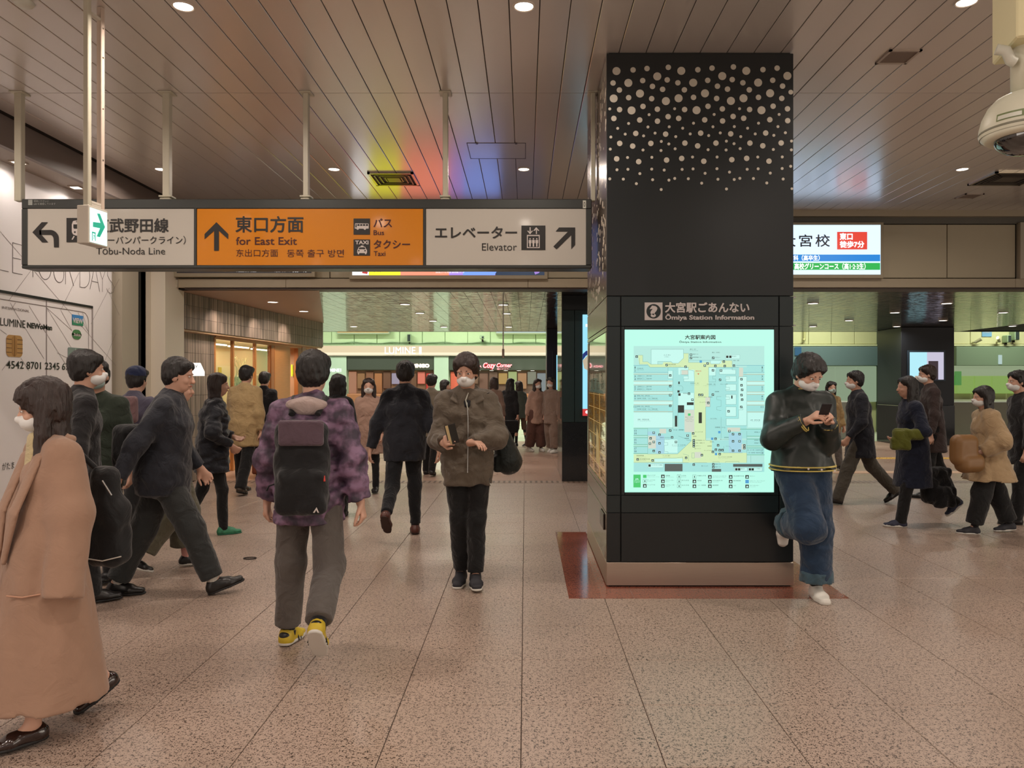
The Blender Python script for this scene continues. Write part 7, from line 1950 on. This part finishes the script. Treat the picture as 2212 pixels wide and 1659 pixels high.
# 15 person with the book
m15 = person('person in a grey brown zip jacket walking up with a book in both hands', at(1010, 5.95), 5.95, 177, 1.765, legs=((9, 4, 0), (3, 8, 4)), hands=((-.012, .150, .640, (-.75, .65, .05), (.3, -.2, -1), 30), (.095, .160, .640, (-.15, 1, .3), (-1, .1, .1), 55)), poles=((-1.2, -.5, -.55), (.35, -.9, -.6)),
            lean=2, leg_abd=(-2, -3), head=(10, 14), foot_yaw=(-4, 8), fine_hands=(True, True), top=dict(mat=K_khk, hem=.455, hemr=(.108, .092), w=1.08, sleeve=(.043, .042, .030), fold=.011, fs=15, fz=1.4, cuff=.90, collarmat=K_blk, arm=1.05),
            bottom=dict(mat=K_trs, r=(.056, .043, .036), hem=.95), shoes=dict(mat=S_dk, solemat=L_wht, sole=.009), mask=M_mask, hair=dict(puff=1.12, mat=M_hairb), vx=.0105)
W3 = m15['W3']; sh = m15['shc']
lp_ = Blob(.007, .006)
for sd in (-1, 1):
    lp_.oval(W3(sh + np.array([sd * .036, .0, .034])), W3(sh + np.array([sd * .052, .062, -.018])), (.030, .011), (.050, .011), m15['dirw'](np.array([sd * .8, .6, .0])))
m15['part']('collar_flap', lp_.mesh('collar_flap'), K_khk)
seam(m15, [sh + np.array([.0, .076, -.02]), sh + np.array([-.004, .088, -.09]), m15['waist'] + np.array([-.004, .085, .03]), m15['pel'] + np.array([-.002, .098, -.03])], .0035, mat('zip_silver', (190, 190, 188), .3, .8), 'zip')
seam(m15, [sh + np.array([-.005, .060, .022]), sh + np.array([.006, .078, -.010]), sh + np.array([-.004, .084, -.05])], .005, mat('cord_pale', (170, 168, 156), .7), 'hood_cord')
sh2 = Blob(.008, .01); sh2.oval(W3(sh + np.array([0, .035, .02])), W3(sh + np.array([0, .068, -.035])), (.055, .02), (.022, .014), m15['dirw'](np.array([1., 0, 0]))); m15['part']('inner_shirt', sh2.mesh('inner_shirt'), K_blk)
bkc = P(976, 938, 5.60)
bk = empty('book', tuple(bkc), 'small thick black book with cream page edges held in both hands', 'book')
def rotbox(mb, c, h, Mx):
    n0 = len(mb.v); mb.bbox(-h[0], h[0], -h[1], h[1], -h[2], h[2], .002)
    for i in range(n0, len(mb.v)):
        q = Mx @ Vector(mb.v[i]); mb.v[i] = (c[0] + q.x, c[1] + q.y, c[2] + q.z)
    return mb
Mb = Matrix.Rotation(math.radians(-14), 3, 'Y') @ Matrix.Rotation(math.radians(68), 3, 'Z')
for sd in (-1, 1): rotbox(MB(), bkc + Mb @ Vector((0, sd * .016, 0)), (.054, .003, .074), Mb).build('cover', mat('book_black', (30, 26, 26), .4), bk)
rotbox(MB(), bkc, (.051, .0135, .071), Mb).build('pages', mat('pages_cream', (214, 190, 140), .8), bk)
rotbox(MB(), bkc + Mb @ Vector((.052, 0, 0)), (.0025, .018, .068), Mb).build('spine', mat('book_black', (30, 26, 26), .4), bk)
yb_ = 6.12
b15 = bag('black shoulder bag bulging behind the elbow of the person with the book', [('L', tuple(P(1082, 930, yb_)), tuple(P(1098, 995, yb_)), .06, .115), ('X', tuple(P(1092, 1000, yb_)), (.105, .085, .07), -8, .03)], cloth('bag_green_black', (24, 30, 28), .6), vx=.010, name='shoulder_bag')
MB().tube([W3(sh + np.array([-.085, -.03, .02])), W3(sh + np.array([-.09, .03, .02])), P(1070, 905, 5.98), P(1085, 940, yb_ - .02)], .016, 8).build('strap', B_blk, b15)
MB().tube([P(1066, 1019, yb_ - .07), P(1108, 1019, yb_ - .07)], .004, 6).build('pale_edge', M_signw, b15)

# 16 distant walkers
for (px, Y, hd_, H_, tm_, bm2, lab, hr, lg) in (
    (1066, 16.6, 8, 1.66, K_brn, K_trs, 'distant person in a brown coat right behind the shoulder of the book reader', dict(len='bob', mat=M_hairb), ((8, 6, 0), (-8, 12, 10))),
    (1100, 17.6, 25, 1.64, K_blk, K_trs, 'distant person in a black coat with a beige hemmed bag', dict(len='long'), ((4, 4, 0), (-4, 6, 4))),
    (1124, 18.6, -40, 1.58, K_gry, K_brn, 'distant person in shorts and black boots beside the black coat', dict(len='bob', mat=M_hairb), ((5, 4, 0), (-6, 10, 8))),
    (1158, 17.3, 150, 1.63, K_rose, cloth('wide_brown', (96, 66, 58)), 'distant person in a rose beige coat and wide brown trousers', dict(len='long', mat=M_hairb), ((6, 5, 0), (-6, 8, 6))),
    (1193, 17.0, 215, 1.66, cloth('coat_taupe', (128, 108, 96)), cloth('wide_taupe', (124, 104, 92)), 'distant person in a taupe outfit beside the dark pillar', dict(len='bob'), ((5, 5, 0), (-6, 8, 6)))):
    rr2 = (.076, .074, .070) if 'wide' in lab or 'taupe' in lab else (.054, .040, .034)
    person(lab, at(px, Y), Y, hd_, H_, legs=lg, top=dict(mat=tm_, hem=.40 if 'shorts' not in lab else .46, hemr=(.12, .1)), bottom=dict(mat=bm2, r=rr2, hem=.93 if 'shorts' not in lab else -.35), shoes=dict(mat=S_blk if 'black' in lab else S_wht, solemat=L_wht), hair=hr, mask=M_mask if hd_ > 90 else None, vx=.024, female=True)
bag('small dark bag with a beige rim carried by the distant black coat', [('X', tuple(P(1105, 921, 17.2)), (.16, .08, .14), 0, .03)], K_blk, vx=.02, name='handbag')

# 17 leaning against the pillar
m17 = person('person in a black satin bomber jacket and rolled jeans leaning on the pillar', at(1733, 5.56), 5.56, 175, 1.775, legs=((2, 2, 0), (28, 112, 90)), hands=((-.035, .150, .742, (.35, .75, .5), (.4, -.2, -.6), 45), (.050, .150, .742, (-.35, .75, .5), (-.4, -.2, -.6), 45)), poles=((-.3, -.6, -1), (1.0, -.5, -.9)),
            lean=-3, head=(-18, 30), leg_abd=(1, -6), fine_hands=(True, True), top=dict(mat=M_sat, hem=.530, hemr=(.114, .092), w=1.16, sleeve=(.043, .044, .036), fold=.007, fs=13, fz=1.0, collar=.026, arm=1.08),
            bottom=dict(mat=M_denim, r=(.068, .066, .060), hem=.90, fold=.007, waist=(.100, .074)), shoes=dict(mat=S_wht, solemat=L_wht, sole=.016, high=.052), mask=M_mask, hair=dict(puff=1.12), vx=.0105)
W3 = m17['W3']; pe = m17['pel']
for dz_ in (.003, .018):
    g_ = Blob(.005, 0); c_ = m17['hemP'] + np.array([0, 0, dz_])
    g_.oval(W3(c_), W3(c_ + np.array([0, 0, .0055])), (.1345 * 1.775, .109 * 1.775), (.1345 * 1.775, .109 * 1.775), m17['dirw'](m17['tu']), flat=3)
    m17['part']('gold_stripe', g_.mesh('gold_stripe'), M_gold)
for i in (0, 1):
    for f_ in (.85, .895):
        c_ = m17['E'][i] + (m17['Wr'][i] - m17['E'][i]) * f_; d_ = _n(m17['Wr'][i] - m17['E'][i])
        a_ = _n(np.cross(d_, np.array([0, 0, 1.]))); b_ = np.cross(d_, a_)
        MB().tube([W3(c_ + (a_ * math.cos(t_) + b_ * math.sin(t_)) * .0352) for t_ in [2 * math.pi * q / 16 for q in range(17)]], .005, 5, caps=False).build('gold_stripe', M_gold, m17['t'])
nk = m17['neck0']
for dz_ in (.008, .022):
    MB().tube([W3(nk + m17['td'] * dz_ + np.array([math.cos(t_), math.sin(t_), 0]) * .0465) for t_ in [2 * math.pi * q / 24 for q in range(25)]], .0045, 5, caps=False).build('gold_stripe', M_gold, m17['t'])
for i in (0, 1):
    j = m17['J'][i]; h0 = j['knee'] + (j['ank'] - j['knee']) * .72; h1 = j['knee'] + (j['ank'] - j['knee']) * .90
    cf = Blob(.009, .004); cf.limb(W3(h0), W3(h1), .0655 * 1.775, .0665 * 1.775, flat=3); cf.fold = lambda q: .006 * wob(q, 30, 4); m17['part']('rolled_cuff', cf.mesh('rolled_cuff'), M_denim2)
for q in range(3):
    p_ = W3(np.array([pe[0] + .03 - q * .055, pe[1] + .112, .548 - .004 * q])); MB().disc(tuple(p_ + m17['dirw'](np.array([0, .012, 0.]))), Vector(-m17['dirw'](np.array([1., 0, 0]))), ZU, .008, 10).build('snap_button', M_signw, m17['t'])
hm_ = (m17['Wr'][0] + m17['Wr'][1]) / 2 + np.array([0, .055, .035])
ph = empty('phone', tuple(W3(hm_)), 'dark smartphone held in both hands by the leaning person', 'phone')
Mp = Matrix([list(m17['dirw'](np.array([1., 0, 0]))), list(m17['dirw'](np.array([0, .55, .83]))), list(m17['dirw'](np.array([0, -.83, .55])))]).transposed()
rotbox(MB(), Vector(W3(hm_)), (.036, .074, .004), Mp).build('case', mat('phone_dark', (26, 24, 30), .3), ph)
rotbox(MB(), Vector(W3(hm_)) + Mp @ Vector((0, 0, .0045)), (.033, .070, .0006), Mp).build('display', glow('phone_screen', (150, 160, 190), .8), ph)

# 18-23 walkers on the right
person('person in a dark jacket and olive grey trousers walking left', at(1858, 9.85), 9.85, -82, 1.75, legs=((24, 6, -6), (-24, 18, 34)), hands=((-.13, .12, .50), (.13, -.08, .49)), top=dict(mat=cloth('jacket_black_blue', (28, 30, 38)), hem=.36, hemr=(.125, .105), w=1.1, arm=1.1), bottom=dict(mat=cloth('trouser_olivegrey', (78, 74, 66)), r=(.060, .048, .042)), shoes=dict(mat=S_blk, solemat=L_blk, high=.04), mask=M_mask, vx=.017)
m19 = person('person in a long navy coat and white soled trainers walking left', at(1972, 8.35), 8.35, -84, 1.64, legs=((14, 4, 0), (-24, 32, 40)), hands=((-.10, .12, .60), (.13, -.02, .52)), top=dict(mat=cloth('coat_navy', (24, 30, 48)), name='coat', hem=.275, hemr=(.125, .12), w=1.14, arm=1.15, fz=.6), bottom=dict(mat=K_trs, r=(.052, .040, .034)), shoes=dict(mat=mat('shoe_indigo', (34, 38, 60), .6), solemat=L_wht, sole=.016), hair=dict(len='long'), vx=.015, female=True)
bag('olive green scarf bundle under the arm of the long navy coat', [('X', tuple(P(1962, 938, 8.1)), (.17, .05, .06), 0, .04), ('X', tuple(P(1945, 958, 8.1)), (.10, .05, .07), 10, .03)], cloth('scarf_olive', (92, 96, 34)), vx=.013, name='scarf', cat='scarf', fold=.008)
bag('black fringed bag hanging behind the long navy coat', [('X', tuple(P(2022, 1048, 8.45)), (.15, .09, .20), -10, .05), ('X', tuple(P(2035, 1072, 8.4)), (.12, .10, .12), -10, .05)], cloth('bag_fringe', (26, 26, 28), .95, bump=.8, bs=60), vx=.013, name='bag', fold=.014)
person('tall person in a dark brown coat behind the long navy coat', at(2014, 10.4), 10.4, -78, 1.80, top=dict(mat=cloth('coat_umber', (58, 46, 44)), hem=.36, hemr=(.12, .1)), bottom=dict(mat=K_trs), shoes=dict(mat=S_blk, solemat=L_blk), mask=M_mask, vx=.019, legs=((10, 6, 0), (-10, 14, 10)), hair=dict(len='short', mat=M_hairb))
m21 = person('person with a black bob in a wide beige coat and black trousers', at(2136, 7.95), 7.95, -80, 1.535, legs=((16, 4, 0), (-16, 6, 6)), hands=((-.12, .10, .56), (.14, .02, .52)), top=dict(mat=K_beige, name='coat', hem=.375, hemr=(.175, .165), w=1.2, sleeve=(.052, .054, .046), arm=1.1, fold=.009, fz=.7), bottom=dict(mat=K_trs, r=(.060, .064, .056), hem=.90), shoes=dict(mat=S_dk, solemat=L_wht, sole=.010), hair=dict(len='bob', puff=1.08), mask=M_mask, vx=.015, female=True)
bag('tan leather shoulder bag at the front of the wide beige coat', [('X', tuple(P(2082, 972, 7.75)), (.15, .08, .16), -15, .078), ('X', tuple(P(2094, 1000, 7.75)), (.15, .09, .10), -15, .08)], mat('leather_tan', (128, 92, 52), .5), vx=.013, name='shoulder_bag')
person('person in black cut off by the right edge', at(2212, 8.5), 8.5, -82, 1.70, legs=((12, 6, 0), (-14, 18, 16)), top=dict(mat=K_blk2, hem=.40), bottom=dict(mat=K_trs), shoes=dict(mat=S_blk, solemat=L_blk), vx=.017, mask=M_mask)
person('small distant person in a tan coat right beside the leaning person', at(1792, 13.8), 13.8, 175, 1.58, top=dict(mat=cloth('coat_sand', (160, 132, 88)), hem=.38, hemr=(.13, .1), w=1.1), bottom=dict(mat=K_trg), shoes=dict(mat=S_blk, solemat=L_wht), vx=.022, mask=mat('mask_green', (170, 192, 186), .8), hair=dict(len='bob'), female=True)
